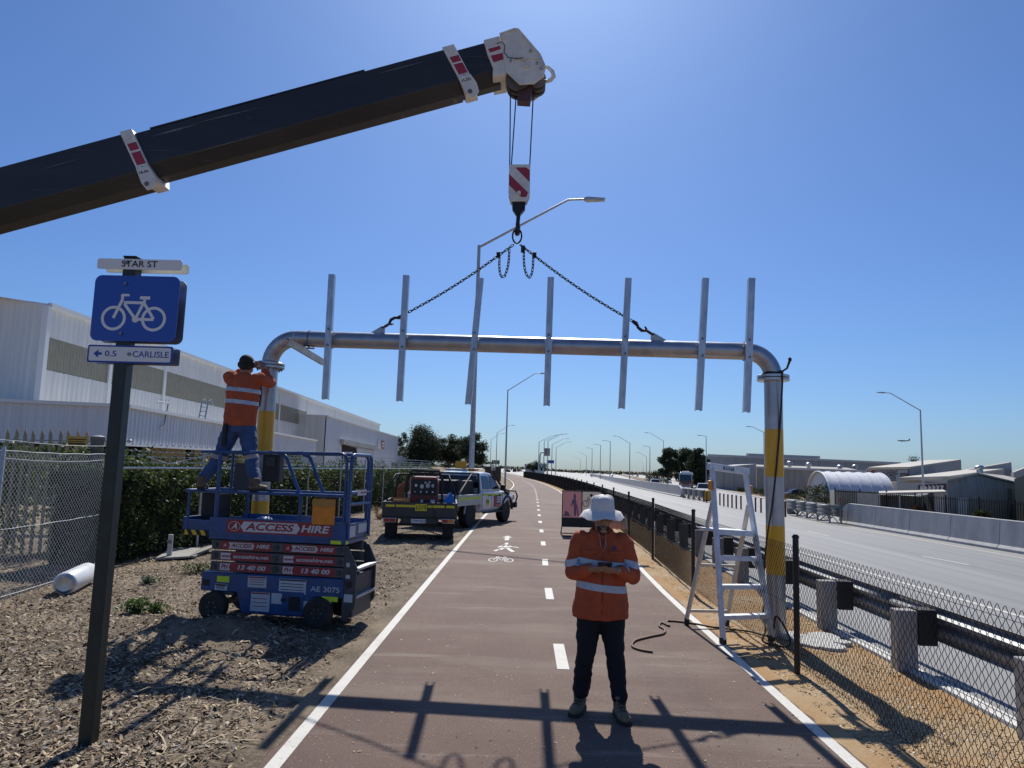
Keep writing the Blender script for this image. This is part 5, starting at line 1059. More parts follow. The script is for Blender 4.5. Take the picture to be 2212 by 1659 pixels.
# green shoots above the palisade
g = np.random.default_rng(31)
for k, (cx0, cy0, h0, r0) in enumerate(((-9.3, 14.6, 1.95, .5), (-10.6, 14.7, 2.05, .55), (-11.6, 14.7, 1.9, .5))):
    root = thing('shrub', ('leafy green shrub poking over the palisade beside the pipe', 'leafy shrub behind the middle of the palisade', 'leafy shrub behind the palisade away from the pipe')[k], 'shrub', (cx0, cy0, 0), 'shrubs behind the palisade')
    m = 2600; C = np.stack([cx0+r0*g.normal(size=m)*.55, cy0+.25*g.normal(size=m), h0*g.random(m)**.6+.12*g.normal(size=m)], -1); leaves('foliage', C, (.06, .13), [(.09, .14, .035), (.06, .1, .03), (.12, .17, .05)], root, leaf_m, 40+k, .5)
    b = MB()
    for i in range(6): b.tube([(cx0, cy0, 0), (cx0+random.uniform(-.3, .3), cy0, h0*.5), (cx0+random.uniform(-.5, .5), cy0, h0*.9)], [.02, .012, .005], 5)
    b.obj('stem', bark, root)
# white cylinder lying by the fence, slab, marker post, weeds
c0 = G(140, 1262, .16); c1 = G(210, 1228, .16); dcy = (c1-c0).normalized(); cw = mat('white_enamel', (.66, .67, .68), .4, var=.08, scale=5, coat=.2)
cyl = thing('white_cylinder', 'white metal cylinder with dished end lying against the galvanised fence', 'cylinder', (c0.x, c0.y, 0))
b = MB(); b.lathe([(.10, -.02), (.145, 0), (.158, .03), (.158, .98), (.145, 1.01), (.1, 1.03)], V((c0.x, c0.y, .165)), dcy, 28); b.obj('shell', cw, cyl, smooth=40)
b = MB(); b.lathe([(.085, -.026), (.10, -.030), (.13, -.012), (.1, -.015), (.09, -.02)], V((c0.x, c0.y, .165)), dcy, 24); b.obj('end_ring', galv, cyl, smooth=40)
b = MB(); e_ = V((c0.x, c0.y, .11))+dcy*1.02+V((-.1, .35, 0)); b.lathe([(.05, 0), (.13, .02), (.15, .10), (.13, .2), (.05, .22)], e_, (.3, 1, .25), 18); tag(b.obj('white_dome', cw, smooth=40), 'rounded white dome lying past the end of the white cylinder', 'dome')
wm = G(365, 1208); b = MB(); b.bb((wm.x-.045, wm.y-.02, -.1), (wm.x+.045, wm.y+.02, .47)); mk = tag(b.obj('marker_post', mat('post_white', (.62, .62, .60), .6, var=.1, scale=6), bev=.005), 'short white marker post standing on the mulch by the slab', 'post')
b = MB(); b.bb((wm.x-.035, wm.y-.0225, .30), (wm.x+.035, wm.y-.0205, .36)); b.obj('print', mat('faded_print', (.2, .2, .2), .7), mk)
sA = [G(x, y, .03) for x, y in ((335, 1210), (420, 1205), (455, 1188), (370, 1186))]; b = MB(); b.prism(sA, (0, 0, .04)); tag(b.obj('concrete_slab', mat('slab_grey', (.30, .29, .26), .85, var=.15, scale=8, bump=.3), bev=.01), 'thin grey slab lying flat behind the marker post', 'slab')
sB = [G(x, y, .05) for x, y in ((405, 1205), (465, 1190), (470, 1186), (430, 1187))]; b = MB(); b.prism([sB[0], sB[1]+V((0, 0, .08)), sB[2]+V((0, 0, .1)), sB[3]], (0, 0, .02)); tag(b.obj('curled_sheet', mat('sheet_grey', (.26, .25, .21), .8)), 'curled grey sheet lifting off the flat slab', 'sheet')
def weed(px, py, r, h, n, cols, label, seed, dry=False, group=None):
    q = G(px, py); z0 = zmul(q.x, q.y); root = thing('grass_tuft' if dry else 'weed', label, 'grass' if dry else 'weed', (q.x, q.y, z0), group); g = np.random.default_rng(seed); b = MB()
    for i in range(n):
        a = g.random()*2*PI; rr1 = r*g.random()**.6; hh = h*(.5+.6*g.random()); p0 = V((q.x+.25*rr1*math.cos(a), q.y+.25*rr1*math.sin(a), z0-.02)); p1 = V((q.x+.7*rr1*math.cos(a), q.y+.7*rr1*math.sin(a), z0+hh*.7)); p2 = V((q.x+1.3*rr1*math.cos(a), q.y+1.3*rr1*math.sin(a), z0+hh*(1 if g.random() < .5 else .75))); w_ = .006 if dry else .012; nn = V((-math.sin(a), math.cos(a), 0))*w_
        b.strip([p0-nn, p1-nn, p2-nn*.2], [p0+nn, p1+nn, p2+nn*.2])
    st = b.obj('stems', mat('straw', (.36, .26, .13), .8, var=.3, scale=30) if dry else mat('weed_stem', (.07, .10, .03), .7), root)
    if not dry:
        C = np.stack([q.x+r*g.normal(size=n*12)*.6, q.y+r*g.normal(size=n*12)*.4, z0+.02+h*g.random(n*12)], -1); leaves('foliage', C, (.025, .07), cols, root, leaf_m, seed)
gcol = [(.06, .12, .02), (.09, .15, .03), (.04, .08, .02)]
weed(292, 1327, .16, .16, 26, gcol, 'bright green weed on the dug mulch beside the sign post', 61); weed(335, 1330, .12, .13, 20, gcol, 'smaller green weed next to the dirt heap', 62)
weed(430, 1240, .3, .14, 30, [(.13, .14, .05), (.10, .11, .04)], 'olive weed patch in front of the marker post', 63); weed(318, 1262, .12, .1, 14, [(.10, .14, .10)], 'tiny grey-green seedling behind the sign post', 64)
for i, (x, y) in enumerate(((262, 1188), (300, 1190), (335, 1185), (385, 1180), (820, 1122), (835, 1135), (812, 1108), (1094, 1072), (1090, 1062))):
    weed(x, y, .35 if i < 4 else .3, .55 if i < 4 else .3, 90, None, 'dry straw-coloured grass tuft below the mesh fence' if i < 4 else ('dry grass tuft beside the trailer' if i < 7 else 'dry grass tuft below the bank light pole'), 70+i, True, 'dry grass under the fence' if i < 4 else ('dry grass by the trailer' if i < 7 else 'dry grass by the light pole'))
# ================================================================== warehouse on the left
def onplane(px, py, P, Q):
    d = ray(px, py); e = V((Q.x-P.x, Q.y-P.y, 0)); n = V((e.y, -e.x, 0)); O = V((0, 0, EYE)); t = (V((P.x, P.y, 0))-V((0, 0, 0))).dot(n)/d.dot(n); return O+d*t
def y_for_z(px, py, z): d = ray(px, py); return d.y*(z-EYE)/d.z
wh_white = mat('warehouse_white_sheet', (.80, .785, .73), .55, var=.08, scale=1.2, stretch=(1.5, 1.5, .12), ramp=(.3, .7)); wh_blue_lit = mat('warehouse_blue_lit_sheet', (.70, .72, .74), .5, var=.08, scale=1.5, stretch=(1.5, 1.5, .1))  # second sheet has the blue light on the annex put into its colour
wh_tan = mat('tan_sheeting', (.33, .30, .215), .6, var=.08, scale=2); trim_w = mat('white_trim', (.78, .78, .76), .5); brick_tan = mat('tan_brick', (.33, .26, .16), .85, var=.15, scale=14, stretch=(1, 1, 4)); dark_void = mat('dark_glass', (.015, .016, .018), .2); roof_w = mat('pale_roof', (.55, .55, .54), .5)
def corr_wall(b, P, Q, z0, zP, zQ, pitch=.5, depth=.045, z0Q=None):
    P, Q = V((P.x, P.y, 0)), V((Q.x, Q.y, 0)); d = Q-P; L = d.length; n = V((d.y, -d.x, 0)).normalized()
    if n.dot(P) > 0: n = -n
    k = max(2, int(L/pitch)); A = []; B_ = []
    for i in range(k):
        for f, o in ((0, 0), (.35, 0), (.5, depth), (.85, depth)):
            t = min(1, (i+f)/k); q = P+d*t+n*o; A.append((q.x, q.y, z0+((z0Q if z0Q is not None else z0)-z0)*t)); B_.append((q.x, q.y, zP+(zQ-zP)*t))
    b.strip(A, B_)
C0 = AY(103, 660.6, 40); C1 = AY(820, 918, y_for_z(820, 918, C0.z)); CL = AY(0, 645, 41.5); CL = C0+(CL-C0)*3.2
wh = thing('warehouse', 'long white steel warehouse with a tan sheeting band along its side', 'warehouse', (C0.x-8, C0.y+20, 0))
e1 = (C1-C0); e1.z = 0; e1.normalize(); nS = V((e1.y, -e1.x, 0)); nS = nS if nS.dot(C0) < 0 else -nS
zt_ = C0.z; zs0 = AY(89, 796.5, 40).z; zs1 = AY(97, 726, 40).z; SE = onplane(664, 894, C0, C1)
b = MB(); corr_wall(b, C0, C1, 0, zs0, zs0); corr_wall(b, C0, C1, zs1, zt_, zt_); corr_wall(b, SE, C1, zs0, zs1, zs1); b.obj('side_wall', wh_white, wh)
b = MB(); corr_wall(b, C0+e1*.15, SE, zs0-.02, zs1+.02, zs1+.02, .3, .03); o = b.obj('sheeting_band', wh_tan, wh); o.location = -nS*.02
b = MB(); corr_wall(b, CL, C0, 0, CL.z, C0.z, .5); b.obj('end_wall', wh_white, wh)
b = MB(); b.face(C0+V((0, 0, .02)), C1+V((0, 0, .02)), C1+V((-14, 0, 2)), V((CL.x, C0.y+2, CL.z))); b.obj('roof', roof_w, wh)
b = MB(); b.bar(C0+nS*.12+V((0, 0, .05)), C1+nS*.12+V((0, 0, .05)), .28, .26); b.bar(CL, C0, .28, .22); b.obj('gutter', trim_w, wh)
for (x, y) in ((245, 700), (360, 745), (560, 825), (605, 842), (664, 862), (724, 886), (803, 912)):
    q = onplane(x, y, C0, C1); b = MB(); b.bar(V((q.x, q.y, 0))+nS*.08, V((q.x, q.y, zt_-.1))+nS*.08, .34, .12, nS); b.obj('pilaster', trim_w, wh)
b = MB(); b.bar(V((C0.x, C0.y, 0))+nS*.06, V((C0.x, C0.y, zt_)), .35, .35); b.obj('corner_trim', trim_w, wh)
# annex with overhanging fascia
A0 = AY(272, 877, 32); A1 = AY(682, 951.8, y_for_z(682, 951.8, A0.z)); AL = A0+(AY(0, 865, 33.2)-A0)*2.2; zb0 = AY(278, 960, 32).z
ax = thing('annex', 'low blue-lit corrugated annex over tan brick in front of the warehouse', 'building', (A0.x, A0.y, 0))
b = MB(); corr_wall(b, A0, A1, zb0, A0.z, A0.z, .42, .05, z0Q=zb0+.1); b.obj('side_fascia', wh_blue_lit, ax)
b = MB(); corr_wall(b, AL, A0, zb0+.1, AL.z, A0.z, .42, .05); b.obj('front_fascia', wh_blue_lit, ax)
eA = V((A1.x-A0.x, A1.y-A0.y, 0)).normalized(); nA = V((eA.y, -eA.x, 0)); nA = nA if nA.dot(A0) < 0 else -nA
b = MB(); b.bar(A0+nA*.1, A1+nA*.1, .2, .16); b.bar(AL+V((0, -.1, 0)), A0+V((0, -.1, 0)), .2, .16); b.bar(V((A0.x, A0.y, zb0)), V((A1.x, A1.y, zb0+.1)), .16, .14); b.bar(V((AL.x, AL.y, zb0)), V((A0.x, A0.y, zb0)), .16, .14); b.obj('trim', trim_w, ax)
b = MB(); b.face(A0, A1, A1-nA*9, AL+V((0, 9, 0)), AL); b.obj('roof', roof_w, ax)
b = MB(); b.face(V((A0.x, A0.y, zb0)), V((A1.x, A1.y, zb0+.1)), V((A1.x, A1.y, zb0+.1))-nA*4, V((AL.x, AL.y+4, zb0)), V((AL.x, AL.y, zb0))); b.obj('soffit', trim_w, ax)
q0 = A0-nA*1.3+eA*2; 
b = MB(); b.strip([V((*(q0+eA*t-nA*1.).xy, 0)) for t in (0, 45)], [V((*(q0+eA*t-nA*1.).xy, zb0+.05)) for t in (0, 45)]); b.strip([(AL.x, AL.y+2.2, 0), (A0.x-1, A0.y+2.2, 0)], [(AL.x, AL.y+2.2, zb0+.1), (A0.x-1, A0.y+2.2, zb0+.1)]); b.obj('recessed_glazing', dark_void, ax)
b = MB()
for t0, t1 in ((3.5, 9), (10.5, 17), (20, 30)):
    a = q0+eA*t0; c = q0+eA*t1; b.bar(V((a.x, a.y, zb0/2)), V((c.x, c.y, zb0/2)), .24, zb0)
b.obj('brick_wall', brick_tan, ax)
# roof ladder and drain pipes on the annex
for (x0, x1) in ((424, 436), (440, 452)): pass
rl0 = AY(428, 910, 46); 
la = MB(); P1, P2 = AY(428, 912, 48), AY(437, 865, 49); P3, P4 = AY(441, 915, 48), AY(450, 866, 49)
la.tube([P1, P2, P2+V((.25, 0, .15)), P2+V((.4, 0, -.3))], .05, 6); la.tube([P3, P4, P4+V((.25, 0, .15)), P4+V((.4, 0, -.3))], .05, 6)
for t in (.1, .3, .5, .7): la.tube([P1.lerp(P2, t), P3.lerp(P4, t)], .035, 5)
la.obj('roof_ladder', galv, ax)
q = onplane(345, 880, A0, A1)+nA*.12; b = MB(); b.tube([onplane(358, 872, A0, A1)+nA*.12, onplane(350, 915, A0, A1)+nA*.12, onplane(340, 927, A0, A1)+nA*.12], .03, 6); b.obj('aerial_pole', bolt_steel, ax)
b = MB(); b.tube([onplane(332, 866, A0, A1)+nA*.12, onplane(360, 870, A0, A1)+nA*.12], .02, 5); 
for k in range(5): p_ = onplane(334+k*6, 866.5+k*.7, A0, A1)+nA*.12; b.tube([p_-V((0, 0, .14)), p_+V((0, 0, .14))], .012, 4)
b.obj('aerial', galv_dull, ax)
# second block with sliding door
B0 = AY(705.6, 898.5, 93); B1 = AY(860, 945, y_for_z(860, 945, B0.z)); BL = AY(560, 893, 94)
b2_ = thing('door_block', 'white corrugated block with a dark open sliding door and faded red sign', 'building', (B0.x, B0.y, 0))
b = MB(); corr_wall(b, B0, B1, 0, B0.z, B0.z, .8, .06); b.obj('side_wall', wh_blue_lit, b2_)
b = MB(); corr_wall(b, BL, B0, 0, BL.z, B0.z, .8, .03); b.obj('front_wall', wh_white, b2_)
eB = V((B1.x-B0.x, B1.y-B0.y, 0)).normalized(); nB = V((eB.y, -eB.x, 0)); nB = nB if nB.dot(B0) < 0 else -nB
b = MB(); b.bar(B0+nB*.1, B1+nB*.1, .25, .2); b.bar(BL, B0, .25, .2); b.bar(V((B0.x, B0.y, 0)), B0, .3, .3); b.obj('trim', trim_w, b2_)
b = MB(); b.face(B0, B1, B1-nB*12, BL+V((0, 8, 1)), BL); b.obj('roof', roof_w, b2_)
zz = lambda x, y, o=.1: onplane(553+x*.16407, 846.8+y*.16407, B0, B1)+nB*o
b = MB(); b.face(zz(1125, 690), zz(1312, 735), zz(1312, 1075), zz(1120, 1075)); b.obj('door_opening', mat('dark_interior', (.02, .016, .012), .9), b2_)
b = MB(); b.face(zz(1312, 735, .2), zz(1545, 775, .2), zz(1545, 1075, .2), zz(1312, 1075, .2)); b.obj('sliding_door', wh_blue_lit, b2_)
b = MB(); b.prism([zz(1100, 620, .12), zz(1560, 710, .12), zz(1560, 765, .12), zz(1100, 685, .12)], nB*.5); b.obj('door_awning', mat('weathered_awning', (.45, .44, .40), .6, var=.2, scale=1), b2_)
b = MB(); b.face(zz(1125, 785, .25), zz(1250, 790, .25), zz(1250, 1075, .25), zz(1125, 1075, .25)); ps = b.obj('poster', trim_w, b2_)
b = MB()
for pl in ([(1130, 870), (1188, 800), (1245, 870), (1245, 960), (1188, 890), (1130, 960)], [(1130, 805), (1150, 805), (1150, 825), (1130, 825)], [(1225, 808), (1245, 808), (1245, 828), (1225, 828)]): b.face(*[zz(x, y, .27) for x, y in pl])
b.obj('black_mark', ink, ps); b = MB(); b.face(*[zz(1188+32*math.cos(t), 832+36*math.sin(t), .29) for t in [2*PI*i/16 for i in range(16)]]); b.obj('red_roundel', dec_red, ps); b = MB(); b.face(*[zz(1188+20*math.cos(t), 832+24*math.sin(t), .31) for t in [2*PI*i/16 for i in range(16)]]); b.obj('white_centre', trim_w, ps)
b = MB(); b.face(zz(1595, 625), zz(1638, 630), zz(1638, 750), zz(1595, 742)); b.obj('white_sign', trim_w, b2_)
b = MB(); b.face(zz(1642, 635), zz(1686, 642), zz(1686, 755), zz(1642, 748)); rs = b.obj('red_sign', mat('faded_red', (.52, .22, .20), .6), b2_)
b = MB(); b.face(zz(1652, 662, .13), zz(1680, 664, .13), zz(1680, 690, .13), zz(1652, 690, .13)); b.face(zz(1652, 705, .13), zz(1680, 707, .13), zz(1680, 725, .13), zz(1652, 722, .13)); b.obj('print', trim_w, rs)
b = MB(); b.face(zz(1780, 930), zz(1838, 935), zz(1838, 1080), zz(1780, 1080)); b.obj('side_door', dark_void, b2_)
D0 = onplane(858, 984, B0, B1); D1 = AY(892, 992, D0.y+14); b = MB(); corr_wall(b, D0, D1, 0, D0.z, D1.z, .8, .05); o = b.obj('low_shed', wh_white, None); tag(o, 'low white lean-to at the end of the sliding door block', 'shed')
# ================================================================== vehicles
car_glass = mat('car_glass', (.012, .014, .017), .08, spec=.6); chrome = mat('chrome', (.6, .6, .6), .15, 1); lamp_red = mat('tail_lamp_red', (.42, .015, .012), .25); lamp_amber = mat('amber_lamp', (.65, .22, .02), .3); head_l = mat('headlamp', (.55, .57, .6), .15)
car_white = mat('car_white_paint', (.68, .69, .70), .25, coat=.6); car_black = mat('car_black_paint', (.015, .015, .017), .25, coat=.6); car_silver = mat('car_silver_paint', (.42, .44, .46), .25, .6, coat=.5)
rim_m = mat('wheel_rim', (.22, .22, .23), .35, .8); rim_dark = mat('black_rim', (.025, .025, .027), .4, .3); plastic_blk = mat('black_plastic', (.02, .02, .021), .6)
def wheel(root, x, y, r, wd, rim=rim_m, spokes=6):
    s = 1 if x > 0 else -1
    b = MB(); b.lathe([(r*.62, -wd/2), (r*.93, -wd/2), (r, -wd*.32), (r, wd*.32), (r*.93, wd/2), (r*.62, wd/2)], (x, y, r), (1, 0, 0), 26); t = b.obj('wheel', mat('car_tyre', (.02, .02, .02), .8), root, smooth=40)
    b = MB(); xo = x+s*wd*.36; b.lathe([(.02, -.01), (r*.62, -.01), (r*.64, .012), (.02, .012)], (xo, y, r), (1, 0, 0), 24)
    for k in range(spokes): a = 2*PI*k/spokes; b.bar((xo+s*.02, y+.06*math.cos(a), r+.06*math.sin(a)), (xo+s*.02, y+r*.58*math.cos(a), r+r*.58*math.sin(a)), .05, .03, (1, 0, 0))
    b.obj('rim', rim, t, smooth=40); return t
def hull(b, st):
    """stations (y, z0, z1, half width low, half width high) -> closed body"""
    n = 10; vs = []
    for (y, z0, z1, w0, w1) in st:
        h = z1-z0
        pr = [(-w0*.86, z0), (-w0, z0+h*.22), (-w0, z0+h*.62), (-(w0+w1)/2, z0+h*.9), (-w1*.86, z1)]; pr += [(-x, z) for x, z in pr[::-1]]
        vs += [(x, y, z) for x, z in pr]
    m = len(st); fs = [(i*n+j, i*n+(j+1) % n, (i+1)*n+(j+1) % n, (i+1)*n+j) for i in range(m-1) for j in range(n)]+[tuple(range(n-1, -1, -1)), tuple((m-1)*n+j for j in range(n))]
    b.add(vs, [f[::-1] for f in fs]); return b
KINDS = {'sedan': (4.6, 1.82, 1.45, .62, .88, (-1.65, -1.05, .25, 1.0)), 'suv': (4.7, 1.9, 1.75, .62, 1.02, (-2.05, -1.75, .35, 1.05)), 'van': (5.0, 1.95, 2.1, .6, 1.15, (-2.35, -2.2, 1.0, 1.75))}
def car(label, loc, face, paint, kind, group=None):
    L, W, Hh, gl, belt, (r0, r1, f1, f0) = KINDS[kind]; W2 = W/2
    root = thing('car' if kind != 'van' else 'van', label, 'car' if kind != 'van' else 'van', loc, group, world=False, rotz=face)
    b = MB(); hull(b, [(-L/2, .45, belt*.86, W2*.86, W2*.8), (-L/2+.12, .28, belt*.98, W2*.97, W2*.9), (-L/4, .22, belt+.02, W2, W2*.94), (0, .22, belt, W2, W2*.94), (L/4, .22, belt*.97, W2, W2*.93), (L/2-.35, .25, belt*.86, W2*.97, W2*.88), (L/2-.08, .30, belt*.74, W2*.88, W2*.76), (L/2, .38, belt*.6, W2*.78, W2*.66)]); b.obj('body', paint, root, smooth=50, bev=.03)
    b = MB(); ct = W2*.93; rf = W2*.72; zr = Hh
    secs = [(r0, belt-.02, ct, ct), (r1, zr-.05, rf, 0), (f1, zr, rf, 0), (f0, belt-.02, ct, ct)]
    A = [(-ct, r0, belt-.03), (ct, r0, belt-.03), (rf, r1, zr-.05), (-rf, r1, zr-.05), (-rf, (r1+f1)/2, zr+.01), (rf, (r1+f1)/2, zr+.01), (rf, f1, zr-.03), (-rf, f1, zr-.03), (-ct, f0, belt-.03), (ct, f0, belt-.03)]
    b.add(A, [(0, 1, 2, 3), (3, 2, 5, 4), (4, 5, 6, 7), (7, 6, 9, 8), (0, 3, 4, 7, 8), (1, 9, 6, 5, 2), (0, 8, 9, 1)]); b.obj('cabin', paint, root, bev=.05)
    def pane(name, q, off):
        c = sum((V(p) for p in q), V((0, 0, 0)))/len(q); b = MB(); b.face(*[c+(V(p)-c)*.9+V(off) for p in q]); b.obj(name, car_glass, root)
    pane('windscreen', [A[7], A[6], A[9], A[8]], (0, .025, .02)); pane('rear_window', [A[0], A[1], A[2], A[3]], (0, -.025, .02)); pane('side_window', [A[0], A[3], A[4], A[7], A[8]], (-.02, 0, .02)); pane('side_window', [A[1], A[9], A[6], A[5], A[2]], (.02, 0, .02))
    for x in (-1, 1):
        b = MB(); b.box((x*W2*.66, L/2-.1, belt*.70), (.36, .12, .14)); b.obj('headlight', head_l, root, bev=.03)
        b = MB(); b.box((x*W2*.72, -L/2+.04, belt*.78), (.3, .1, .16)); b.obj('tail_light', lamp_red, root, bev=.02)
        b = MB(); b.box((x*(W2+.09), f0-.25, belt+.06), (.2, .1, .14)); b.obj('mirror', plastic_blk, root, bev=.03)
        for y in (-L*.29, L*.31): wheel(root, x*(W2-.1), y, .34, .22)
    b = MB(); b.box((0, L/2-.03, belt*.58), (W*.6, .1, .16)); b.obj('grille', plastic_blk, root, bev=.02); b = MB(); b.box((0, L/2+.0, .34), (W*.8, .1, .14)); b.obj('bumper', plastic_blk, root, bev=.03)
    b = MB(); b.box((0, L/2+.03, .48), (.38, .02, .11)); b.obj('number_plate', trim_w, root); return root
def on_road(px, py): q = G2(px, py); return (q.x, q.y, zg(q.x)-.012)
ba = lambda dx, dy: math.atan2(-dx, dy)                    # heading angle for +y forward
car('white sports sedan passing the yellow-nosed crash cushion', on_road(1520, 1070), ba(-.22, -1), car_white, 'sedan')
car('white four-wheel drive following behind the bus', on_road(1444, 1044.5), ba(-.25, -1), car_white, 'suv')
car('white hatchback half hidden behind the median barrier', on_road(1415, 1053), ba(-.1, -1), car_white, 'sedan')
car('white car with another car close behind on the through lanes', on_road(1321, 1031), ba(-.12, -1), car_white, 'sedan')
car('white car following close behind on the through lanes', on_road(1323, 1026.5), ba(-.12, -1), car_white, 'suv')
car('black four-wheel drive on the exit lanes past the island', on_road(1376.5, 1030), ba(-.25, -1), car_black, 'suv')
car('white car on the exit lanes past the black four-wheel drive', on_road(1398, 1032), ba(-.25, -1), car_white, 'suv')
car('small dark car beside the black four-wheel drive', on_road(1366, 1028), ba(-.25, -1), car_black, 'sedan')
car('dark van driving away on the near lanes', on_road(1226, 1020.5), ba(.05, 1), car_black, 'van')
car('silver car driving beside the median barrier', on_road(1244, 1020), ba(.06, 1), car_silver, 'suv')
car('white four-wheel drive parked behind the hedge below the annex', (-11.6, 39, 0), ba(1, .3), car_white, 'suv'); car('white van parked behind the hedge beside the gantry post', (-13.6, 37, 0), ba(1, .1), car_white, 'suv')
# coach
bs = on_road(1483, 1054.5); bus = thing('coach', 'white and orange coach with a large dark windscreen', 'bus', bs, world=False, rotz=ba(-.26, -1))
cw_ = mat('coach_white', (.60, .64, .70), .3, coat=.4); co = mat('coach_orange', (.52, .15, .07), .35, coat=.4)
def bar2(b, x0, x1, y0, y1, z0, z1): b.bb((x0, y0, z0), (x1, y1, z1))
b = MB(); b.bb((-1.25, -5.6, .35), (1.25, 5.6, 1.62)); b.obj('lower_body', co, bus, bev=.1, seg=3); b = MB(); b.prism([(-1.24, 5.55, 1.6), (1.24, 5.55, 1.6), (1.24, 5.3, 2.6), (1.1, 5.0, 3.2), (-1.1, 5.0, 3.2), (-1.24, 5.3, 2.6)] if False else [(-1.24, -5.55, 1.6), (1.24, -5.55, 1.6), (1.24, -5.55, 2.9), (1.0, -5.55, 3.25), (-1.0, -5.55, 3.25), (-1.24, -5.55, 2.9)], (0, 11.0, 0)); b.obj('upper_body', cw_, bus, bev=.06)
b = MB(); b.add([(-1.1, 5.62, 1.25), (1.1, 5.62, 1.25), (1.08, 5.50, 2.75), (-1.08, 5.50, 2.75)], [(0, 1, 2, 3)]); b.obj('windscreen', car_glass, bus)
for x in (-1, 1):
    b = MB(); b.face((x*1.252, -4.9, 1.75), (x*1.252, 4.2, 1.75), (x*1.252, 4.6, 2.6), (x*1.252, -4.9, 2.6)); b.obj('side_windows', car_glass, bus)
    b = MB(); b.box((x*.85, 5.62, .82), (.5, .06, .22)); b.obj('headlight', head_l, bus, bev=.03); b = MB(); b.tube([(x*1.15, 5.5, 2.75), (x*1.45, 5.8, 2.7), (x*1.45, 5.8, 2.3)], .03, 6); b.box((x*1.45, 5.82, 2.25), (.22, .1, .42)); b.obj('mirror', plastic_blk, bus)
    for y in (-3.0, 3.4): wheel(bus, x*1.12, y, .5, .28)
b = MB(); b.box((0, 5.63, .5), (2.3, .06, .22)); b.obj('bumper', cw_, bus, bev=.03); b = MB(); b.box((0, 5.63, 1.08), (1.5, .05, .14)); b.obj('grille', plastic_blk, bus); b = MB(); b.box((0, 3.6, 3.3), (1.4, 2.2, .22)); b.obj('roof_unit', cw_, bus, bev=.08)
# ------------------------------------------------------------------ white ute
UH = math.radians(-20); fwd = V((math.sin(-UH), math.cos(UH), 0)); rgt = V((fwd.y, -fwd.x, 0)); ua = V((-1.75, 23.14, 0))-rgt*.86
ute = thing('ute', 'white dual-cab ute with yellow stripes towing the welder trailer', 'ute', (ua.x, ua.y, -.01), world=False, rotz=UH)
uw = mat('ute_white', (.80, .82, .84), .28, var=.04, scale=2, coat=.5); ste = mat('hi_vis_stripe', (.60, .72, .05), .45); alu_tray = mat('tray_aluminium', (.50, .51, .52), .4, .6, var=.1)
b = MB(); hull(b, [(.84, .48, 1.16, .90, .88), (1.0, .42, 1.18, .93, .90), (2.2, .42, 1.17, .93, .90), (2.7, .46, 1.15, .93, .88), (3.2, .72, 1.12, .94, .82), (3.7, .62, 1.06, .92, .76), (3.95, .52, .92, .85, .66)]); b.obj('body', uw, ute, smooth=50, bev=.03)
A = [(-.89, .84, 1.15), (.89, .84, 1.15), (.72, .94, 1.74), (-.72, .94, 1.74), (-.72, 1.5, 1.78), (.72, 1.5, 1.78), (.70, 2.05, 1.73), (-.70, 2.05, 1.73), (-.87, 2.72, 1.13), (.87, 2.72, 1.13)]
b = MB(); b.add(A, [(0, 1, 2, 3), (3, 2, 5, 4), (4, 5, 6, 7), (7, 6, 9, 8), (0, 3, 4, 7, 8), (1, 9, 6, 5, 2), (0, 8, 9, 1)]); b.obj('cab', uw, ute, bev=.06, seg=3, smooth=45)
for s in (-1, 1):
    X = lambda z: s*(.893-(z-1.15)*.29)
    for q in ([(.98, 1.20), (1.62, 1.20), (1.62, 1.64), (1.08, 1.64)], [(1.72, 1.20), (2.52, 1.20), (2.02, 1.64), (1.72, 1.65)]):
        b = MB(); b.face(*[(X(z)+s*.012, y, z) for y, z in q]); b.obj('side_window', car_glass, ute)
    b = MB(); b.face(*[(s*.936, y, z) for y, z in ((.9, 1.06), (2.75, 1.02), (2.75, .95), (.9, .985))]); b.obj('hi_vis_stripe', ste, ute)
    b = MB()
    for y in (.87, 1.66, 2.66): b.bar((s*.934, y, .5), (s*.934, y, 1.1), .012, .006, (s, 0, 0))
    b.obj('door_gap', ink, ute)
    for y in (1.5, 2.45): b = MB(); b.box((s*.945, y-.05, .99), (.03, .16, .035)); b.obj('door_handle', plastic_blk, ute, bev=.008)
    b = MB(); b.box((s*1.02, 2.45, 1.24), (.2, .12, .22)); b.obj('mirror', plastic_blk, ute, bev=.04)
    for y in (0, 3.12): wheel(ute, s*.78, y, .40, .27, rim_dark, 6)
    b = MB(); b.tube([(s*.93, 3.12+.50*math.cos(t), .44+.48*math.sin(t)) for t in [PI*i/10 for i in range(11)]], .05, 6); b.obj('wheel_arch', plastic_blk, ute, smooth=60)
    b = MB(); b.tube([(s*.90, .48*math.cos(t), .46+.42*math.sin(t)) for t in [PI*i/10 for i in range(11)]], .03, 6); b.obj('mudguard', alu_tray, ute, smooth=60)
    b = MB(); b.bb((s*.62, 3.85, .78), (s*.9, 3.95, .95)); b.obj('headlight', head_l, ute, bev=.02); b = MB(); b.bar((s*.93, .95, .43), (s*.93, 2.6, .43), .06, .06); b.obj('side_step', plastic_blk, ute)
b = MB(); b.face((.938, 1.18, .66), (.938, 1.18, .90), (.938, 1.44, .90), (.938, 1.44, .66)); o = b.obj('fleet_number_panel', ste, ute); text('LS01', .15, (.941, 1.31, .78), (0, 1, 0), (0, 0, 1), ink, o, width=.23, bold=.01)
b = MB(); b.face((.938, 1.85, .58), (.938, 1.85, .98), (.938, 2.5, .98), (.938, 2.5, .58)); o = b.obj('door_logo', mat('logo_navy', (.03, .04, .10), .5), ute)
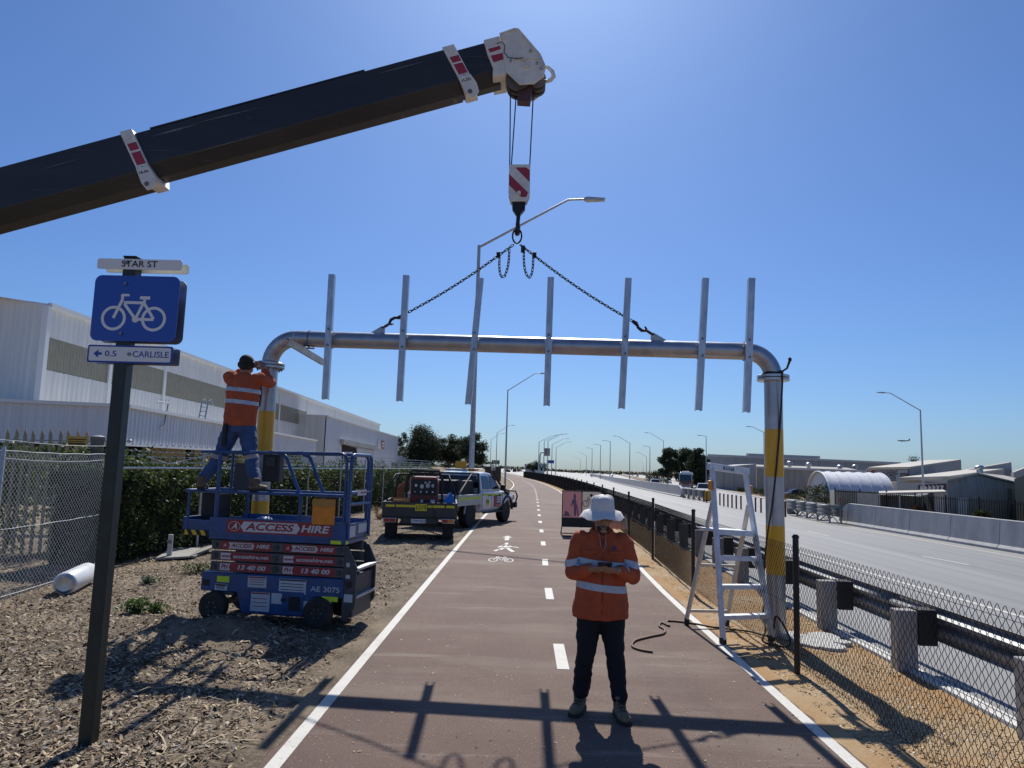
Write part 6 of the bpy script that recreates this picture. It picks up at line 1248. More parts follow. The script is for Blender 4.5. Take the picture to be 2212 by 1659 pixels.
b = MB(); b.face((.941, 1.87, .62), (.941, 1.87, .95), (.941, 2.06, .95), (.941, 2.12, .78), (.941, 2.06, .62)); b.obj('logo_swirl', mat('logo_red', (.40, .05, .05), .5), o)
b = MB()
for k, z in enumerate((.92, .84, .76)): b.face((.941, 2.12, z-.035), (.941, 2.12, z+.02), (.941, 2.46, z+.02), (.941, 2.46, z-.035))
b.obj('logo_lines', dec_white, o); b = MB(); b.face((.941, 1.98, .59), (.941, 1.98, .68), (.941, 2.48, .68), (.941, 2.48, .59)); b.obj('logo_bar', mat('logo_orange', (.5, .14, .05), .5), o)
b = MB(); b.face((-.66, 2.12, 1.70), (.66, 2.12, 1.70), (.80, 2.66, 1.22), (-.80, 2.66, 1.22)); b.obj('windscreen', car_glass, ute).location = (0, .03, .015)
b = MB(); b.face((-.66, .90, 1.64), (.66, .90, 1.64), (.80, .85, 1.24), (-.80, .85, 1.24)); b.obj('rear_window', car_glass, ute).location = (0, -.025, 0)
b = MB(); b.bb((-.93, -1.05, .72), (.93, .72, .80)); b.obj('tray_floor', alu_tray, ute)
for s in (-1, 1):
    b = MB(); b.bb((s*.93-.02, -1.05, .80), (s*.93+.02, .72, 1.06)); ts = b.obj('tray_side', alu_tray, ute, bev=.006); b = MB(); b.face(*[(s*.953, y, z) for y, z in ((-1.0, .90), (.68, .90), (.68, .98), (-1.0, .98))]); b.obj('hi_vis_stripe', ste, ts)
b = MB(); b.bb((-.93, -1.07, .80), (.93, -1.03, 1.06)); b.obj('tailboard', alu_tray, ute, bev=.006)
b = MB()
for s in (-1, 1): b.bar((s*.86, .74, .8), (s*.80, .76, 1.72), .05, .05); b.bar((s*.88, -.9, 1.06), (s*.80, .2, 1.7), .04, .04); b.bar((s*.80, .2, 1.7), (s*.80, .76, 1.72), .04, .04)
b.bar((-.82, .75, 1.72), (.82, .75, 1.72), .05, .05)
for k in range(7): b.bar((-.8, .75, 1.1+.085*k), (.8, .75, 1.1+.085*k), .012, .012)
b.obj('headboard', plastic_blk, ute); b = MB(); b.bb((-.78, -.6, .80), (.72, .62, 1.50)); b.obj('canopy_load', mat('load_black', (.018, .018, .02), .7), ute, bev=.05)
b = MB(); b.bb((-.55, .95, 1.80), (.3, 1.2, 1.87)); b.obj('roof_bar', trim_w, ute, bev=.02); b = MB(); b.bb((.3, .95, 1.80), (.62, 1.2, 1.88)); b.obj('amber_beacon', lamp_amber, ute, bev=.02)
b = MB(); b.tube([(.95, 3.2, 1.0), (.95, 2.85, 1.10), (.86, 2.45, 1.42), (.78, 2.1, 1.76), (.78, 2.06, 1.84)], [.05, .05, .045, .045, .045], 8); b.obj('snorkel', plastic_blk, ute, smooth=60); b = MB(); b.box((.78, 2.1, 1.90), (.13, .17, .13)); b.obj('snorkel_head', mat('snorkel_grey', (.3, .28, .25), .6), ute, bev=.03)
b = MB(); b.tube([(-.7, 4.05, .5), (-.75, 4.12, .9), (-.5, 4.15, 1.12), (.5, 4.15, 1.12), (.75, 4.12, .9), (.7, 4.05, .5)], .035, 8); b.bb((-.95, 3.95, .48), (.95, 4.12, .68)); b.tube([(.93, 3.95, .62), (1.0, 3.98, .9), (.9, 4.05, 1.08), (.5, 4.15, 1.1)], .03, 8); b.obj('bull_bar', plastic_blk, ute, smooth=50)
# ------------------------------------------------------------------ trailer with welder
tr_m = mat('trailer_charcoal', (.040, .042, .041), .5, var=.2, scale=5, bump=.05)
trl = thing('trailer', 'charcoal tandem work trailer with yellow tape and LS10 plate', 'trailer', (-2.70, 18.65, -.01), world=False, rotz=math.radians(6))
b = MB(); b.bb((-.97, 0, .56), (.97, 2.5, .62)); b.obj('deck', tr_m, trl)
for x in (-.97, .93): b = MB(); b.bb((x, .03, .6), (x+.04, 2.5, .98)); b.obj('side_board', tr_m, trl, bev=.005)
b = MB(); b.bb((-.97, 2.46, .6), (.97, 2.5, .98)); b.obj('front_board', tr_m, trl)
b = MB(); b.bb((-.97, 0, .58), (.97, .035, .99)); tg = b.obj('tailgate', tr_m, trl, bev=.006)
yel = mat('yellow_tape', (.72, .62, .03), .45)
for x0, x1 in ((-.88, -.65), (-.62, -.12), (.20, .64), (.68, .90)): b = MB(); b.bb((x0, -.003, .86), (x1, -.001, .92)); b.obj('reflective_tape', yel, tg)
b = MB(); b.bb((-.12, -.006, .77), (.18, -.001, .945)); o = b.obj('fleet_number_panel', yel, tg); text('LS10', .15, (.03, -.008, .857), (1, 0, 0), (0, 0, 1), ink, o, width=.26, bold=.008)
b = MB(); b.bb((-.48, -.03, .45), (.50, .05, .57)); b.obj('rear_beam', tr_m, trl)
b = MB(); b.bb((-.21, -.04, .46), (.16, -.031, .565)); o = b.obj('number_plate', trim_w, trl); text('1TVN·023', .085, (-.025, -.043, .512), (1, 0, 0), (0, 0, 1), mat('plate_blue', (.05, .06, .2), .5), o, width=.33, bold=.01)
for x in (-.76, .74):
    b = MB(); b.bb((x-.17, -.05, .465), (x+.17, .0, .585)); lf = b.obj('lamp_bracket', galv_dull, trl, bev=.01)
    for dx, m in ((-.075, lamp_red), (.075, lamp_amber if x > 0 else lamp_red)): b = MB(); b.bb((x+dx-.07, -.062, .485), (x+dx+.07, -.048, .565)); b.obj('tail_light', m, lf, bev=.006)
    b = MB(); b.bb((x-.14, .28, .05), (x+.14, .30, .50)); b.obj('mud_flap', black_rubber, trl)
    for y in (.72, 1.45): wheel(trl, x*1.02, y, .33, .22, rim_m, 5)
    b = MB(); b.bb((x-.15, .25, .70), (x+.15, 1.95, .73)) if False else b.bb((x-.14, .3, .50), (x+.14, 1.9, .545)); b.obj('mudguard', tr_m, trl)
b = MB(); b.bar((-.6, .7, .36), (.6, .7, .36), .06, .06); b.bar((-.6, 1.45, .36), (.6, 1.45, .36), .06, .06); b.obj('axle', tr_m, trl)
b = MB(); b.bar((-.6, 2.4, .5), (0, 3.6, .46), .06, .09); b.bar((.6, 2.4, .5), (0, 3.6, .46), .06, .09); b.obj('drawbar', tr_m, trl)
b = MB()
for s in (-1, 1): b.tube([(s*.88, .5, .62), (s*.90, .5, 1.25), (s*.72, .7, 1.68), (s*.72, 2.3, 1.68)], .026, 8); b.tube([(s*.88, 2.3, .62), (s*.72, 2.3, 1.68)], .026, 8)
b.tube([(-.72, 2.3, 1.68), (.72, 2.3, 1.68)], .026, 8); b.obj('load_rack', plastic_blk, trl, smooth=60)
# load
wd_ = thing('welder_generator', 'dark red engine welder with control panel strapped on the trailer', 'generator', (-2.72, 19.55, .62), world=False, rotz=math.radians(6))
wd_.scale = (1.12, 1, 1.30)
wr = mat('welder_red', (.16, .012, .016), .4, var=.15, scale=6, coat=.2)
b = MB(); b.prism([(-.33, -.3, .02), (.33, -.3, .02), (.33, -.3, .66), (.27, -.3, .78), (-.27, -.3, .78), (-.33, -.3, .66)], (0, 1.1, 0)); b.obj('casing', wr, wd_, bev=.02)
b = MB(); b.bb((-.30, -.315, .40), (.30, -.302, .72)); cpn = b.obj('control_panel', plastic_blk, wd_)
for k, (x, z, r) in enumerate(((-.2, .6, .03), (-.06, .58, .045), (.08, .6, .05), (.2, .6, .035), (.02, .66, .025), (.12, .67, .025), (-.22, .47, .02), (-.08, .47, .02), (.06, .47, .02), (.2, .47, .02))): b = MB(); b.cyl((x, -.315, z), (x, -.335, z), r, n=14); b.obj('dial', trim_w if k < 1 or k > 6 else galv_dull, cpn)
b = MB(); b.bb((-.1, -.305, .08), (.14, -.301, .30)); b.obj('battery_door', plastic_blk, wd_); b = MB(); b.bb((-.08, -.308, .16), (-.02, -.3055, .31)); b.obj('label', trim_w, wd_); b = MB(); b.bb((.16, -.308, .24), (.26, -.3055, .31)); b.obj('label', trim_w, wd_)
for k, r0 in enumerate((.0, .06)):
    b = MB(); b.tube([(-.42-r0*.3, -.2+r0, .0), (-.42-r0*.3, -.2+r0, .74-r0), (-.32, -.2+r0, .90-r0), (.34, -.2+r0, .90-r0), (.43, -.2+r0, .74-r0), (.43, -.2+r0, .0)], .028, 8); b.obj('roll_hoop', plastic_blk, wd_, smooth=60)
b = MB()
for k in range(5): x0 = -.50-.03*k; b.tube(spline([(-.36, -.1, .78-.02*k), (x0, -.16, .55), (x0-.06, -.2, .25), (x0-.16-.03*k, -.3, .05)], 5), .014, 6)
b.obj('orange_leads', mat('lead_orange', (.30, .10, .035), .6), wd_, smooth=60)
def on_trailer(b, name, m, label, cat, bev=.004):
    o = tag(b.obj(name, m, None, bev=bev), label, cat); o.location = trl.location; o.rotation_euler = trl.rotation_euler; return o
b = MB(); b.bb((-.70, .06, .62), (-.28, .36, 1.04)); bxo = on_trailer(b, 'cardboard_box', mat('cardboard', (.42, .26, .12), .8, var=.1), 'open cardboard box against the trailer tailgate', 'box'); b = MB(); b.face((-.70, .06, 1.042), (-.28, .06, 1.042), (-.30, -.06, 1.10), (-.72, -.06, 1.10)); b.obj('flap', mat('cardboard_light', (.56, .38, .2), .8), bxo)
b = MB(); b.add([(.55, .06, .62), (.95, .06, .62), (.92, .5, .62), (.55, .5, .62), (.80, .2, 1.26), (.72, .28, 1.24), (.58, .06, .98), (.93, .06, .98)], [(0, 1, 7, 6), (6, 7, 4), (6, 4, 5), (7, 1, 2), (7, 2, 5, 4), (0, 6, 5, 3), (3, 5, 2)]); on_trailer(b, 'blue_tarp', mat('tarp_blue', (.02, .16, .48), .5), 'bright blue tarpaulin bunched in the corner of the trailer', 'tarp', .01)
b = MB(); b.tube([(.30, -.02, .98), (.34, -.05, .8), (.45, -.06, .5), (.55, -.02, .25), (.75, -.2, .02), (.9, -.5, .02)], .007, 5); on_trailer(b, 'earth_lead', ink, 'thin lead hanging from the trailer tailgate to the ground', 'cable', 0)
# ================================================================== people
def remeshed(mb, voxel, it=4, name='body', fac=.5):
    o = bpy.data.objects.new('tmp', mb.mesh('tmp', mat('skin_tmp', (.3, .2, .15)))); COL.objects.link(o)
    m = o.modifiers.new('r', 'REMESH'); m.mode = 'VOXEL'; m.voxel_size = voxel; m.use_smooth_shade = True
    if it: s = o.modifiers.new('s', 'SMOOTH'); s.factor = fac; s.iterations = it
    bpy.context.view_layer.update(); me = bpy.data.meshes.new_from_object(o.evaluated_get(bpy.context.evaluated_depsgraph_get()))
    old = o.data; bpy.data.objects.remove(o); bpy.data.meshes.remove(old); me.name = name; return me
def wrinkle(me, amp, f):
    n = len(me.vertices); co = np.empty(n*3, np.float32); no = np.empty(n*3, np.float32); me.vertices.foreach_get('co', co); me.vertices.foreach_get('normal', no); co = co.reshape(-1, 3); no = no.reshape(-1, 3)
    d = np.array([f(V(p)) for p in co], np.float32)*amp; co = co+no*d[:, None]; me.vertices.foreach_set('co', co.ravel()); me.update()
def setmat(me, m): me.materials.clear(); me.materials.append(m); me.polygons.foreach_set('use_smooth', [True]*len(me.polygons)); return me
def skinned(me, name, m, parent): return link(name, setmat(me, m), parent)
def patch(me, pred, off, name, m, parent):
    """a strip of cloth lying on a garment: its faces that pass pred, lifted by off"""
    vs = {}; V_ = []; F_ = []
    for p in me.polygons:
        if pred(p.center):
            f = []
            for i in p.vertices:
                if i not in vs: vs[i] = len(V_); v_ = me.vertices[i]; V_.append(v_.co+v_.normal*off)
                f.append(vs[i])
            F_.append(f)
    if not F_: return None
    b = MB(); b.add(V_, F_); return b.obj(name, m, parent, smooth=180)
import bmesh
def band(me, no, d0, d1, pred, name, m, parent, off=.004):
    """clean-edged strip of a garment between two parallel planes"""
    bm = bmesh.new(); bm.from_mesh(me); bm.normal_update(); no = V(no); L = no.length; n = no/L
    for d in (d0, d1): bmesh.ops.bisect_plane(bm, geom=bm.verts[:]+bm.edges[:]+bm.faces[:], plane_co=n*(d/L), plane_no=n)
    bm.normal_update(); dead = [f for f in bm.faces if not (d0-1e-5 < f.calc_center_median().dot(no) < d1+1e-5 and pred(f.calc_center_median()))]
    nr = {v_: v_.normal.copy() for v_ in bm.verts}
    bmesh.ops.delete(bm, geom=dead, context='FACES')
    for v_ in bm.verts: v_.co += nr.get(v_, v_.normal)*off
    out = bpy.data.meshes.new(name); bm.to_mesh(out); bm.free(); return link(name, setmat(out, m), parent)
def limb(b, pts, rs, n=14, asp=1.):
    pts = [V(p) for p in pts]
    for i in range(len(pts)-1): b.cyl(pts[i], pts[i+1], rs[i], rs[i+1], n)
    for p, r in zip(pts, rs): b.ell(p, r, n, 9)
def torso(b, secs, n=22): b.loft([(c, (rx, 0, 0), (0, ry, 0)) for c, rx, ry in secs], n)
def hand(b, W, d, n, side, curl=(.5, .6, .4), spread=.06, thumb_in=.5):
    W = V(W); d = V(d).normalized(); n = V(n); n = (n-d*n.dot(d)).normalized(); s = d.cross(n)*side
    b.loft([(W, s*.026, n*.019), (W+d*.03, s*.033, n*.017), (W+d*.065, s*.041, n*.015), (W+d*.092, s*.040, n*.012)], 12); b.ell(W, .024); b.ell(W+d*.09, .02)
    for k, (o, L) in enumerate(((.031, .068), (.0105, .077), (-.0105, .071), (-.031, .056))):
        p = W+d*.088+s*o; dd = (d+s*o*spread*14).normalized(); r = .0092 if k < 3 else .008; pts = [p]
        for j, (f, c) in enumerate(zip((.45, .32, .23), curl)):
            dd = (dd*math.cos(c)+n*math.sin(c)).normalized(); p = p+dd*(L*f); pts.append(p)
        limb(b, pts, [r, r*.97, r*.9, r*.8], 8)
    p = W+d*.022+s*.03; t1 = (s*.75+d*.6+n*.25).normalized(); q = p+t1*.038; t2 = (d*.9+s*.1+n*thumb_in).normalized(); limb(b, [p-t1*.01, q, q+t2*.03, q+t2*.03+(d+n*.6).normalized()*.022], [.0135, .012, .0105, .0085], 8)
skin = mat('skin', (.34, .19, .125), .55, var=.12, scale=30); hair = mat('dark_hair', (.015, .012, .010), .7)
hi_orange = mat('hi_vis_orange_cotton', (.44, .085, .028), .85, var=.14, scale=7, bump=.12, bscale=300); silver = mat('reflective_tape_silver', (.50, .52, .56), .45, .25, var=.08, scale=30)
navy = mat('navy_work_trousers', (.010, .011, .016), .9, bump=.15, bscale=200); denim = mat('blue_denim', (.045, .085, .19), .85, var=.25, scale=9, bump=.2, bscale=250); boot_tan = mat('tan_nubuck', (.20, .145, .085), .8, var=.25, scale=25); boot_brown = mat('brown_leather', (.15, .10, .06), .75, var=.3, scale=20); sole = mat('boot_sole', (.03, .026, .022), .8)
hat_m = mat('grey_hat_cotton', (.68, .66, .64), .85, var=.06, scale=20, bump=.1, bscale=200)
def boot(root, ank, toe_dir, m, hgt=.16, s=1., low=False):
    a = V(ank); d = V(toe_dir).normalized(); n = V((-d.y, d.x, 0)); b = MB(); z0 = a.z
    up_ = V((0, 0, 1))
    b.loft([(a-d*.05*s+up_*.045, n*.040*s, d*.03+up_*.01), (a-d*.01+up_*.05, n*.044*s, up_*.045), (a+d*.06*s+up_*.045, n*.046*s, up_*.042), (a+d*.12*s+up_*.040, n*.050*s, up_*.036), (a+d*.17*s+up_*.036, n*.045*s, up_*.031), (a+d*.195*s+up_*.033, n*.028*s, up_*.02)], 14)
    b.ell(a-d*.045+up_*.05, .042); b.cyl(a+up_*.05-d*.01, a+up_*(hgt), .05, .058, 14); b.ell(a+up_*.06, .052); b.ell(a+d*.165*s+up_*.037, (.045, .045, .034))
    me = remeshed(b, .008, 3); o = skinned(me, 'boot', m, root)
    b = MB(); b.prism([a+n*x*s+d*y*s+up_*.0 for x, y in ((-.035, -.085), (.035, -.085), (.046, -.03), (.045, .06), (.054, .12), (.045, .185), (.02, .212), (-.02, .212), (-.045, .185), (-.054, .12), (-.045, .06), (-.046, -.03))], (0, 0, .028)); b.obj('sole', sole, o, bev=.004)
    b = MB()
    for k in range(4): c = a+d*(.03+.028*k)+up_*(.125-.018*k); b.tube([c-n*.03, c+up_*.008, c+n*.03], .0035, 5)
    b.obj('laces', ink, o); b = MB(); b.lathe([(.055, 0), (.066, .008), (.066, .03), (.055, .04)], a+up_*(hgt-.03)-d*.01, (0, 0, 1), 18); b.obj('collar', m, o, smooth=50)
fold = lambda p, sx=9, sz=16: .6*noise.noise(V((p.x*sx, p.y*sx, p.z*sz)))+.4*noise.noise(V((p.x*sx*2.3, p.y*sx*2.3, p.z*sz*1.6+4)))
# ------------------------------------------------------------------ worker reading a phone on the path
def P(x, y, z): return V((.655+x, 6.05+y, z))
B = thing('person', 'worker in orange hi-vis shirt and wide grey hat looking down at a phone', 'person', P(0, 0, 0))
b = MB(); hc = P(0, -.06, 1.562)
b.ell(hc, (.075, .095, .105)); b.ell(hc+V((0, -.02, -.055)), (.058, .07, .065)); b.ell(hc+V((0, -.10, -.025)), (.014, .022, .022)); b.ell(hc+V((0, -.088, .02)), (.05, .018, .014)); b.ell(hc+V((0, -.085, -.075)), (.028, .02, .016)); b.ell(hc+V((0, -.075, -.105)), (.03, .025, .02))
for s in (-1, 1): b.ell(hc+V((s*.078, .01, -.015)), (.012, .02, .03)); b.ell(hc+V((s*.035, -.075, -.03)), (.025, .02, .02))
limb(b, [P(0, .0, 1.36), P(0, -.025, 1.50)], [.06, .055]); torso(b, [(P(0, 0, .80), .14, .10), (P(0, 0, 1.0), .14, .10), (P(0, 0, 1.3), .16, .10), (P(0, 0, 1.4), .10, .07)])
eL, eR, wL, wR = P(-.235, -.03, 1.10), P(.25, -.04, 1.085), P(-.105, -.235, 1.165), P(.105, -.245, 1.16)
limb(b, [P(-.18, 0, 1.36), eL, wL], [.05, .042, .027]); limb(b, [P(.18, 0, 1.36), eR, wR], [.05, .042, .027])
hand(b, wL, (1, -.42, .06), (.15, .55, .8), -1, (.35, .75, .7), .03, .6); hand(b, wR, (-1, -.40, .05), (-.15, .55, .8), 1, (.45, .8, .7), .03, .7)
for s in (-1, 1): limb(b, [P(s*.09, 0, .85), P(s*.12, -.02, .46), P(s*.15, .04 if s < 0 else -.09, .10)], [.06, .045, .03])
body = skinned(remeshed(b, .0052, 3), 'body', skin, B)
b = MB()
for s in (-1, 1): b.ell(hc+V((s*.03, -.083, -.004)), (.014, .008, .006))
b.obj('eyes', hair, body); b = MB(); b.ell(hc+V((0, -.045, -.085)), (.052, .052, .04)); b.ell(hc+V((0, .03, .0)), (.078, .08, .085)); b.obj('beard_and_hair', hair, B, smooth=60); b = MB(); b.ell(hc+V((0, -.104, -.072)), (.022, .006, .006)); b.obj('mouth', mat('lip', (.12, .05, .04), .6), body)
b = MB(); torso(b, [(P(.0, -.005, .745), .232, .155), (P(0, -.01, .85), .228, .16), (P(.0, -.012, 1.0), .205, .155), (P(0, -.005, 1.15), .195, .145), (P(0, 0, 1.28), .20, .14), (P(0, .005, 1.37), .175, .12), (P(0, .005, 1.42), .13, .09), (P(0, -.01, 1.455), .08, .075)])
limb(b, [P(-.165, 0, 1.37), P(-.195, 0, 1.33), P(-.222, -.01, 1.22), eL+V((-.005, 0, 0)), (eL+wL)/2+V((0, 0, 0)), eL.lerp(wL, .84)], [.075, .076, .07, .064, .056, .045]); limb(b, [P(.165, 0, 1.37), P(.195, 0, 1.33), P(.232, -.01, 1.22), eR+V((.005, 0, 0)), (eR+wR)/2, eR.lerp(wR, .84)], [.075, .076, .07, .064, .056, .045])
me = remeshed(b, .0095, 5, 'shirt'); wrinkle(me, .016, lambda p: fold(p, 10, 13)); sh = skinned(me, 'shirt', hi_orange, B)
tor = lambda c: abs(c.x-.655) < .205 and c.y > 5.86
K0 = .10*.655
for z0, z1 in ((.975, 1.03), (1.165, 1.215)): band(me, (.10, 0, 1), z0+K0, z1+K0, tor, 'reflective_band', silver, sh)
for s, e in ((-1, eL), (1, eR)): band(me, (.25*s, 0, 1), 1.155+.25*(.655*s+.27), 1.21+.25*(.655*s+.27), lambda c: (c.x-.655)*s > .185, 'sleeve_band', silver, sh)
b = MB(); b.tube([P(-.085, .02, 1.445), P(-.05, -.085, 1.425), P(0, -.105, 1.40), P(.05, -.085, 1.425), P(.085, .02, 1.445), P(.04, .085, 1.47), P(-.04, .085, 1.47)], .017, 8, closed=True); b.obj('collar', hi_orange, sh, smooth=60)
dk = mat('stitch_shadow', (.22, .04, .02), .9); b = MB(); b.tube([P(-.005, -.165, z)+V((0, (.0 if z < 1.05 else (z-1.05)*.13), 0)) for z in (.80, .9, 1.0, 1.1, 1.2, 1.3, 1.38)], .004, 5); b.obj('placket', dk, sh)
for s in (-1, 1): b = MB(); b.box(P(s*.10, -.148, 1.285), (.105, .018, .032), Matrix.Rotation(s*-.12, 3, 'Z')); b.obj('pocket_flap', hi_orange, sh, bev=.006); 
b = MB(); b.box(P(.085, -.160, 1.325), (.03, .004, .03)); b.obj('chest_emblem', mat('emblem_navy', (.06, .03, .10), .6), sh)
b = MB(); torso(b, [(P(0, 0, .72), .165, .12), (P(0, 0, .80), .172, .125), (P(0, 0, .92), .17, .12)])
for s, ay in ((-1, .03), (1, -.08)): limb(b, [P(s*.095, 0, .80), P(s*.10, -.01, .66), P(s*.118, -.03, .47), P(s*.135, ay*.5, .30), P(s*.150, ay, .155)], [.105, .100, .078, .072, .068])
me = remeshed(b, .0105, 4, 'trousers'); wrinkle(me, .014, lambda p: fold(p, 11, 18)*(1.4 if p.z < .35 else .8)); skinned(me, 'trousers', navy, B)
boot(B, P(-.155, .045, .0), (-.32, -1, 0), boot_tan, .17, 1.08); boot(B, P(.155, -.085, 0), (.12, -1, 0), boot_tan, .17, 1.08)
# hat: soft crown, wide brim with neck flap
b = MB(); n = 44; hx = P(0, -.035, 1.622); rings = []
tiltR = Matrix.Rotation(.13, 3, 'X')
for r, z, w_ in ((.0, .118, 0), (.045, .116, .3), (.074, .104, .6), (.088, .08, .6), (.092, .045, .4), (.097, .012, .1), (.104, -.004, .0), (.125, -.016, .2), (.145, -.028, .5), (.170, -.043, .8), (.173, -.046, .8)):
    row = []
    for j in range(n):
        t = 2*PI*j/n; bk = max(0, math.sin(t)); rr2 = r*(1+(.28*bk if r > .13 else 0)+w_*(.05*math.sin(3*t+.6)+.035*math.sin(5*t))); zz_ = z-(.07*bk if r > .15 else 0)*((r-.13)/.07)+w_*.008*math.sin(4*t+1)-(.025*abs(math.cos(t)) if r > .15 else 0)
        row.append(hx+tiltR @ V((rr2*math.cos(t), rr2*math.sin(t)*1.05, zz_)))
    rings.append(row)
b.add([p for rw in rings for p in rw], [(i*n+j, i*n+(j+1) % n, (i+1)*n+(j+1) % n, (i+1)*n+j) for i in range(len(rings)-1) for j in range(n)]); hat = b.obj('hat', hat_m, B, smooth=60)
wr_ = hat.data; wrinkle(wr_, .010, lambda p: fold(p, 24, 24)*(1 if p.z > 1.62 else .3)); mo = hat.modifiers.new('t', 'SOLIDIFY'); mo.thickness = .004
b = MB(); rr5 = [rings[-1][j] for j in (34, 36, 38, 40, 42, 0, 2, 4)]
low = [p+V((.045, .03, -.095)) for p in rr5]
fl3 = [hx+tiltR @ V((.195*math.cos(t), .21*math.sin(t), -.06-.01*k)) for k, t in enumerate([-.05, .25, .55, .9, 1.25, 1.57])]; lw3 = [p+V((.02, .02, -.10)) for p in fl3]
b.strip(fl3, lw3); o = b.obj('neck_flap', hat_m, hat, smooth=60); mo = o.modifiers.new('t', 'SOLIDIFY'); mo.thickness = .004
b = MB(); b.tube([P(-.06, -.04, 1.50), P(-.03, -.11, 1.42), P(-.02, -.15, 1.33), P(.0, -.158, 1.30), P(.02, -.15, 1.34), P(.02, -.11, 1.42), P(.06, -.04, 1.50)], .0035, 5); b.obj('chin_cord', mat('cord_grey', (.3, .28, .26), .8), hat)
ph = MB(); Rm = Matrix.Rotation(-.55, 3, 'X'); ph.box(P(-.005, -.318, 1.212), (.115, .066, .011), Rm); pho = tag(ph.obj('phone', mat('phone_black', (.012, .012, .014), .2), bev=.004), 'black phone held sideways in both hands of the worker on the path', 'phone')
b = MB(); b.box(P(-.005, -.318, 1.212)+Rm @ V((0, 0, .0063)), (.104, .056, .001), Rm); b.obj('screen', mat('phone_screen', (.02, .022, .03), .08), pho)
# ------------------------------------------------------------------ worker standing on the lift rails
HX = thing('person', 'worker in orange hi-vis shirt and jeans standing on the lift rails at the post', 'person', (-3.62, 8.75, 1.57))
fLp, fRp = V((-3.96, 8.735, 1.576)), V((-3.27, 8.645, 1.576)); hip = V((-3.60, 8.88, 2.42)); shL, shR = V((-3.83, 9.0, 3.0)), V((-3.43, 8.97, 2.98)); hd2 = V((-3.63, 9.02, 3.175)); eL2, eR2 = V((-3.93, 9.25, 2.99)), V((-3.40, 9.30, 2.97)); hL2, hR2 = V((-3.80, 9.46, 3.20)), V((-3.62, 9.44, 3.262))
b = MB(); b.ell(hd2, (.078, .098, .11)); b.ell(hd2+V((.01, .06, -.06)), (.055, .06, .055)); b.ell(hd2+V((.01, .11, -.02)), (.014, .02, .02))
for s in (-1, 1): b.ell(hd2+V((s*.08, .01, -.01)), (.012, .02, .03))
limb(b, [V((-3.63, 8.98, 2.98)), hd2-V((0, .02, .08))], [.062, .056]); torso(b, [(hip, .14, .10), (hip.lerp(V((-3.63, 8.98, 3.0)), .6), .15, .10), (V((-3.63, 8.98, 2.98)), .12, .08)])
limb(b, [shL, eL2, hL2], [.05, .042, .027]); limb(b, [shR, eR2, hR2], [.05, .042, .027]); hand(b, hL2, (.35, .75, .3), (.3, .3, -.8), -1, (.3, .5, .4)); hand(b, hR2, (-.55, .8, .12), (-.3, .2, -.8), 1, (.3, .5, .4))
for s, f in ((-1, fLp), (1, fRp)): limb(b, [hip+V((s*.09, 0, 0)), hip.lerp(f, .5)+V((s*.02, .06, .02)), f+V((0, .0, .09))], [.06, .045, .03])
body2 = skinned(remeshed(b, .0055, 3), 'body', skin, HX)
b = MB(); c1 = V((-3.605, 8.95, 2.75)); torso(b, [(hip+V((-.005, -.01, -.05)), .20, .135), (hip+V((0, -.01, .06)), .205, .145), (V((-3.61, 8.92, 2.66)), .205, .15), (V((-3.62, 8.95, 2.82)), .215, .15), (V((-3.63, 8.97, 2.94)), .20, .13), (V((-3.63, 8.98, 3.02)), .14, .10), (V((-3.63, 8.99, 3.06)), .07, .07)])
limb(b, [shL+V((.04, 0, 0)), shL, shL.lerp(eL2, .5), eL2, eL2.lerp(hL2, .55)], [.08, .08, .072, .066, .056]); limb(b, [shR+V((-.04, 0, 0)), shR, shR.lerp(eR2, .5), eR2, eR2.lerp(hR2, .5)], [.08, .085, .075, .068, .056])
me = remeshed(b, .0095, 5, 'shirt'); wrinkle(me, .015, lambda p: fold(p, 10, 13)); sh2 = skinned(me, 'shirt', hi_orange, HX)
tor2 = lambda c: abs(c.x+3.62) < .24
for z0, z1 in ((2.645, 2.695), (2.80, 2.85)): band(me, (.08, 0, 1), z0-.08*3.62, z1-.08*3.62, lambda c: tor2(c) and c.y < 9.12, 'reflective_band', silver, sh2)
b = MB(); torso(b, [(hip+V((0, 0, -.14)), .17, .13), (hip+V((0, 0, -.05)), .18, .135), (hip+V((0, 0, .06)), .175, .125)])
for s, f in ((-1, fLp), (1, fRp)):
    kn = hip.lerp(f, .5)+V((s*.02, .05, .02)); limb(b, [hip+V((s*.09, .0, -.08)), hip.lerp(kn, .55)+V((s*.04, 0, -.02)), kn, kn.lerp(f, .5)+V((0, .01, .04)), f+V((0, .01, .13))], [.115, .108, .086, .076, .07])
me = remeshed(b, .0105, 4, 'jeans'); wrinkle(me, .014, lambda p: fold(p, 11, 18)); jn = skinned(me, 'jeans', denim, HX)
for s in (-1, 1): band(me, (-.25*s, 0, 1), 1.90+.25*s*3.62, 1.955+.25*s*3.62, lambda c: (c.x+3.62)*s > 0, 'reflective_band', mat('jeans_band', (.40, .34, .34), .6), jn)
boot(HX, fLp, (-.25, 1, 0), boot_brown, .15, 1.05); boot(HX, fRp, (.35, 1, 0), boot_brown, .15, 1.05)
b = MB(); b.tube([V((hip.x+.168*math.cos(t), hip.y+.125*math.sin(t), hip.z-.02)) for t in [2*PI*i/24 for i in range(24)]], .018, 6, closed=True); blt = b.obj('belt', ink, HX, smooth=60); b = MB(); b.box(hip+V((-.13, -.135, -.17)), (.05, .04, .28)); b.obj('tool_holster', ink, blt, bev=.012)
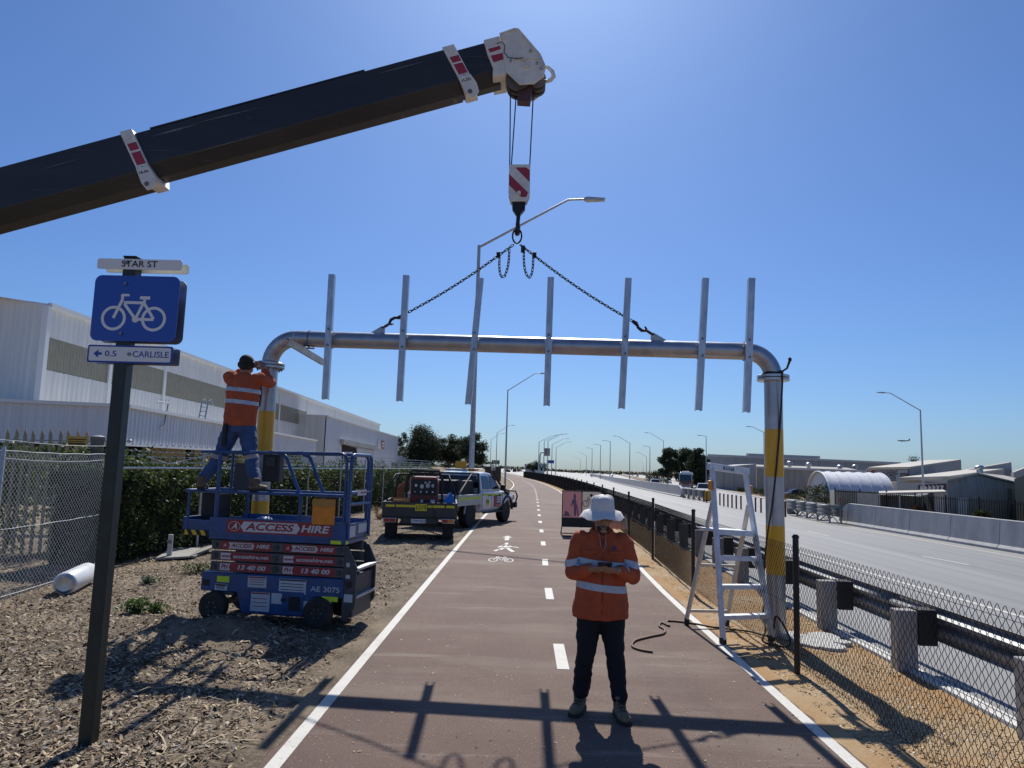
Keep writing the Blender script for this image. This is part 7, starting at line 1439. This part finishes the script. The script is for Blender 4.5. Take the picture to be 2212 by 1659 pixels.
b = MB(); b.ell(hd2+V((0, -.005, .035)), (.09, .11, .092)); b.box(hd2+V((.0, .11, .05)), (.13, .10, .014), Matrix.Rotation(-.2, 3, 'X')); cap = b.obj('cap', mat('black_cap', (.014, .014, .015), .8), HX, smooth=60); b = MB(); b.ell(hd2+V((.085, .0, -.005)), (.03, .04, .045)); b.ell(hd2+V((-.085, .0, -.005)), (.03, .04, .045)); b.obj('ear_muffs', ink, cap, smooth=60); b = MB(); b.ell(hd2+V((.0, -.03, -.035)), (.082, .085, .06)); b.obj('hair', hair, HX, smooth=60)
# ================================================================== right-hand industrial estate
z6 = lambda x, y: (1486.2+x*.32814, 915.9+y*.32814)
z1p = lambda x, y: (1762.7+x*.2031, 915.9+y*.2031)
conc_wall = mat('tilt_up_concrete', (.42, .42, .41), .8, var=.1, scale=.5, stretch=(3, 3, .4)); conc_dark = mat('weathered_concrete', (.36, .34, .305), .85, var=.16, scale=.7, stretch=(2, 2, .4)); grey_sheet = mat('grey_sheet_wall', (.30, .32, .34), .55, var=.1, scale=1); roof_tan = mat('dusty_roof', (.47, .43, .36), .6, var=.1, scale=.6); white_wall = mat('white_shed_wall', (.58, .57, .54), .6, var=.06, scale=1); dome_m = mat('dome_fabric', (.62, .63, .66), .5, var=.04, scale=1); shed_brown = mat('weathered_grey_cladding', (.40, .385, .35), .8, var=.18, scale=.6, stretch=(4, 4, .3)); dk_green = mat('dark_green_cladding', (.045, .06, .048), .6)
def block(b, foot, z0, tops, inset=0):
    n = len(foot); lo = [V((p[0], p[1], z0)) for p in foot]; hi = [V((p[0], p[1], t)) for p, t in zip(foot, tops)]
    b.add(lo+hi, [tuple(range(n-1, -1, -1)), tuple(range(n, 2*n))]+[(i, (i+1) % n, n+(i+1) % n, n+i) for i in range(n)]); return b
def pt(px, Y): q = AY(px, 1050, Y); return (q.x, Y)
def zt(p, Y): return AY(p[0], p[1], Y).z
def ribs(P, Q, z0, zP, zQ, step, m, root, name='wall_rib'):
    P, Q = V((*P, 0)), V((*Q, 0)); d = Q-P; n = V((d.y, -d.x, 0)).normalized(); n = n if n.dot(P) < 0 else -n; k = int(d.length/step)
    b = MB()
    for i in range(1, k): q = P+d*i/k+n*.04; b.bar((q.x, q.y, z0), (q.x, q.y, zP+(zQ-zP)*i/k-.1), .08, .07, n)
    stuff(b.obj(name, m, root))
# big pale-roofed hall behind everything
A = z6(130, 208); B_ = z6(1400, 262); Y0 = 190; a, c = pt(A[0], Y0), pt(B_[0], Y0+6); za, zc = zt(A, Y0), zt(B_, Y0+6)
hall = thing('concrete_hall', 'long grey concrete hall with a pale roof edge behind the other sheds', 'warehouse', (a[0], Y0, -2.4))
b = MB(); block(b, [a, c, (c[0]+4, Y0+40), (a[0]+3, Y0+40)], -2.4, [za, zc, zc, za]); b.obj('walls', conc_wall, hall); ribs(a, c, -2.4, za, zc, 7.5, conc_dark, hall, 'panel_joint')
b = MB(); b.bar((a[0], Y0-.2, za+.1), (c[0], Y0+5.8, zc+.1), .5, .6); b.obj('roof_edge', roof_w, hall); b = MB(); p0 = AY(*z6(390, 202), Y0+10); p1 = AY(*z6(860, 220), Y0+10); b.bar(p0, p1, 2., .7); b.obj('roof_ridge_vent', grey_sheet, hall)
# tilt-up shed and long wall
q0, q1 = G2(*z6(165, 425)), G2(*z6(450, 455)); Yq0, Yq1 = 172, 161
a, c = pt(z6(165, 0)[0], Yq0), pt(z6(450, 0)[0], Yq1); za, zc = zt(z6(165, 287), Yq0), zt(z6(450, 263), Yq1)
sh_a = thing('tilt_up_shed', 'pale concrete shed whose roof slopes up towards the long grey wall', 'shed', (c[0], Yq1, -2.35)); b = MB(); block(b, [a, c, (c[0]+1, c[1]+20), (a[0]+1, a[1]+14)], -2.5, [za, zc, zc, za]); b.obj('walls', conc_wall, sh_a); ribs(a, c, -2.4, za, zc, 3.2, conc_dark, sh_a, 'panel_joint')
a, c = pt(z6(455, 0)[0], 160), pt(z6(1190, 0)[0], 128); za, zc = zt(z6(455, 288), 160), zt(z6(1190, 318), 128)
sh_b = thing('long_grey_shed', 'long grey block shed with a white eave and roof vents behind the dome', 'shed', (a[0], 160, -2.35)); b = MB(); block(b, [a, c, (c[0]+6, c[1]+22), (a[0]+6, a[1]+22)], -2.5, [za, zc, zc+1, za+1]); b.obj('walls', conc_dark, sh_b)
b = MB(); b.bar((a[0], a[1]-.2, za+.1), (c[0], c[1]-.2, zc+.1), .6, .45); b.obj('eave', roof_w, sh_b)
for x, y in ((670, 275), (795, 284), (1100, 298), (1000, 300)):
    p = AY(*z6(x, y+8), 146); b = MB(); b.cyl(p, p+V((0, 0, .5)), .35, n=10); b.ell(p+V((0, 0, .8)), (.6, .6, .4), 12, 8); b.obj('roof_vent', galv, sh_b, smooth=50)
# white dome shelter
N_ = V((*pt(1794.6, 85), 0)); F_ = V((*pt(1742, 96), 0)); ax_ = V((1, -.09, 0)).normalized(); Ld = (pt(1939, 84)[0]-N_.x); Rw = (F_-N_)/2; Cd = (F_+N_)/2; zg_ = zg(Cd.x); hA = zt(z6(850, 312), 90)-zg_
dm = thing('dome_shelter', 'white arched fabric shelter standing behind the shipping container', 'shelter', (Cd.x, Cd.y, zg_))
def arch(o, s=1.): return [Cd+ax_*o+Rw*math.cos(t)*s+V((0, 0, zg_+(hA*math.sin(t)**.85)*s)) for t in [PI*i/18 for i in range(19)]]
b = MB(); nb = 6
for k in range(nb): b.strip(arch(Ld*k/nb, 1.), arch(Ld*(k+.5)/nb, .994)); b.strip(arch(Ld*(k+.5)/nb, .994), arch(Ld*(k+1)/nb, 1.))
b.obj('canopy', dome_m, dm, smooth=70); b = MB(); b.face(*arch(.3, .985)[::-1]); b.face(*arch(Ld-.2, .985)); b.obj('end_wall', mat('dome_end', (.56, .57, .6), .6), dm)
for k in range(nb+1): b = MB(); b.tube(arch(Ld*k/nb, 1.006), .07, 6); b.obj('hoop', trim_w, dm)
# shipping container and lean-to
p0, p1 = AY(*z6(972, 440), 76), AY(*z6(1255, 455), 70); zc0 = zg(p0.x)
ct = thing('shipping_container', 'grey shipping container with red OOCL lettering below the dome', 'container', (p0.x, 76, zc0)); cm = mat('container_grey', (.40, .41, .37), .6, var=.12, scale=2)
b = MB(); corr_wall(b, p0, p1, zc0-.2, p0.z, p1.z, .28, .05); b.obj('side', cm, ct); b = MB(); block(b, [(p0.x, p0.y+.1), (p1.x, p1.y+.1), (p1.x+.4, p1.y+2.4), (p0.x+.4, p0.y+2.4)], zc0-.2, [p0.z-.02, p1.z-.02, p1.z-.02, p0.z-.02]); b.obj('box', cm, ct); b = MB(); b.bar(p0, p1, .15, .12); b.bar(V((p0.x, p0.y, zc0)), p0, .16, .16); b.bar(V((p1.x, p1.y, zc0)), p1, .16, .16); b.obj('frame', mat('container_dark', (.06, .06, .055), .6), ct)
e_ = (p1-p0).normalized(); text('OOCL', .62, p0.lerp(p1, .24)+V((0, -.09, -.95)), e_, (0, 0, 1), mat('container_red', (.42, .05, .03), .6), ct, width=2.1, bold=.03)
p2, p3 = AY(*z6(1255, 462), 70), AY(*z6(1700, 452), 66); lt = thing('lean_to', 'open lean-to with a pale roof and dark green back wall beside the container', 'shed', (p2.x, 70, zg(p2.x)))
b = MB(); b.prism([p2, p3, p3+V((1.5, 3, .12)), p2+V((1.5, 3, .12))], (0, 0, .12)); b.obj('roof', roof_tan, lt); b = MB(); block(b, [(p2.x+5, p2.y+2), (p3.x, p3.y+2), (p3.x+1, p3.y+5), (p2.x+6, p2.y+5)], -2, [p2.z-.1, p3.z-.1, p3.z-.05, p2.z-.05]); b.obj('back_wall', dk_green, lt); b = MB(); block(b, [(p2.x, p2.y+.8), (p2.x+5, p2.y+1.2), (p2.x+6, p2.y+5), (p2.x+1, p2.y+5)], -2, [p2.z-.1]*4); b.obj('grey_wall', shed_brown, lt)
for f in (.02, .33, .66, .98): q = p2.lerp(p3, f); b = MB(); b.cyl((q.x, q.y+.1, -2), (q.x, q.y+.1, q.z), .07, n=6); b.obj('roof_post', galv_dull, lt)
# sawtooth shed with sign
def skillion(name, label, fl_, fr_, br, Yf, Yb, wall, side, base=-2.2):
    a, c, d = pt(fl_[0], Yf), pt(fr_[0], Yf-4), pt(br[0], Yb); za, zc, zd = zt(fl_, Yf), zt(fr_, Yf-4), zt(br, Yb); e = (a[0]+(d[0]-c[0]), a[1]+(d[1]-c[1])); ze = zd+(za-zc)
    r = thing(name, label, 'shed', (c[0], c[1], base)); b = MB(); b.add([(a[0], a[1], base), (c[0], c[1], base), (c[0], c[1], zc), (a[0], a[1], za)], [(0, 1, 2, 3)]); b.obj('front_wall', wall, r)
    b = MB(); corr_wall(b, V((*c, 0)), V((*d, 0)), base, zc, zd, .9, .05); b.obj('side_wall', side, r); b = MB(); b.prism([(a[0], a[1]-.4, za), (c[0]-.1, c[1]-.4, zc), (d[0], d[1], zd), (e[0], e[1], ze)], (0, 0, .22)); b.obj('roof', roof_tan, r); b = MB(); b.add([(d[0], d[1], base), (e[0], e[1], base), (e[0], e[1], ze), (d[0], d[1], zd)], [(0, 1, 2, 3)]); b.obj('rear_wall', side, r); return r, a, c, za, zc
s1, a, c, za, zc = skillion('sign_shed', 'shed with rising roof and a white engineering sign on its front', z1p(540, 478), z1p(990, 474), z1p(1553, 390), 100, 132, white_wall, grey_sheet)
P0, P1 = AY(*z1p(548, 488), 97), AY(*z1p(982, 486), 94.5); P2, P3 = AY(*z1p(982, 602), 94.5), AY(*z1p(548, 600), 97)
b = MB(); b.prism([P0, P1, P2, P3], (0, .15, 0)); sg = b.obj('sign_board', mat('sign_offwhite', (.60, .59, .55), .6), s1)
b = MB()
for u, v_ in ((P0, P1), (P1, P2), (P2, P3), (P3, P0)): b.bar(u+V((0, -.02, 0)), v_+V((0, -.02, 0)), .08, .10, (0, 1, .01))
b.obj('border', mat('sign_maroon', (.10, .04, .05), .6), sg)
ex_ = (P1-P0).normalized(); uv = lambda u, v_: P0+(P1-P0)*u+(P3-P0)*v_+V((0, -.03, 0)); tm_ = mat('sign_text_brown', (.12, .07, .06), .7)
text('GREAT ENGINEERING', .85, uv(.45, .30), ex_, (0, 0, 1), tm_, sg, width=(P1-P0).length*.58, bold=.02); text('CONSTRUCTION', .8, uv(.47, .72), ex_, (0, 0, 1), tm_, sg, width=(P1-P0).length*.44, bold=.02)
b = MB()
for k in range(4): q = uv(.79, .3+.14*k); b.prism([q, q+ex_*.9, q+ex_*.9-V((0, 0, .12)), q-V((0, 0, .12))], (0, -.02, 0))
stuff(b.obj('small_print', tm_, sg)); b = MB(); q = uv(.06, .2); b.prism([q-ex_*.5, q+ex_*.5+V((0, 0, .25)), q+ex_*.4-V((0, 0, .4)), q-ex_*.6-V((0, 0, .55))], (0, -.02, 0)); b.obj('emblem', mat('emblem_red', (.28, .06, .06), .6), sg); b = MB()
for k in range(3): q = uv(.965, .45+.17*k); b.prism([q-ex_*.12, q+ex_*.12, q+ex_*.12-V((0, 0, .3)), q-ex_*.12-V((0, 0, .3))], (0, -.02, 0))
b.obj('side_marks', tm_, sg)
skillion('back_shed', 'shed with rising roof behind the sign shed', z1p(1556, 500), z1p(1600, 500), z1p(2090, 415), 140, 168, grey_sheet, grey_sheet); skillion('end_shed', 'pale roofed shed at the end of the row of rising roofs', z1p(2080, 520), z1p(2110, 520), z1p(2330, 440), 150, 180, grey_sheet, grey_sheet)
s2, a, c, za, zc = skillion('mural_shed', 'low white shed with a purple and white mural under its eave', z1p(860, 588), z1p(1393, 576), z1p(2008, 492), 84, 104, white_wall, shed_brown)
M0, M1, M2, M3 = [AY(*z1p(x, y), 80) for x, y in ((1092, 648), (1388, 634), (1388, 732), (1092, 732))]
b = MB(); b.prism([M0, M1, M2, M3], (0, .1, 0)); mu = b.obj('mural', mat('mural_purple', (.075, .045, .08), .7), s2); b = MB(); rd = random.Random(5); mu_uv = lambda u, v_: M0.lerp(M1, u).lerp(M3.lerp(M2, u), v_)+V((0, -.02, 0))
for k in range(6):
    u0 = .10+.145*k; b.tube([mu_uv(u0+.05*math.cos(t+k)*(1-.06*i), .5+.36*math.sin(t*1.0+k*.7)*(1-.07*i)) for i, t in enumerate([.75*j for j in range(9)])], .085, 5); b.tube([mu_uv(u0-.045, .12), mu_uv(u0+.01, .5), mu_uv(u0-.02, .9)], .08, 5)
b.obj('painted_scrolls', trim_w, mu); b = MB(); b.prism([AY(*z1p(990, 590), 79.6), AY(*z1p(1393, 588), 79.6), AY(*z1p(1393, 626), 79.6), AY(*z1p(870, 626), 82)], (0, .3, 0)); b.obj('eave_fascia', mat('pale_blue_fascia', (.48, .51, .55), .5), s2)
# gabled weathered shed at the right
g0, g1 = G2(*z1p(1400, 990)), G2(*z1p(2062, 1022)); Ya, Yb_ = g0.y, g1.y
zl, za_, zr_ = zt(z1p(1396, 618), Ya), zt(z1p(1722, 537), (Ya+Yb_)/2), zt(z1p(2135, 640), Yb_)
gx0, gx1 = pt(z1p(1396, 0)[0], Ya), pt(z1p(2135, 0)[0], Yb_); gm = ((gx0[0]*.56+gx1[0]*.44), (Ya+Yb_)/2)
gs = thing('gabled_shed', 'weathered grey gabled shed with a pale roller door behind the palisade', 'shed', (gm[0], gm[1], -2)); b = MB(); poly = [(gx0[0], gx0[1], -2.6), (gx1[0], gx1[1], -2.6), (gx1[0], gx1[1], zr_), (gm[0], gm[1], za_), (gx0[0], gx0[1], zl)]; back = V((16, 20, 0)); b.prism(poly, back); b.obj('walls', shed_brown, gs)
e2 = V((gx1[0]-gx0[0], gx1[1]-gx0[1], 0)).normalized(); b = MB(); b.prism([V(poly[3])-V((0, .3, -.02)), V(poly[2])+e2*.3-V((0, .3, -.02)), V(poly[2])+e2*.3+back, V(poly[3])+back], (0, 0, .15)); b.prism([V(poly[3])-V((0, .3, -.02)), V(poly[4])-e2*.3-V((0, .3, -.02)), V(poly[4])-e2*.3+back, V(poly[3])+back], (0, 0, .15)); b.obj('roof', roof_tan, gs)
GPL = lambda x, y: onplane(*z1p(x, y), V(poly[0]), V(poly[1]))+V((-.03, -.08, 0))
ribs(gx0, gm, -2.3, zl, za_, 1.0, shed_brown, gs); ribs(gm, gx1, -2.3, za_, zr_, 1.0, shed_brown, gs)
b = MB(); b.prism([GPL(1502, 785), GPL(1615, 785), GPL(1615, 985), GPL(1502, 985)], (0, .06, 0)); b.obj('roller_door', trim_w, gs); b = MB(); b.prism([GPL(1900, 865), GPL(1958, 868), GPL(1958, 1010), GPL(1900, 1010)], (0, .06, 0)); b.obj('personnel_door', mat('pale_door', (.42, .41, .38), .6), gs); b = MB(); b.bar(GPL(2062, 690), GPL(2062, 1020), .25, .25); b.obj('downpipe', mat('downpipe_green', (.16, .18, .16), .6), gs); p = V(poly[3])+V((1.6, 2, .2)); b = MB(); b.cyl(p, p+V((0, 0, .35)), .3, n=10); b.ell(p+V((0, 0, .5)), (.45, .45, .28), 12, 8); b.obj('roof_vent', galv, gs, smooth=50)
e0, e1_ = pt(z1p(2112, 0)[0], 62), pt(z1p(2420, 0)[0], 58); b = MB(); block(b, [e0, e1_, (e1_[0]*1.35, e1_[1]*1.3), (e0[0]*1.35, e0[1]*1.3)], -2.6, [zt(z1p(2135, 585), 62), zt(z1p(2350, 480), 58)]*1+[zt(z1p(2350, 480), 58), zt(z1p(2135, 585), 62)]); tag(b.obj('green_shed', dk_green), 'dark green shed at the end beyond the weathered gabled shed', 'shed')
# black palisade in front of the sheds
f0, f1 = G2(*z6(970, 548)), G2(*z1p(1540, 1012)); f2 = f1+(f1-f0).normalized()*22; pf_ = thing('black_palisade', 'long black steel palisade fence in front of the industrial sheds', 'fence', f1)
bar_m = MB().bb((-.02, -.02, 0), (.02, .02, 1.9)).mesh('pale', black_steel); ps_m = MB().bb((-.05, -.05, -.3), (.05, .05, 2.1)).mesh('post', black_steel); Lf_ = (f2-f0).length; dF = (f2-f0).normalized(); k = 0; nn = int(Lf_/.2)
for i in range(nn):
    q = f0+dF*(i*.2)
    if i % 14 == 0: o = link('post', ps_m, pf_); o.location = (q.x, q.y, zg(q.x)-.05)
    elif k < 290: o = link('pale', bar_m, pf_); o.location = (q.x, q.y, zg(q.x)); k += 1
for z in (.25, 1.7): b = MB(); b.bar(f0+V((0, 0, z)), V((f2.x, f2.y, zg(f2.x)+z)), .05, .05); b.obj('rail', black_steel, pf_)
# shrubs on the far verge
def bush(px, py, r, h, cols, label, seed, n=900, group=None):
    q = G2(px, py); z0 = zg(q.x)-.05; root = thing('shrub', label, 'shrub', (q.x, q.y, z0), group); g = np.random.default_rng(seed); d = g.normal(size=(n, 3)); d /= np.linalg.norm(d, axis=1)[:, None]; d *= g.random((n, 1))**.4; lump = 1+.3*np.sin(d[:, :1]*7+seed)*np.cos(d[:, 1:2]*5); C = np.array([q.x, q.y, z0+h*.5])+d*lump*np.array([r, r*.8, h*.52]); leaves('foliage', C, (.12, .3), cols, root, leaf_far, seed)
    b = MB()
    for i in range(5): a = 2*PI*i/5; b.tube([(q.x, q.y, z0-.1), (q.x+r*.5*math.cos(a), q.y+r*.4*math.sin(a), z0+h*.7)], [.04, .015], 5)
    b.obj('stems', bark, root)
gb_ = [(.05, .075, .025), (.075, .10, .035), (.10, .12, .05), (.035, .05, .02)]; dryb = [(.16, .12, .06), (.10, .10, .05), (.07, .085, .035)]
bush(*z6(880, 525), 2.4, 2.3, gb_, 'largest dark green shrub at the foot of the dome shelter', 1, 2600)
for i, (x, y, r, h) in enumerate(((300, 880, .9, .9), (390, 885, .9, 1.), (560, 905, 1.1, 1.3), (680, 920, .8, .9), (845, 935, 1., .9), (180, 870, .9, .8), (1760, 1035, .7, 1.0))): bush(*z1p(x, y), r, h, gb_, 'green shrub on the verge between barrier and black palisade', 20+i, 800, 'verge shrubs by the black palisade')
bush(*z1p(1075, 970), .6, .9, [(.16, .06, .04), (.12, .05, .03)], 'reddish dry shrub beside the street light pole', 40, 600)
for i, (x, y, r, h) in enumerate(((350, 445, 1., .9), (440, 460, 1.2, 1.1), (490, 470, 1.2, 1.2), (240, 425, 1.6, .6), (290, 435, 1.4, .5), (560, 470, 1.5, .7), (690, 500, 1.3, .8), (1000, 545, 1.2, .7), (610, 480, 1.6, .8))): bush(*z6(x, y), r, h, gb_ if h > .8 else dryb, 'low scrub in front of the concrete sheds' , 50+i, 700, 'scrub below the concrete sheds')
ck = G2(*z6(690, 490)); car('dark car parked in the scrub beside the dome shelter', (ck.x+2, ck.y+3, zg(ck.x)-.05), ba(1, .1), car_black, 'sedan')
# ================================================================== distant signs, screen, aeroplane
zz2 = lambda x, y: (1036.9+x*.11719, 933.2+y*.11719)
sgn_green = mat('direction_green', (.012, .10, .045), .5)
def far_sign(name, label, x0, y0, x1, y1, Y, m, posts, marks=None, cat='sign', mm=None):
    a, c = AY(*zz2(x0, y0), Y), AY(*zz2(x1, y1), Y); r = thing(name, label, cat, ((a.x+c.x)/2, Y, 0)); b = MB(); b.bb((a.x, Y, c.z), (c.x, Y+.15, a.z)); p = b.obj('panel', m, r, bev=.03)
    for f in posts: b = MB(); x = a.x+(c.x-a.x)*f; b.cyl((x, Y+.25, zg(x)-.2), (x, Y+.25, a.z-.1), .1, n=8); b.obj('post', galv_dull, r)
    if marks:
        b = MB()
        for u0, v0, u1, v1 in marks: b.bb((a.x+(c.x-a.x)*u0, Y-.02, a.z+(c.z-a.z)*v1), (a.x+(c.x-a.x)*u1, Y-.002, a.z+(c.z-a.z)*v0))
        stuff(b.obj('legend', mm or trim_w, p))
    return r, a, c
r, a, c = far_sign('lane_control_sign', 'pale overhead lane sign on a bent grey mast', 1180, 295, 1290, 445, 235, mat('lane_sign_pale', (.50, .43, .41), .6), (), [(.2, .1, .8, .2), (.2, .27, .8, .37), (.15, .45, .85, .55), (.2, .62, .8, .72), (.15, .84, .75, .89)], mm=tm_)
b = MB(); el = AY(*zz2(1180, 372), 235); mx_ = AY(*zz2(1105, 500), 235).x; b.tube([(mx_, 235.3, -.3), (mx_, 235.3, el.z-1), (mx_+.25, 235.3, el.z-.3), (mx_+.9, 235.3, el.z), (c.x, 235.3, el.z)], .22, 10); b.obj('mast', galv_dull, r, smooth=60)
far_sign('blue_sign', 'blue service sign beside the curving freeway', 1235, 515, 1365, 580, 240, mat('service_blue', (.03, .09, .35), .5), (.15, .7)); far_sign('exit_sign', 'green exit sign under the overhead lane sign', 1095, 585, 1175, 660, 220, sgn_green, (.2, .8), [(.15, .2, .85, .4), (.35, .6, .65, .85)]); far_sign('direction_sign', 'green direction sign on posts beside the path light poles', 220, 515, 360, 595, 165, sgn_green, (.15, .5, .85), [(.1, .15, .85, .3), (.1, .45, .7, .58), (.1, .72, .85, .85)]); far_sign('speed_sign', 'small white speed sign standing left of the overhead sign', 822, 582, 858, 630, 200, trim_w, (.5,), [(.2, .2, .8, .8)], mm=dec_red)
w0, w1 = AY(*zz2(105, 650), 112), AY(*zz2(380, 640), 100); b = MB(); scr = thing('timber_screen', 'dark slatted screen fence at the far left of the path', 'fence', (w0.x, 112, 0)); slat = MB().bb((-.09, -.03, 0), (.09, .03, max(1.4, w1.z))).mesh('slat', mat('dark_timber', (.10, .095, .09), .85, var=.3))
for i in range(60): q = V((w0.x, 112, 0)).lerp(V((w1.x, 100, 0)), i/59); o = link('slat', slat, scr); o.location = q
yl0 = AY(1000, 998, 140); b = MB(); b.bb((AY(984, 1000, 140).x, 140, 0), (AY(1008, 1000, 140).x, 140.3, AY(990, 996, 140).z)); ysg = tag(b.obj('yellow_hoarding', mat('hoarding_yellow', (.55, .33, .03), .6)), 'yellow hoarding seen over the roof of the white ute', 'hoarding')
# ramp parapet and planted gap beyond the fence
b = MB(); R0 = pix([(1135, 1019), (1150, 1020), (1165, 1022), (1174, 1023.5)])
rp_ = thing('ramp_parapet', 'pale parapet wall of the ramp beyond the end of the black fence', 'wall', R0[0])
for i in range(3): b = MB(); b.bar(R0[i]+V((0, 0, .5)), R0[i+1]+V((0, 0, .5)), .3, 1.1); b.obj('wall_section', concrete, rp_)
# aeroplane
pl = thing('aeroplane', 'grey airliner flying low over the sheds', 'aeroplane', AY(*z1p(930, 178), 2500), world=False, rotz=0); am = mat('aircraft_grey', (.16, .17, .20), .4)
b = MB(); b.loft([((x, 0, z), (0, r_, 0), (0, 0, r_)) for x, r_, z in ((-22, .3, -.6), (-20, 1.4, -.3), (-15, 2., 0), (10, 2., 0), (17, 1.3, .6), (22, .4, 1.2))], 14); b.obj('fuselage', am, pl, smooth=50)
for s in (-1, 1):
    b = MB(); b.prism([(-4, s*1.5, -1), (4, s*1.5, -1), (9, s*19, .8), (6, s*19, .8)], (0, 0, .4)); b.obj('wing', am, pl); b = MB(); b.cyl((-5, s*7, -2), (0, s*7, -2), 1.2, n=12); b.obj('engine', am, pl); b = MB(); b.prism([(17, s*.6, 1), (21, s*.6, 1), (23, s*7, 1.6), (21, s*7, 1.6)], (0, 0, .25)); b.obj('tailplane', am, pl)
b = MB(); b.prism([(15, -.15, 1.6), (21, -.15, 1.6), (24, -.15, 8), (21, -.15, 8)], (0, .3, 0)); b.obj('tail_fin', mat('fin_blue', (.06, .07, .14), .4), pl)
